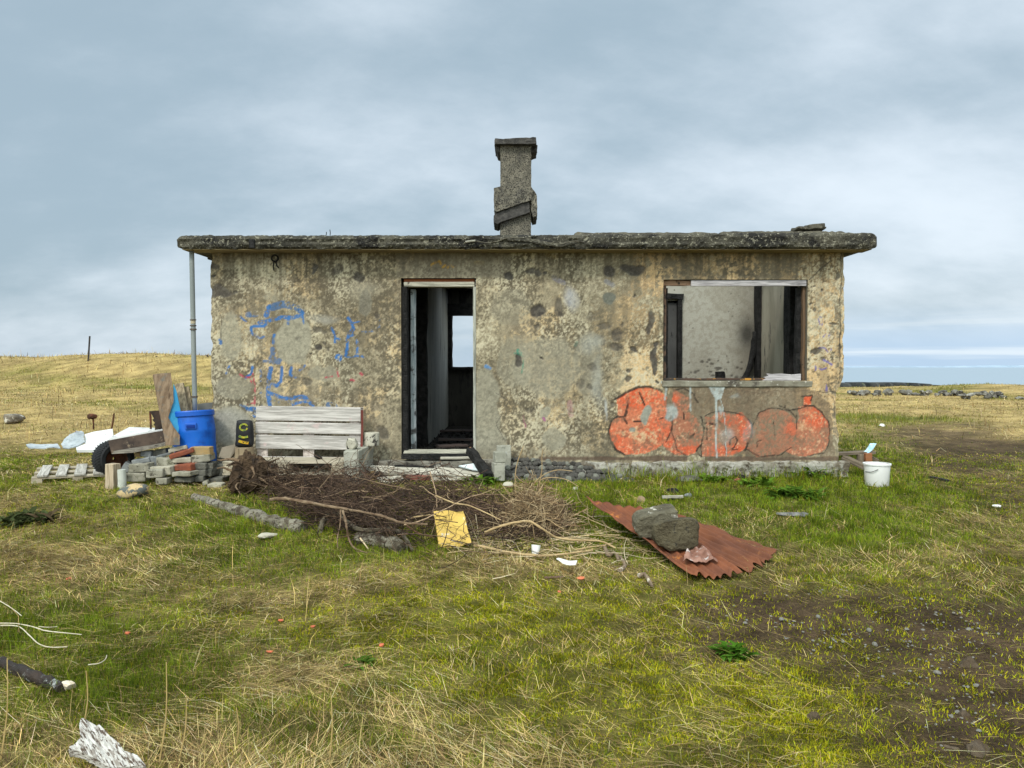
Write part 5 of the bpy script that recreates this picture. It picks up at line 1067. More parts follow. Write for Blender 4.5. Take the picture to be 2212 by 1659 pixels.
rg = [Vector((.008 + .040 * math.cos(t), yy, hs_ * .74 + .034 * math.sin(t))) for t in np.linspace(.3, 6.1, 12)]
obj("painted_ring", strip(rg, .018), m_yel, ps)
obj("painted_mouth", strip([Vector((-.045, yy, hs_ * .42)), Vector((0, yy, hs_ * .37)), Vector((.055, yy, hs_ * .40))], .022), m_yel, ps)
obj("painted_mouth", strip([Vector((-.048, yy, hs_ * .24)), Vector((0, yy, hs_ * .19)), Vector((.06, yy, hs_ * .16))], .026), m_yel2, ps)
# black rag on the seat
a = P(*z7d(1210, 722), 8.12)
tag(obj("rag", rock_vf(.050, .035, .022, 31, 3, .3, 2), surf("black_cloth", (.012, .011, .011), (.025, .022, .02), 20, rough=.95, bump=.6, bscale=90), loc=(a.x, 8.13, zs + .022), rot=(0, .35, 0), smooth=True), "small black crumpled rag on the bench seat", 'rag')
tag(wobj("timber_offcut", prism_vf([P(*z7d(185, 745), 8.22), P(*z7d(225, 640), 8.25), P(*z7d(370, 605), 8.35), P(*z7d(392, 640), 8.35), P(*z7d(300, 760), 8.2)], (0, .05, -.01)), wood("weathered_offcut", (.30, .26, .20), (.2, .17, .13), 'X')), "broken grey timber offcut at left end of the bench", 'timber')

# ------------------------------------------------------------------ doorway debris
def ds(x, y, Y): q = dsd(x, y); return P(q[0], q[1], Y)
m_whitew = wood("flaking_white_plank", (.40, .375, .31), (.50, .475, .405), 'X', c3=(.32, .28, .22), t3=(.56, .64), fine=45)
m_redp = wood("faded_red_timber", (.20, .055, .045), (.28, .10, .08), 'X', c3=(.34, .27, .24), t3=(.6, .68))
def plank(name, label, a, b, w_, th, mat, tilt=0.0, seed=0, cat='plank', jitv=.004):
    a, b = Vector(a), Vector(b); d = b - a
    rz = math.atan2(d.y, d.x); ry = -math.atan2(d.z, math.hypot(d.x, d.y))
    o = obj(name, box_vf(d.length, w_, th, .004, jitv, 8, seed), mat, loc=(a + b) / 2, rot=(tilt, ry, rz)); return tag(o, label, cat)
plank("plank", "grey board lying across the door threshold", ds(408, 105, 8.62), ds(872, 105, 8.62), .16, .03, m_gwood, .1, 1)
plank("burnt_plank", "charred board below the grey threshold board", ds(388, 138, 8.50), ds(880, 138, 8.50), .06, .06, m_char, 0, 2)
plank("timber_strip", "short cream strip under the charred board near the burnt beam", ds(670, 150, 8.46), ds(905, 146, 8.46), .05, .02, m_whitew, .2, 3)
plank("burnt_stick", "thin charred stick lying on the white plank", ds(338, 208, 8.33), ds(622, 218, 8.33), .035, .03, m_char, 0, 4, 'stick', .008)
plank("white_plank", "long flaking white plank at the foot of the doorstep", ds(150, 232, 8.26), ds(955, 262, 8.26), .17, .025, m_whitew, .33, 5)
plank("timber_strip", "narrow white batten behind the long white plank", ds(622, 222, 8.36), ds(790, 230, 8.36), .03, .025, m_whitew, 0, 6)
board("painted_shard", "pale blue-white triangular shard with a red edge by the burnt beam", [ds(800, 205, 8.3), ds(905, 188, 8.32), ds(940, 205, 8.32), ds(958, 240, 8.24), ds(900, 232, 8.24)], .012, surf("blueish_white_paint", (.55, .62, .66), (.62, .68, .70), 6, c3=(.3, .12, .08), s3=10, t3=(.63, .68)), 'shard', n=(0, .4, -1))
plank("red_timber", "faded red timber block under the white plank", ds(418, 288, 8.18), ds(592, 290, 8.18), .07, .05, m_redp, .1, 7)
plank("timber_strip", "cream broken board right of the faded red timber", ds(600, 300, 8.18), ds(905, 290, 8.2), .10, .018, m_whitew, .5, 8)
board("broken_plank", "broken pale board with black edge at left foot of the doorstep", [ds(205, 285, 8.15), ds(385, 275, 8.18), ds(402, 300, 8.1), ds(330, 345, 8.0), ds(240, 340, 8.0)], .02, m_whitew, 'plank', n=(0, .2, -1))
board("brown_board", "small raw brown board beside the concrete block", [ds(120, 270, 8.1), ds(175, 240, 8.2), ds(245, 252, 8.2), ds(180, 300, 8.05)], .02, wood("raw_brown_board", (.36, .23, .11), (.28, .18, .09), 'X'), 'board', n=(0, .2, -1))
plank("burnt_plank", "charred slat slanting in the grass before the doorstep", ds(245, 368, 7.85), ds(440, 305, 8.1), .05, .03, m_char, 0, 9)
plank("burnt_stick", "black crooked burnt stump of wood at left of the white plank", ds(130, 300, 8.08), ds(238, 258, 8.16), .05, .05, m_char, 0, 13, 'stick', .015)
board("slab", "flat grey slab in the grass before the doorstep", [ds(255, 385, 7.75), ds(430, 345, 7.95), ds(850, 350, 7.95), ds(830, 400, 7.7), ds(300, 412, 7.65)], .04, surf("grey_slab", (.19, .20, .20), (.26, .27, .265), 5, c3=(.10, .10, .10), s3=16, bump=.3), 'slab', n=(0, .1, -1))
a, b_ = ds(880, 92, 8.50), ds(1022, 285, 8.08)
bm_ = tag(obj("burnt_beam", box_vf((b_ - a).length, .085, .085, .008, .012, 10, 3), m_char, loc=(a + b_) / 2, rot=Vector(b_ - a).to_track_quat('X', 'Z').to_euler()), "charred beam leaning out of the doorway at right", 'beam')
obj("raw_end", xf(rock_vf(.02, .036, .036, 3, 2, .2, 3), (-(b_ - a).length / 2 - .004, 0, 0)), surf("raw_beam_end", (.45, .25, .14), (.35, .2, .12), 10), bm_)
rr = random.Random(9)
tag(wobj("pillar_block", xf(box_vf(.125, .12, .118, .01, .006, 4, 1), P(*r2d(1018, 110), 8.13) + Vector((0, .06, 0)), (0, 0, .25)), m_conb), "upper of two stacked concrete blocks beside the doorstep", 'concrete block')
tag(wobj("pillar_block", xf(box_vf(.125, .12, .20, .01, .006, 4, 2), P(*r2d(1006, 255), 8.13) + Vector((0, .06, -.01)), (0, 0, .25)), m_conb), "lower of two stacked concrete blocks beside the doorstep", 'concrete block')
tag(wobj("pillar_block", xf(box_vf(.16, .10, .16, .01, .006, 4, 3), P(*r2d(1060, 62), 8.40) + Vector((0, .04, 0)), (0, 0, .05)), m_conb), "darker concrete block tucked against the wall behind the stacked pair", 'concrete block')
tag(wobj("pillar_block", xf(box_vf(.15, .10, .26, .01, .006, 4, 3), P(*r2d(1062, 230), 8.40) + Vector((0, .04, -.02)), (0, 0, .05)), m_conb), "bottom concrete block against the wall behind the stacked pair", 'concrete block')
# boards and charcoal inside the hall
for i, (x, y, Y, ln, rz, lab) in enumerate([(-.85, 11.6, 0, .7, .3, "pinkish burnt board lying deep inside the dark hall"), (-.62, 10.2, 0, .75, .12, "grey burnt board across the middle of the hall floor"), (-.75, 9.4, 0, .4, .5, "short grey burnt board just inside the doorway")]):
    tag(obj("burnt_board", box_vf(ln, .12, .025, .004, .004, 4, i), wood("sooty_board_%d" % i, (.14, .10, .09), (.08, .065, .06), 'X', c3=(.02, .02, .02)), loc=(x, y, .27), rot=(.06, .02, rz)), lab, 'board')
V = []; 
lumps = []
for k in range(420):
    x = rr.uniform(-1.2, .5); y = rr.uniform(8.75, 12); s_ = rr.uniform(.008, .030)
    lumps.append(xf(box_vf(s_ * 1.7, s_, s_, 0), (x, y, .240 + s_ * .3), (rr.uniform(0, 3), rr.uniform(0, 3), rr.uniform(0, 3))))
o = wobj("charcoal_rubble", join(*lumps), m_ash, base=Vector((-.4, 10, .236))); o['kind'] = 'stuff'; tag(o, 'black charcoal rubble strewn over the hall floor', 'rubble')
# ------------------------------------------------------------------ cobbles heaped along the wall
m_cob = surf("basalt_cobble", (.055, .052, .048), (.105, .10, .09), 7, c3=(.20, .19, .165), s3=28, t3=(.58, .68), c4=(.035, .032, .03), s4=4, rough=.9, bump=.7, bscale=60)
m_cobl = surf("pale_cobble", (.14, .145, .125), (.21, .21, .18), 7, c3=(.07, .07, .065), s3=28, rough=.9, bump=.6)
protos = [obj("cobble", rock_vf(1, .85, .78, 50 + k, 3, .14, 1, .03), m_cob if k < 6 else m_cobl, smooth=True) for k in range(8)]
rr = random.Random(3); first = {k: True for k in range(8)}
def topy(px):   # top edge of the heap in the photo, by column
    xs_ = [1085, 1100, 1150, 1200, 1250, 1300, 1340, 1380]; ys_ = [1000, 985, 988, 993, 998, 1012, 1024, 1036]
    return np.interp(px, xs_, ys_)
ncob = 0
for row in range(7):
    for c_ in range(30):
        px = 1088 + c_ * 10.4 + (row % 2) * 5.2 + rr.uniform(-2, 2); py = 1046 - row * 8.6 + rr.uniform(-1.5, 1.5)
        if py < topy(px) + 4 or px > 1385: continue
        Y = 8.20 + row * .052 + rr.uniform(-.015, .015); p_ = P(px, py, Y); rad = rr.uniform(.034, .052) * (1.05 if row < 3 else .92)
        k = rr.randrange(8) if rr.random() < .5 else rr.randrange(6)
        if first[k]: o = protos[k]; first[k] = False
        else: o = protos[k].copy(); C.objects.link(o)
        o.location = p_; o.scale = (rad, rad, rad * rr.uniform(.85, 1.05)); o.rotation_euler = (rr.uniform(-.5, .5), rr.uniform(-.5, .5), rr.uniform(0, 6.28))
        tag(o, "rounded dark beach cobble heaped against the foot of the wall", 'cobble', 'cobbles heaped against the wall'); ncob += 1

# ------------------------------------------------------------------ logs, branches, brush
def gpt(d, up=0.0, Y=None):
    if Y is None: g_ = G(d[0], d[1], up); return g_
    return P(d[0], d[1], Y)
m_bark = surf("grey_bark", (.16, .145, .11), (.26, .24, .19), 9, c3=(.055, .042, .03), s3=26, t3=(.50, .60), c4=(.085, .07, .048), s4=6, t4=(.5, .62), stretch=(1, 1, 1), rough=.95, bump=1, bscale=45, bdist=.02)
m_twig = surf("brown_twig", (.12, .075, .045), (.21, .15, .095), 14, c3=(.06, .04, .03), s3=40, rough=.9, bump=.5)
m_ltwig = surf("pale_dry_stem", (.44, .32, .17), (.34, .24, .125), 12, c3=(.55, .46, .32), s3=30, rough=.85, bump=.4)
lp = [gpt(r1d(*q), .02) for q in [(85, 318), (250, 365), (420, 425), (600, 482), (760, 535), (920, 570), (1060, 600)]]
o = wobj("log", tube_vf(spline(lp, 5), [.034 + .022 * min(1, i / 16) for i in range(31)], 18, .34, 3), m_bark, smooth=False); tag(o, "long grey-barked log half sunk in the grass before the bench", 'log')
lp = [gpt(r1d(*q), .025) for q in [(1560, 690), (1700, 710), (1830, 735), (1960, 775)]]
o = wobj("log", tube_vf(spline(lp, 5), .055, 18, .38, 8), m_bark); tag(o, "short split grey log left of the yellow board", 'log')
def branch(name, label, pts, rad, mat, up=.05, Y=None, cat='branch', seed=0, grp=None, thin=.6):
    q = [gpt(p[:2], p[2] if len(p) > 2 else up, Y) for p in pts]; q = spline(q, 5); n = len(q)
    rs = rad if hasattr(rad, '__len__') else (rad, rad * .55); rs = (rs[0] * thin, rs[1] * thin)
    return tag(wobj(name, tube_vf(q, [rs[0] + (rs[1] - rs[0]) * i / (n - 1) for i in range(n)], 8, .45, seed), mat), label, cat, grp)
D1 = lambda L, u=.0: [(*r1d(a, b), c if c else u) for a, b, c in [(q if len(q) == 3 else (*q, 0)) for q in L]]
D2 = lambda L, u=.0: [(*r2d(a, b), c if c else u) for a, b, c in [(q if len(q) == 3 else (*q, 0)) for q in L]]
branch("branch", "long pale-ended branch lying along top of the brush pile", D1([(760,340),(880,330),(1000,345),(1250,392),(1450,425),(1750,480),(1950,545),(2180,560)], .22), (.024, .012), m_twig)
branch("branch", "thick crooked lichen-covered branch bending over the split log", D1([(1215,620,.03),(1245,520,.08),(1310,470,.12),(1390,470,.13),(1460,540,.12),(1560,605,.10),(1720,612,.10),(1860,600,.10),(1960,660,.07),(2045,790,.02)]), (.036, .022), surf("lichen_branch", (.15, .13, .09), (.09, .07, .05), 14, c3=(.30, .28, .2), s3=20, t3=(.55, .65), bump=1, bscale=50, bdist=.02), seed=4)
branch("branch", "upright forked twig in front of the crooked branch", D1([(1400,430,.22),(1395,560,.13),(1370,690,.06),(1375,800,.01)]), .011, m_twig)
branch("branch", "brown bent stick beside the upright forked twig", D1([(1420,440,.22),(1450,560,.16),(1470,680,.06),(1520,770,.02),(1640,820,.01)]), (.016, .008), m_twig)
branch("stick", "pale split stick jutting from the grass before the log", D1([(1572,680,.08),(1610,730,.05),(1650,785,.01)]), .011, surf("fresh_split_wood", (.62, .50, .33), (.5, .4, .26), 9), cat='stick')
branch("branch", "pale stick curving in front of the yellow board's left side", D2([(20,790,.12),(90,740,.14),(200,715,.16),(330,705,.16),(440,760,.14)]), (.014, .008), m_ltwig)
branch("branch", "reddish stem running left of the yellow board", D2([(30,770,.12),(120,850,.1),(220,900,.08),(350,935,.05)]), .009, surf("reddish_stem", (.20, .09, .06), (.14, .07, .05), 12))
branch("branch", "long bare stem arching from the yellow board to the root clump", D2([(365,505,.28),(550,580,.26),(700,605,.24),(900,690,.18),(1060,770,.12)]), (.012, .007), m_ltwig)
branch("branch", "dark branch behind the root clump", D2([(620,530,.1),(760,505,.14),(900,495,.15),(1070,500,.14)]), .020, m_twig)
branch("branch", "pale stick lying in the grass in front of the white cup", D2([(760,1010,.03),(900,1040,.03),(1150,1090,.035),(1450,1120,.035),(1700,1100,.04),(1975,1062,.05)]), (.017, .009), m_ltwig)
branch("branch", "long pale branch running from the root clump to the rusty sheet", D2([(870,880,.12),(1050,810,.2),(1300,765,.22),(1450,840,.18),(1600,930,.1),(1800,960,.08),(2050,970,.07),(2210,1045,.03)]), (.016, .010), m_ltwig)
branch("branch", "short forked pale stick below the long pale branch", D2([(1800,1060,.02),(1950,1030,.04),(2110,1015,.05)]), .010, m_ltwig)
branch("branch", "thin upright stem rising from the root clump, farther left", D2([(1188,530,.35),(1180,400,.55),(1185,250,.8),(1215,120,1.0),(1262,0,1.2)], 0) if False else [(*r2d(1188,530), .25)], .01, m_ltwig) if False else None
def stem(label, pts, Y, rad):
    q = spline([P(*r2d(a, b), Y - .02 * i) for i, (a, b) in enumerate(pts)], 5); n = len(q)
    tag(wobj("twig", tube_vf(q, [.6 * rad[0] + .6 * (rad[1] - rad[0]) * i / (n - 1) for i in range(n)], 7, .15, 3), m_ltwig), label, 'stem')
Yr = 6.75
stem("thin upright stem rising from the root clump, left one", [(1190,560),(1178,400),(1184,250),(1212,130),(1265,-10)], Yr, (.010, .006))
stem("thin upright stem rising from the root clump, right one", [(1395,560),(1425,400),(1452,240),(1452,120),(1462,20)], Yr, (.009, .005))
stem("arching stem from the root clump, upper of the two bending right", [(1335,420),(1400,345),(1500,275),(1620,240),(1765,252)], Yr, (.008, .005))
stem("arching stem from the root clump, lower of the two bending right", [(1400,430),(1440,345),(1530,318),(1690,335),(1830,412)], Yr, (.008, .005))
stem("wiry stem drooping right of the root clump toward the grass", [(1260,600),(1400,580),(1500,650),(1600,665),(1685,700)], Yr - .1, (.009, .005))

# root stump, upturned
m_root = surf("rotten_root_wood", (.05, .032, .02), (.12, .078, .047), 9, c3=(.30, .23, .155), s3=10, t3=(.60, .70), c4=(.03, .022, .018), s4=7, t4=(.52, .64), rough=.95, bump=1, bscale=30, bdist=.05)
g = G(540, 1070); st_o = thing("tree_stump", "upturned rotten tree stump with torn roots in front of the bench", 'stump', g)
ky = g.y / F
VF = rock_vf(1, 1, 1, 77, 4, .35, 4, .22)
V = []
for v in VF[0]:
    t = (v.z + 1) / 2; fl = 1.25 - .55 * t + .35 * max(0, t - .7) * 3 * (.5 + .5 * math.sin(3 * math.atan2(v.y, v.x)))
    V.append(Vector((v.x * 36 * ky * fl - 6 * ky + 10 * ky * t, v.y * 30 * ky * fl, 54 * ky * (v.z + .92))))
obj("trunk", (V, VF[1]), m_root, st_o)
rr = random.Random(17)
for k in range(26):
    an = rr.uniform(0, 6.283); up_ = rr.random()
    p0 = Vector((22 * ky * math.cos(an), 20 * ky * math.sin(an), ky * (20 + 66 * up_)))
    d = Vector((math.cos(an), math.sin(an), rr.uniform(-.5, .45))); pts = [p0]
    for s in range(4): 
        d = (d + Vector((rr.uniform(-.5, .5), rr.uniform(-.5, .5), rr.uniform(-.55, .3)))).normalized(); pts.append(pts[-1] + d * ky * rr.uniform(7, 15))
    for p in pts: p.z = max(p.z, .01)
    q = spline(pts, 4); r0_ = ky * rr.uniform(2, 5)
    obj("root", tube_vf(q, [r0_ * (1 - .75 * i / (len(q) - 1)) for i in range(len(q))], 7, .3, k), m_root if k % 3 else m_twig, st_o)

# brush pile and fibrous root clump as twig mass
def tubes_np(name, Pts, rad, col, mat):
    """Pts (N,K,3) polylines, 3-sided tubes"""
    n, K_, _ = Pts.shape; tan = np.gradient(Pts, axis=1); tan /= np.linalg.norm(tan, axis=2, keepdims=True) + 1e-9
    a = np.cross(tan, np.array([.31, .17, .93])); a /= np.linalg.norm(a, axis=2, keepdims=True) + 1e-9; b = np.cross(tan, a)
    ring = np.stack([Pts + rad[..., None] * (a * math.cos(t) + b * math.sin(t)) for t in (0, 2.094, 4.189)], 2)
    V = ring.reshape(-1, 3); base = (np.arange(n)[:, None] * K_ + np.arange(K_ - 1)[None]) * 3
    f = []
    for j in range(3):
        j2 = (j + 1) % 3; f.append(np.stack([base + j, base + j2, base + 3 + j2, base + 3 + j], -1).reshape(-1, 4))
    me = np_mesh(name, V, np.concatenate(f), 4); setattr_col(me, np.repeat(np.repeat(col, K_, 0), 3, 0)); me.materials.append(mat)
    return put(bpy.data.objects.new(name, me))
m_vt = vcol_mat("twig_fibre", .9, .2, 80, .003, (.7, 1.3), 60)
def twigmass(name, n, cx, cy, heap, lmin, lmax, cols, r0, flatz=.35, curl=.8, seed=0, K_=6):
    rg_ = np.random.default_rng(seed)
    px = cx(rg_, n); py = cy(rg_, n, px)
    ux = Gv(px, py)
    hh = heap(px, py) * rg_.random(n) ** .7
    p0 = ux + np.stack([0 * hh, 0 * hh, hh], -1)
    L = lmin + (lmax - lmin) * rg_.random(n); d = rg_.normal(0, 1, (n, 3)); d[:, 2] *= flatz; d[:, 0] *= 1.3; d /= np.linalg.norm(d, axis=1, keepdims=True)
    pts = [p0 - d * L[:, None] * .5]
    for k in range(K_ - 1):
        d = d + rg_.normal(0, curl / K_ * 1.6, (n, 3)) * np.array([1, 1, .6]); d /= np.linalg.norm(d, axis=1, keepdims=True); pts.append(pts[-1] + d * L[:, None] / (K_ - 1))
    Pt = np.stack(pts, 1); Pt[..., 2] = np.maximum(Pt[..., 2], h(Pt[..., 0], Pt[..., 1]) + .006)
    rad = r0 * (.5 + 1.0 * rg_.random(n))[:, None] * np.linspace(1, .4, K_)[None]
    ci = rg_.integers(0, len(cols), n); col = np.array(cols)[ci] * (.6 + .8 * rg_.random((n, 1)))
    return tubes_np(name, Pt, rad, col, m_vt)
def bx(r, n): return 610 + 600 * r.random(n) ** 1.15
def by(r, n, px): return 1072 + np.interp(px, [600, 700, 800, 1000, 1240], [-8, 12, 38, 52, 66]) + r.normal(0, 1, n) * np.interp(px, [600, 700, 850, 1000, 1240], [12, 22, 34, 34, 18])
hp_ = lambda px, py: .23 * np.exp(-((px - 770) / 85) ** 2) + .20 * np.exp(-((px - 930) / 80) ** 2) + .06
brown = [(.065, .040, .028), (.095, .058, .038), (.045, .030, .023), (.07, .044, .031), (.17, .115, .075), (.035, .024, .02)]
o = twigmass("brush_pile", 3700, bx, by, hp_, .10, .42, brown, .0030, .45, 1.1, 1, 8); o['kind'] = 'stuff'; tag(o, 'tangled heap of dark brown twigs and brush lying before the doorstep', 'brush')
o = twigmass("brush_clump", 1500, lambda r, n: 735 + r.normal(0, 62, n), lambda r, n, px: 1138 + (px - 735) * .28 + r.normal(0, 12, n), lambda px, py: .19 + 0 * px, .08, .26, brown, .0028, .6, 1.1, 9, 7); o['kind'] = 'stuff'; tag(o, 'dark fine brush hanging over the long log before the doorstep', 'brush')
o = twigmass("root_fibres", 500, lambda r, n: 610 + r.normal(0, 45, n), lambda r, n, px: 1062 + r.normal(0, 12, n), lambda px, py: .26 * np.exp(-((px - 600) / 50) ** 2) + .04, .10, .34, brown[:3] + [(.2, .14, .09)], .0034, .8, .9, 5); o['kind'] = 'stuff'; tag(o, 'dark thin torn roots tangled round the upturned stump', 'roots')
o = twigmass("straw_roots", 1300, lambda r, n: 1160 + r.normal(0, 42, n), lambda r, n, px: 1134 + r.normal(0, 17, n), lambda px, py: .24 * np.exp(-((px - 1150) / 45) ** 2) + .02, .12, .38, [(.34, .24, .13), (.24, .16, .085), (.13, .085, .05), (.42, .32, .19)], .0032, .7, 1.0, 2); o['kind'] = 'stuff'; tag(o, 'straw-coloured fibrous clump of dry roots right of the yellow board', 'roots')
o = twigmass("dry_sticks", 260, lambda r, n: 1000 + 420 * r.random(n), lambda r, n, px: 1175 + r.normal(0, 26, n), lambda px, py: .03 + 0 * px, .15, .5, [(.46, .35, .2), (.36, .27, .15), (.5, .42, .28)], .0036, .12, .6, 7); o['kind'] = 'stuff'; tag(o, 'scattered thin pale sticks lying on the grass between cup and rusty sheet', 'sticks')
# longer bare sticks lying through the heap
o = twigmass("brush_sticks", 120, bx, by, lambda px, py: hp_(px, py) * 1.15 + .03, .3, .95, [(.20, .13, .085), (.13, .08, .055), (.30, .21, .13), (.09, .055, .04)], .0050, .25, 1.1, 21, 9); o['kind'] = 'stuff'; tag(o, 'bare crooked sticks lying through the dark brush heap', 'sticks')
# yellow board
m_ylw = surf("flaking_yellow_board", (.58, .40, .10), (.52, .35, .09), 4, c3=(.62, .56, .44), s3=6, t3=(.55, .60), c4=(.12, .09, .07), s4=9, t4=(.64, .68), rough=.8, bump=.4)
def r2(x, y, Y): q = r2d(x, y); return P(q[0], q[1], Y)
gY = G(*r2d(560, 1040)).y
board("yellow_board", "flaking yellow board leaning against the brush pile", [r2(340, 668, gY + .22), r2(460, 660, gY + .22), r2(640, 664, gY + .22), r2(665, 720, gY + .19), r2(690, 860, gY + .1), r2(732, 985, gY + .02), r2(560, 1045, gY), r2(398, 1050, gY), r2(380, 930, gY + .06), r2(362, 800, gY + .14)], .022, m_ylw)
# paper cup, plastic scrap
m_cup = surf("white_paper", (.80, .80, .79), (.76, .76, .75), 4, rough=.6, bump=.05)
a = G(*r2d(1385, 1112)); sc_ = a.y / F * .31646 * S
cup = tag(obj("paper_cup", lathe_vf([(0, .002), (35 * sc_, 0), (36 * sc_, 5 * sc_), (48 * sc_, 88 * sc_), (50 * sc_, 92 * sc_), (48 * sc_, 95 * sc_), (44 * sc_, 90 * sc_), (30 * sc_, 10 * sc_), (0, 8 * sc_)], 24), m_cup, loc=a + Vector((0, 0, .004)), rot=(R(-14), R(5), 0)), "white paper cup standing in front of the straw-coloured root clump", 'cup')
crumple("plastic_scrap", "torn white plastic scrap in the straw right of the cup", [r2(1600, 1160, 5.0), r2(1640, 1148, 5.05), r2(1720, 1178, 5.05), r2(1815, 1172, 5.05), r2(1800, 1225, 4.95), r2(1750, 1228, 4.93), r2(1660, 1205, 4.95)], m_cup, 'plastic scrap', .02, .004, 3)
# ------------------------------------------------------------------ rusty corrugated sheets with two stones
m_cor = surf("rusty_corrugated_iron", (.21, .070, .030), (.135, .047, .025), 5, c3=(.42, .15, .035), s3=9, t3=(.56, .70), c4=(.085, .035, .022), s4=3.5, t4=(.52, .66), rough=.75, bump=.4, bscale=70, bdist=.004, spec=.3)
m_cor2 = surf("dark_rusty_iron", (.17, .062, .030), (.115, .045, .027), 5, c3=(.20, .08, .035), s3=12, rough=.8, bump=.4)
m_tin = surf("pinkish_rusted_tin", (.30, .165, .125), (.18, .085, .06), 9, c3=(.50, .44, .42), s3=12, t3=(.56, .66), rough=.6, bump=.4)
def corr(name, label, A, B, Cc, D, waves, amp, mat, nu=40, nv=160, ragged=.03, seed=0, curl=0.0, parent=None):
    """A,B along one long edge, D,C the other; corrugations run A->B"""
    A, B, Cc, D = map(Vector, (A, B, Cc, D)); V = []; Fc = []
    for i in range(nu + 1):
        for j in range(nv + 1):
            u, v = i / nu, j / nv
            e0 = mnoise.noise(Vector((v * 9, seed, 1))) * ragged; e1 = mnoise.noise(Vector((v * 9, seed, 7))) * ragged
            u2 = u * (1 - e0 - e1) + e0
            p = (A.lerp(B, u2)).lerp(D.lerp(Cc, u2), v)
            p.z += amp * math.sin(2 * math.pi * waves * v) + .026 * mnoise.noise(Vector((u * 4 + seed, v * 3, 0))) + .010 * mnoise.noise(Vector((u * 13 + seed, v * 9, 4))) + curl * (1 - v) ** 6 + curl * .5 * (1 - u) ** 5
            V.append(p)
    for i in range(nu):
        for j in range(nv):
            a_ = i * (nv + 1) + j; Fc.append([a_, a_ + 1, a_ + nv + 2, a_ + nv + 1])
    n = len(V); V2 = V + [p - Vector((0, 0, .003)) for p in V]; F2 = Fc + [f[::-1] for f in [[k + n for k in q] for q in Fc]]
    bd_ = [j for j in range(nv)]
    for j in range(nv): F2.append([j, j + n, j + 1 + n, j + 1]); k0 = nu * (nv + 1) + j; F2.append([k0, k0 + 1, k0 + 1 + n, k0 + n])
    for i in range(nu): k0 = i * (nv + 1); k1 = k0 + nv + 1; F2.append([k0, k1, k1 + n, k0 + n]); k0 += nv; k1 += nv; F2.append([k0, k0 + n, k1 + n, k1])
    return tag(wobj(name, (V2, F2), mat, smooth=True), label, 'corrugated sheet')
def r3(x, y, up): return G(*r3d(x, y), up)
corr("corrugated_sheet", "dark rusty sheet lowest under the others, showing at the far right corner", r3(860, 380, .05), r3(1800, 830, .015), r3(1990, 700, .02), r3(1060, 370, .05), 4.5, .009, m_cor2, seed=3)
corr("corrugated_sheet", "middle rusty corrugated sheet with torn end at right", r3(760, 400, .085), r3(1700, 905, .025), r3(1930, 760, .04), r3(880, 270, .085), 5.5, .010, m_cor2, seed=5, ragged=.05)
corr("corrugated_sheet", "large rusty corrugated sheet on top, under the two stones", r3(150, 230, .17), r3(1165, 972, .03), r3(1660, 912, .05), r3(800, 330, .13), 6.5, .009, m_cor, seed=1, curl=.03)
tp = corr("tin_piece", "small torn pinkish tin piece on the big rusty sheet by the stones", r3(1120, 680, .10), r3(1085, 800, .08), r3(1420, 800, .09), r3(1290, 655, .12), 2.6, .010, m_tin, 14, 80, .05, 9)
tp2 = tp
m_chunk = surf("lichen_concrete_chunk", (.075, .062, .038), (.13, .112, .07), 6, c3=(.045, .042, .035), s3=24, t3=(.54, .64), c4=(.055, .05, .04), s4=3.5, t4=(.54, .66), rough=.95, bump=1, bscale=45, bdist=.03)
m_chunk2 = surf("white_patched_chunk", (.105, .092, .062), (.17, .155, .11), 6, c3=(.55, .52, .45), s3=8, t3=(.57, .61), c4=(.045, .042, .035), s4=9, rough=.95, bump=1, bscale=45, bdist=.03)
def chunk(label, pts, Y0, dep, mat, seed, top):
    """front outline traced, extruded back, roughened"""
    poly = [(x, y) for x, y in pts]
    VF = prism_vf([P(*r3d(x, y), Y0) for x, y in poly], (0, dep, top))
    bm = bmesh.new(); vs = [bm.verts.new(v) for v in VF[0]]; [bm.faces.new([vs[i] for i in f]) for f in VF[1]]
    bmesh.ops.bevel(bm, geom=bm.edges[:], offset=.012, segments=1, affect='EDGES'); bmesh.ops.triangulate(bm, faces=bm.faces[:])
    for _ in range(6):
        e = [e for e in bm.edges if e.calc_length() > .018]
        if not e: break
        bmesh.ops.subdivide_edges(bm, edges=e, cuts=1); bmesh.ops.triangulate(bm, faces=[f for f in bm.faces if len(f.verts) > 3])
    bm.normal_update()
    for v in bm.verts: v.co += v.normal * .006 * mnoise.fractal(v.co * 28 + Vector((seed * 3.1, 0, 0)), 1, 2, 4)
    bm.verts.index_update(); o_ = [v.co.copy() for v in bm.verts], [[v.index for v in f.verts] for f in bm.faces]; bm.free()
    return tag(wobj("concrete_chunk", o_, mat), label, 'concrete chunk', "concrete chunks on the rusty sheet")
Yc_ = G(*r3d(1000, 700), .09).y
chunk("concrete chunk with white patches, the farther left of two on the rusty sheet", [(632, 430), (690, 380), (860, 350), (940, 325), (1035, 318), (1040, 400), (1000, 470), (840, 590), (700, 590), (640, 545)], Yc_ + .22, .20, m_chunk2, 2, .02)
chunk("mossy grey concrete chunk, the nearer right of two on the rusty sheet", [(812, 450), (900, 430), (1080, 400), (1200, 388), (1242, 440), (1240, 660), (1140, 700), (980, 705), (850, 650), (815, 580)], Yc_ + .0, .15, m_chunk, 5, -.02)
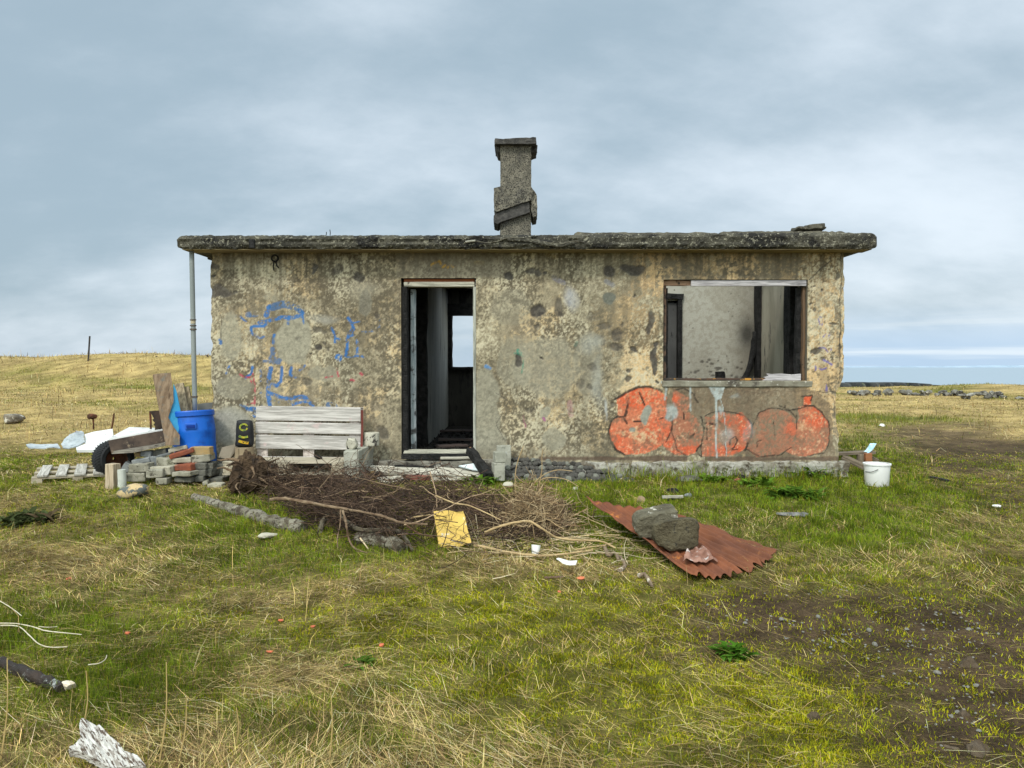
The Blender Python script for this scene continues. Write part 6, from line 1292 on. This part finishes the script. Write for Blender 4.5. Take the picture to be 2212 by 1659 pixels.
# knotty root pieces before the sheet
for i, (lab, pts, r_) in enumerate([("knotted root piece with bone-white end left of the rusty sheet", [(330,660),(370,740),(430,720),(470,790)], .022), ("crooked brown root lying before the rusty sheet", [(470,890),(530,850),(500,780),(450,740)], .018), ("stubby root knot in the moss below the rusty sheet", [(660,940),(720,930),(760,990),(790,1040)], .020)]):
    branch("root_piece", lab, [(*r3d(a, b), .03) for a, b in pts], r_ * 1.3, surf("dry_root_%d" % i, (.24, .18, .12), (.14, .10, .07), 12, c3=(.5, .44, .36), s3=9, t3=(.58, .64), rough=.95, bump=.8), cat='root')

# ------------------------------------------------------------------ right side: bucket, trestle, rag, litter
m_buck = surf("white_plastic_bucket", (.72, .73, .73), (.78, .79, .78), 4, c3=(.42, .38, .30), s3=12, t3=(.66, .72), rough=.4, bump=.05, spec=.4)
g = G(*r4d(467, 1368)); s_ = g.y / F * .42188 * S
bk_ = thing("bucket", "white plastic bucket standing in the grass right of the house", 'bucket', g)
rt, rb, hb_ = 96 * s_, 82 * s_, 172 * s_
obj("body", lathe_vf([(0, 0), (rb, 0), (rb + .004, .006), (rt - .004, hb_ - .03), (rt - .002, hb_), (rt - .010, hb_ - .004), (rb - .006, .02), (0, .02)], 40), m_buck, bk_, smooth=True)
obj("rim", lathe_vf([(rt - .004, hb_ - .012), (rt + .006, hb_ - .012), (rt + .007, hb_ + .003), (rt - .003, hb_ + .004), (rt - .012, hb_ + .001)], 40), m_buck, bk_)
obj("contents", lathe_vf([(0, hb_ - .035), (rt * .6, hb_ - .03), (rt - .014, hb_ - .04)], 24), surf("dry_dirt", (.30, .24, .17), (.42, .36, .28), 14, bump=.8), bk_)
hpts = [Vector((-rt - .005, -.0, hb_ - .03)), Vector((-rt * .98, -rt * .45, hb_ - .075)), Vector((-rt * .55, -rt * .92, hb_ - .055)), Vector((-rt * .25, -rt * 1.04, hb_ - .035))]
obj("handle", tube_vf(spline([Vector((-rt * .98, -rt * .1, hb_ - .085)), Vector((-rt * .75, -rt * .75, hb_ - .075)), Vector((-rt * .38, -rt * .98, hb_ - .045))], 5), .0035, 6), surf("bucket_wire", (.12, .12, .13), (.10, .10, .10), 5, bump=0, rough=.4), bk_)
def r4(x, y, Y): q = r4d(x, y); return P(q[0], q[1], Y)
m_twood = wood("old_trestle_wood", (.13, .10, .075), (.22, .18, .13), 'X', c3=(.06, .05, .04)); m_owood = wood("orange_split_wood", (.36, .15, .06), (.24, .10, .05), 'X')
tr2 = thing("broken_trestle", "collapsed dark wooden trestle by the right corner of the house", 'trestle', r4(300, 1240, 8.75))
def tplank(nm, a, b, w_, th, m_, seed):
    d = b - a; o = obj(nm, box_vf(d.length, w_, th, .004, .004, 6, seed), m_, tr2, loc=(a + b) / 2 - tr2.location, rot=d.to_track_quat('X', 'Z').to_euler()); return o
tplank("top_plank", r4(150, 1122, 8.75), r4(440, 1108, 8.75), .14, .03, m_twood, 1)
tplank("leg", r4(205, 1145, 8.72), r4(375, 1225, 8.55), .06, .06, m_twood, 2)
tplank("leg", r4(385, 1130, 8.85), r4(480, 1180, 8.8), .04, .04, m_twood, 3)
tplank("leg", r4(345, 1125, 8.7), r4(350, 1215, 8.7), .06, .09, m_twood, 4)
tplank("cross_piece", r4(375, 1152, 8.62), r4(425, 1150, 8.62), .05, .10, m_owood, 5)
crumple("rag", "light blue rag lying on the broken trestle", [r4(352, 1112, 8.68), r4(395, 1080, 8.72), r4(410, 1062, 8.74), r4(458, 1064, 8.74), r4(440, 1090, 8.7), r4(405, 1112, 8.66)], surf("pale_blue_cloth", (.30, .55, .72), (.55, .68, .76), 22, rough=.9, bump=.4), 'rag', .05, .008, 6)
def bit(name, label, d, rad, mat, cat, seed, flat=.4, grp=None, up=.0):
    g = G(*d); tag(obj(name, rock_vf(rad, rad * .7, rad * flat, seed, 2, .35, 3), mat, loc=g + Vector((0, 0, rad * flat * .4 + up)), rot=(0, 0, seed * 1.7)), label, cat, grp)
bit("litter", "white crumpled litter on the track behind the house corner", r4d(504, 912), .075, m_cup, 'litter', 1, .6)
bit("litter", "small white scrap beside the track at right", r4d(1390, 1530), .045, m_cup, 'litter', 2, .3)
plank("burnt_strip", "black burnt strip lying on the edge of the track", G(*r4d(880, 1303), .015), G(*r4d(1022, 1332), .015), .05, .025, m_char, 0, 11)
# little things in the turf right of centre
plank("cream_strip", "short cream slat over a black burnt hole in the grass", G(*r3d(885, 190), .04), G(*r3d(1085, 182), .05), .03, .025, m_whitew, 0, 12)
bit("burnt_lump", "black burnt lump in the grass behind the cream slat", r3d(975, 150), .085, m_char, 'burnt lump', 5, .45)
bit("burnt_lump", "low black burnt lump in the grass before the cream slat", r3d(975, 222), .06, m_char, 'burnt lump', 8, .3)
bit("stone", "small blue-grey stone beside the cream slat", r3d(1135, 185), .045, m_bluegrey, 'stone', 6, .6)
bit("stone", "flat dark stone half hidden by grass at foot of the plinth", r3d(1140, 45), .16, m_dkgrey, 'stone', 9, .35)
bit("stone", "small reddish stone at foot of the plinth", r3d(1615, 35), .06, m_brick, 'stone', 10, .4)
bit("burnt_lump", "dark burnt knob at the foot of the plinth", r3d(1640, 10), .07, m_char, 'burnt lump', 18, .5)
bit("slate", "dark grey striped flat slab sunk in the grass right of the rusty sheet", r3d(2120, 365), .15, surf("striped_slate", (.09, .09, .09), (.20, .195, .19), 14, stretch=(1, .2, 1), bump=.6), 'slate', 11, .18)
bit("stone", "pale cream lump in the grass right of the cobbles", r2d(1795, 450), .040, m_pale, 'stone', 12, .7)
bit("bleached_wood", "bleached bone-like wood bit left of the root clump", r2d(1105, 535), .06, m_pale, 'wood bit', 13, .5, up=.12)
bit("mushroom_clump", "brownish dried grass tussock with white streaks by the rusty sheet's top", r3d(680, 240), .06, wood("straw_clump", (.35, .25, .14), (.2, .14, .09), 'Z'), 'clump', 14, .8)
plank("wooden_strip", "thin dark brown slat lying in the straw near the orange scraps", G(*r2d(1480, 1345), .01), G(*r2d(1690, 1335), .01), .025, .01, wood("brown_slat_wood", (.12, .07, .05), (.16, .1, .07), 'X'), 0, 14)
bit("wood_scrap", "pale rotten wood scrap in the grass in front of the long log", r1d(740, 690), .075, m_pale, 'wood scrap', 15, .25, up=.02)
m_orng = surf("orange_plastic", (.62, .17, .08), (.5, .13, .07), 8, rough=.6, bump=.1)
for i, (d, r_, lab) in enumerate([(r5d(1160, 452), .020, "orange plastic scrap on the green grass at lower left"), ((150, 1253), .022, "orange scrap in the straw above the green patch at left"), (((700 + 585 * .36166) * S, (1900 + 330 * .36166) * S), .018, "orange scrap in the straw, left of the small red strip"), (((700 + 875 * .36166) * S, (1900 + 385 * .36166) * S), .018, "small red-orange strip standing in the straw"), (((700 + 485 * .36166) * S, (1900 + 612 * .36166) * S), .018, "pale orange curled scrap on the dark green grass"), (((700 + 1490 * .36166) * S, (1900 + 556 * .36166) * S), .020, "flat orange scrap on the moss left of centre"), (r2d(1850, 1370), .030, "faded orange scrap in the moss above the tiny one"), (r2d(1630, 1505), .018, "tiny orange scrap in the moss below the brown slat")]):
    bit("plastic_scrap", lab, d, r_, m_orng, 'plastic scrap', 20 + i, .35, 'orange scraps in the turf', .008)
# ------------------------------------------------------------------ foreground left
def r5(x, y, up): return G(*r5d(x, y), up)
fl_ = [r5(10, 690, .03), r5(120, 750, .035), r5(280, 820, .035), r5(420, 870, .03), r5(560, 935, .03)]
lg = tag(wobj("burnt_log", tube_vf(spline(fl_, 6), [.022] * 8 + [.027] * 12 + [.022] * 5, 14, .35, 6), surf("charred_bark", (.05, .035, .028), (.025, .02, .018), 10, c3=(.33, .35, .34), s3=13, t3=(.56, .63), rough=.6, bump=1, bscale=40, bdist=.02), base=fl_[2] - Vector((0, 0, .03))), "charred log with silvery bark lying at the left edge", 'log')
VF = rock_vf(.04, .025, .022, 41, 3, .4, 5); obj("broken_end", xf(VF, r5(610, 915, .03) - lg.location), surf("pale_broken_wood", (.66, .58, .46), (.5, .42, .32), 12), lg)
m_drift = surf("bleached_driftwood", (.40, .38, .345), (.58, .565, .53), 110, c3=(.085, .06, .045), s3=130, t3=(.51, .58), c4=(.24, .21, .18), s4=60, t4=(.5, .62), stretch=(.06, 1, 1), rough=.9, bump=1, bscale=70, bdist=.006)
q = [(740, 1268), (800, 1285), (880, 1340), (905, 1325), (990, 1420), (1085, 1490), (1130, 1560), (1250, 1600), (1330, 1690), (1010, 1720), (870, 1640), (770, 1590), (690, 1560), (632, 1565), (640, 1535), (700, 1500), (735, 1440), (725, 1330)]
pts = [r5(x, y, .10 - .05 * (y - 1268) / 450) for x, y in q]
bm = bmesh.new(); f = bm.faces.new([bm.verts.new(p) for p in pts]); bmesh.ops.triangulate(bm, faces=[f])
for _ in range(5):
    e = [e for e in bm.edges if e.calc_length() > .012]
    bmesh.ops.subdivide_edges(bm, edges=e, cuts=1); bmesh.ops.triangulate(bm, faces=[f for f in bm.faces if len(f.verts) > 3])
gd = (pts[9] - pts[0]).normalized(); gs = gd.cross(Vector((0, 0, 1)))
for v in bm.verts:
    s = v.co.dot(gs); t = v.co.dot(gd); v.co.z += .004 * mnoise.fractal(Vector((s * 90, t * 4, 0)), 1, 2, 4) + .006 * mnoise.noise(Vector((s * 9, t * 2, 4)))
bmesh.ops.solidify(bm, geom=bm.faces[:], thickness=.03); bm.verts.index_update()
VF = [v.co.copy() for v in bm.verts], [[v.index for v in f.verts] for f in bm.faces]; bm.free()
base = sum(VF[0], Vector()) / len(VF[0]); rzz = math.atan2(gd.y, gd.x); Mi = Matrix.Rotation(-rzz, 3, 'Z')
tag(obj("driftwood", ([Mi @ (v - base) for v in VF[0]], VF[1]), m_drift, loc=base, rot=(0, 0, rzz)), "bleached white weathered wood in the straw at the bottom left", 'driftwood')
m_bleach = surf("bleached_stalk", (.56, .51, .39), (.45, .40, .29), 9, rough=.8, bump=.2)
for lab, pts, r_ in [("bleached stalk at the left edge, uppermost", [(-60, 110), (0, 145), (100, 205), (195, 278)], .0055), ("long bleached stalk lying across the grass at left", [(-40, 345), (150, 350), (300, 378), (400, 410), (500, 424), (740, 448)], .0060), ("bleached stalk bending down through the grass at left", [(-30, 368), (160, 372), (260, 450), (350, 530), (450, 562), (610, 560)], .0055), ("bleached curved stalk in the lower grass mat", [(800, 722), (900, 708), (955, 672), (968, 635)], .005), ("short bleached stalk above the long one", [(350, 375), (430, 382), (520, 376)], .004)]:
    branch("dry_stalk", lab, [(*r5d(a, b), .06) for a, b in pts], (r_, r_ * .7), m_bleach, cat='stalk', thin=.55)
# tall dry flower stalks in front
m_stk = surf("tall_dry_stalk", (.52, .38, .16), (.42, .30, .12), 10, rough=.8, bump=.1)
for i, (a, b, lab) in enumerate([((65, 665), (5, 1600), "tall dry grass stalk at the left edge of the foreground"), ((780, 780), (755, 1290), "tall dry stalk just above the bleached driftwood"), ((1508, 700), (1445, 1620), "tallest dry stalk right of the driftwood"), ((1690, 1000), (1610, 1640), "second tall dry stalk right of the driftwood")]):
    base = G(*r5d(*b), 0); tip = P(*r5d(*a), base.y - .02); md = base.lerp(tip, .5) + Vector((.012, 0, 0))
    q = spline([base, md, tip], 6); tag(wobj("grass_stalk", tube_vf(q, [.0032 * (1 - .5 * k / (len(q) - 1)) for k in range(len(q))], 5), m_stk, base=base), lab, 'stalk')
for i, ((x, y0), (xb, yb), lab) in enumerate([((1035, 965), (1020, 1600), "tall lone dry stalk in the centre left foreground"), ((187, 1100), (190, 1440), "lone dry stalk at the lower left, beside the straw mat")]):
    cv = lambda a, b: ((700 + a * .36166) * S, (1900 + b * .36166) * S)
    base = G(*cv(xb, yb), 0); tip = P(*cv(x, y0), base.y - .02); q = spline([base, base.lerp(tip, .5) + Vector((.008, 0, 0)), tip], 6)
    tag(wobj("grass_stalk", tube_vf(q, [.0032 * (1 - .5 * k / (len(q) - 1)) for k in range(len(q))], 5), m_stk, base=base), lab, 'stalk')

# ------------------------------------------------------------------ leafy weeds
m_weed = leaf_mat("weed_leaf", .2)
def weed(label, d, n, ln, col, spread=1.0, seed=0, wd=.25, Y=None, name="weed"):
    rg_ = np.random.default_rng(seed); g = G(*d); V = []; Fc = []; cols = []
    for k in range(n):
        az = rg_.uniform(0, 6.283); le = 1.6 * ln * rg_.uniform(.5, 1.1); up_ = rg_.uniform(.25, 1.2); r0_ = rg_.random() ** .5 * spread * ln * .9
        a0 = rg_.uniform(0, 6.283); o_ = np.array([r0_ * math.cos(a0), r0_ * math.sin(a0) * .6, -.01 + .5 * ln * rg_.random() * math.exp(-(r0_ / (spread * ln + 1e-6)) ** 2 * 2)])
        d0 = np.array([math.cos(az), math.sin(az), up_]); d0 /= np.linalg.norm(d0); sd_ = np.array([-math.sin(az), math.cos(az), 0])
        p = o_.copy(); b0 = len(V); c = np.array(col) * rg_.uniform(.6, 1.35)
        for j, w_ in enumerate((.25, .8, 1.0, .65, .05)):
            wv = sd_ * w_ * wd * le * .5; fold = np.array([0, 0, .15 * w_ * wd * le])
            V += [p - wv + fold, p, p + wv + fold]; cols += [c * .8, c, c * .9]
            p = p + d0 * le / 4; d0 = d0 + np.array([0, 0, -.28]); d0 /= np.linalg.norm(d0)
        for j in range(4):
            q = b0 + 3 * j; Fc += [[q, q + 1, q + 4, q + 3], [q + 1, q + 2, q + 5, q + 4]]
    o = mk(name, [tuple(v) for v in V], Fc, m_weed, col=np.array(cols)); o.location = g; return tag(o, label, 'plant', 'leafy weeds round the house')
dg = (.065, .125, .016); lg2 = (.10, .185, .022)
weed("dark broad-leaved dock plants at the left edge", (55, 1128), 110, .11, (.06, .075, .03), 2.4, 1, .28)
weed("reddish dock rosette right of the dark dock plants", (108, 1128), 16, .12, (.075, .055, .032), .8, 2, .25)
weed("bushy green weed between doorstep and stacked blocks", (1040, 1046), 60, .12, lg2, 1.4, 3)
weed("green weed at the foot of the plinth, behind the rusty sheet", (1530, 1042), 60, .12, lg2, 1.5, 4)
weed("tall leafy weed against the plinth near its right end", (1745, 1030), 70, .15, lg2, 1.2, 5)
weed("bushy weed in the grass in front of the right end of the plinth", (1720, 1075), 80, .13, dg, 2.0, 6)
weed("broad weed cluster between plinth and the dark slate", (1640, 1050), 70, .11, lg2, 1.8, 7)
weed("low weed left of the stacked concrete blocks", (985, 1038), 24, .09, lg2, .8, 8)
weed("small fern-like green plant alone in the moss", (1588, 1418), 60, .075, (.05, .12, .012), 1.0, 9)
weed("little weed sprouting above the cobble heap", (1330, 1018), 18, .08, lg2, .9, 10)
weed("low dark weed on the straw at centre left", (1360 * .0 + 1175 * .665, 2165 * .66526), 26, .06, dg, 1.1, 11)
# ------------------------------------------------------------------ pebbles in the bare soil
m_peb = surf("pale_pebble", (.14, .135, .12), (.22, .21, .19), 12, c3=(.08, .08, .07), s3=30, rough=.9, bump=.4)
pr = [obj("pebble", rock_vf(1, .8, .6, 90 + k, 2, .2, 2), m_peb, smooth=False) for k in range(3)]; used = [0, 0, 0]
rr = random.Random(5)
cl = [(1700, 1345, 50, 18, 18), (1800, 1385, 70, 30, 30), (1990, 1350, 130, 60, 50), (1930, 1440, 140, 70, 50), (2100, 1400, 90, 70, 40), (1560, 1330, 60, 30, 10), (2090, 1540, 90, 60, 40), (1800, 1280, 120, 30, 20)]
for cx, cy, sx, sy, n in cl:
    for _ in range(n):
        d = (rr.gauss(cx, sx * .6), rr.gauss(cy, sy * .6)); g = G(*d); k = rr.randrange(3); r_ = rr.uniform(.004, .010) * (1.9 if rr.random() < .1 else 1)
        o = pr[k] if not used[k] else pr[k].copy()
        if used[k]: C.objects.link(o)
        used[k] = 1; o.location = g + Vector((0, 0, r_ * .45)); o.scale = (r_, r_, r_); o.rotation_euler = (0, 0, rr.uniform(0, 6))
        tag(o, "small pale pebble lying in the bare soil at right", 'pebble', 'pebbles in the bare soil')
m_flat = surf("flat_brown_rock", (.070, .050, .032), (.105, .08, .055), 7, c3=(.06, .05, .04), s3=24, rough=.95, bump=.7)
for lab, d, rx, ry, rz_, sd_ in [("low brown rock breaking through the soil at right", (2090, 1440), .08, .06, .05, 1), ("angular pale brown rock at the bottom right corner", (2120, 1630), .07, .10, .05, 3), ("small rock in the soil left of the angular rock", (2060, 1622), .05, .035, .03, 4), ("dark pocked rock beside a hole in the moss", (1757, 1552), .035, .03, .03, 5), ("grey rock in the moss above the angular rock", (2085, 1548), .05, .035, .03, 6)]:
    g = G(*d); tag(obj("flat_rock", rock_vf(rx * .8, ry * .8, rz_ * 1.3, 60 + sd_, 4, .3, 5, .12), m_flat, loc=g + Vector((0, 0, -rz_ * .45)), rot=(0, 0, sd_ * .7)), lab, 'rock')
# ------------------------------------------------------------------ far stone walls (one dry-stone wall each)
m_dry = surf("drystone", (.13, .125, .11), (.22, .21, .185), 1.5, c3=(.36, .35, .31), s3=4, t3=(.56, .64), c4=(.05, .045, .04), s4=2.2, t4=(.5, .62), rough=.95, bump=.8, bscale=8, bdist=.1)
def drywall(label, x0, x1, py, Y, rows_, seed):
    rr = random.Random(seed); bits = []
    a, b = P(x0, py, Y), P(x1, py, Y); n = int((b.x - a.x) / .3)
    for k in range(n):
        for r_ in range(rows_):
            if rr.random() < .18: continue
            x = a.x + (b.x - a.x) * (k + rr.random()) / n; zg = float(h(x, Y))
            bits.append(xf(rock_vf(rr.uniform(.14, .26), .2, rr.uniform(.08, .15), rr.randrange(9999), 1, .3, 2), (x, Y + rr.uniform(-.2, .2), zg + .06 + r_ * .13), (0, rr.uniform(-.3, .3), rr.uniform(-.4, .4))))
    tag(wobj("drystone_wall", join(*bits), m_dry), label, 'stone wall')
drywall("tumbled dry-stone wall in the field just right of the house", 1826, 2085, 853, 36, 2, 1)
drywall("tumbled dry-stone wall on the mound near the right edge", 2070, 2230, 862, 33, 2, 2)
# roof rubble: a broken slab fragment and rebar
g = P(1758, 491, 8.75)
tag(obj("rubble_fragment", box_vf(.20, .15, .05, .01, .02, 5, 4), m_felt, loc=g, rot=(0, -.1, .2)), "broken slab fragment lying on the roof near its right end", 'rubble')
tag(obj("rubble_fragment", box_vf(.34, .2, .03, .01, .015, 6, 5), m_felt, loc=P(1745, 495.5, 8.80), rot=(0, 0, .1)), "flat broken felt slab under the roof fragment at right", 'rubble')
for lab, px in (("bent rebar stub sticking up from the roof at left, shorter one", 1536 / 2212 * 0 + 704), ("bent rebar stub sticking up from the roof at left, taller one", 713)):
    b_ = P(px, 509, 8.6); rod(lab, P(px + (1 if px < 710 else -.5), 501 if px < 710 else 496, 8.6), b_, .0045, m_char, "rebar", "rebar")
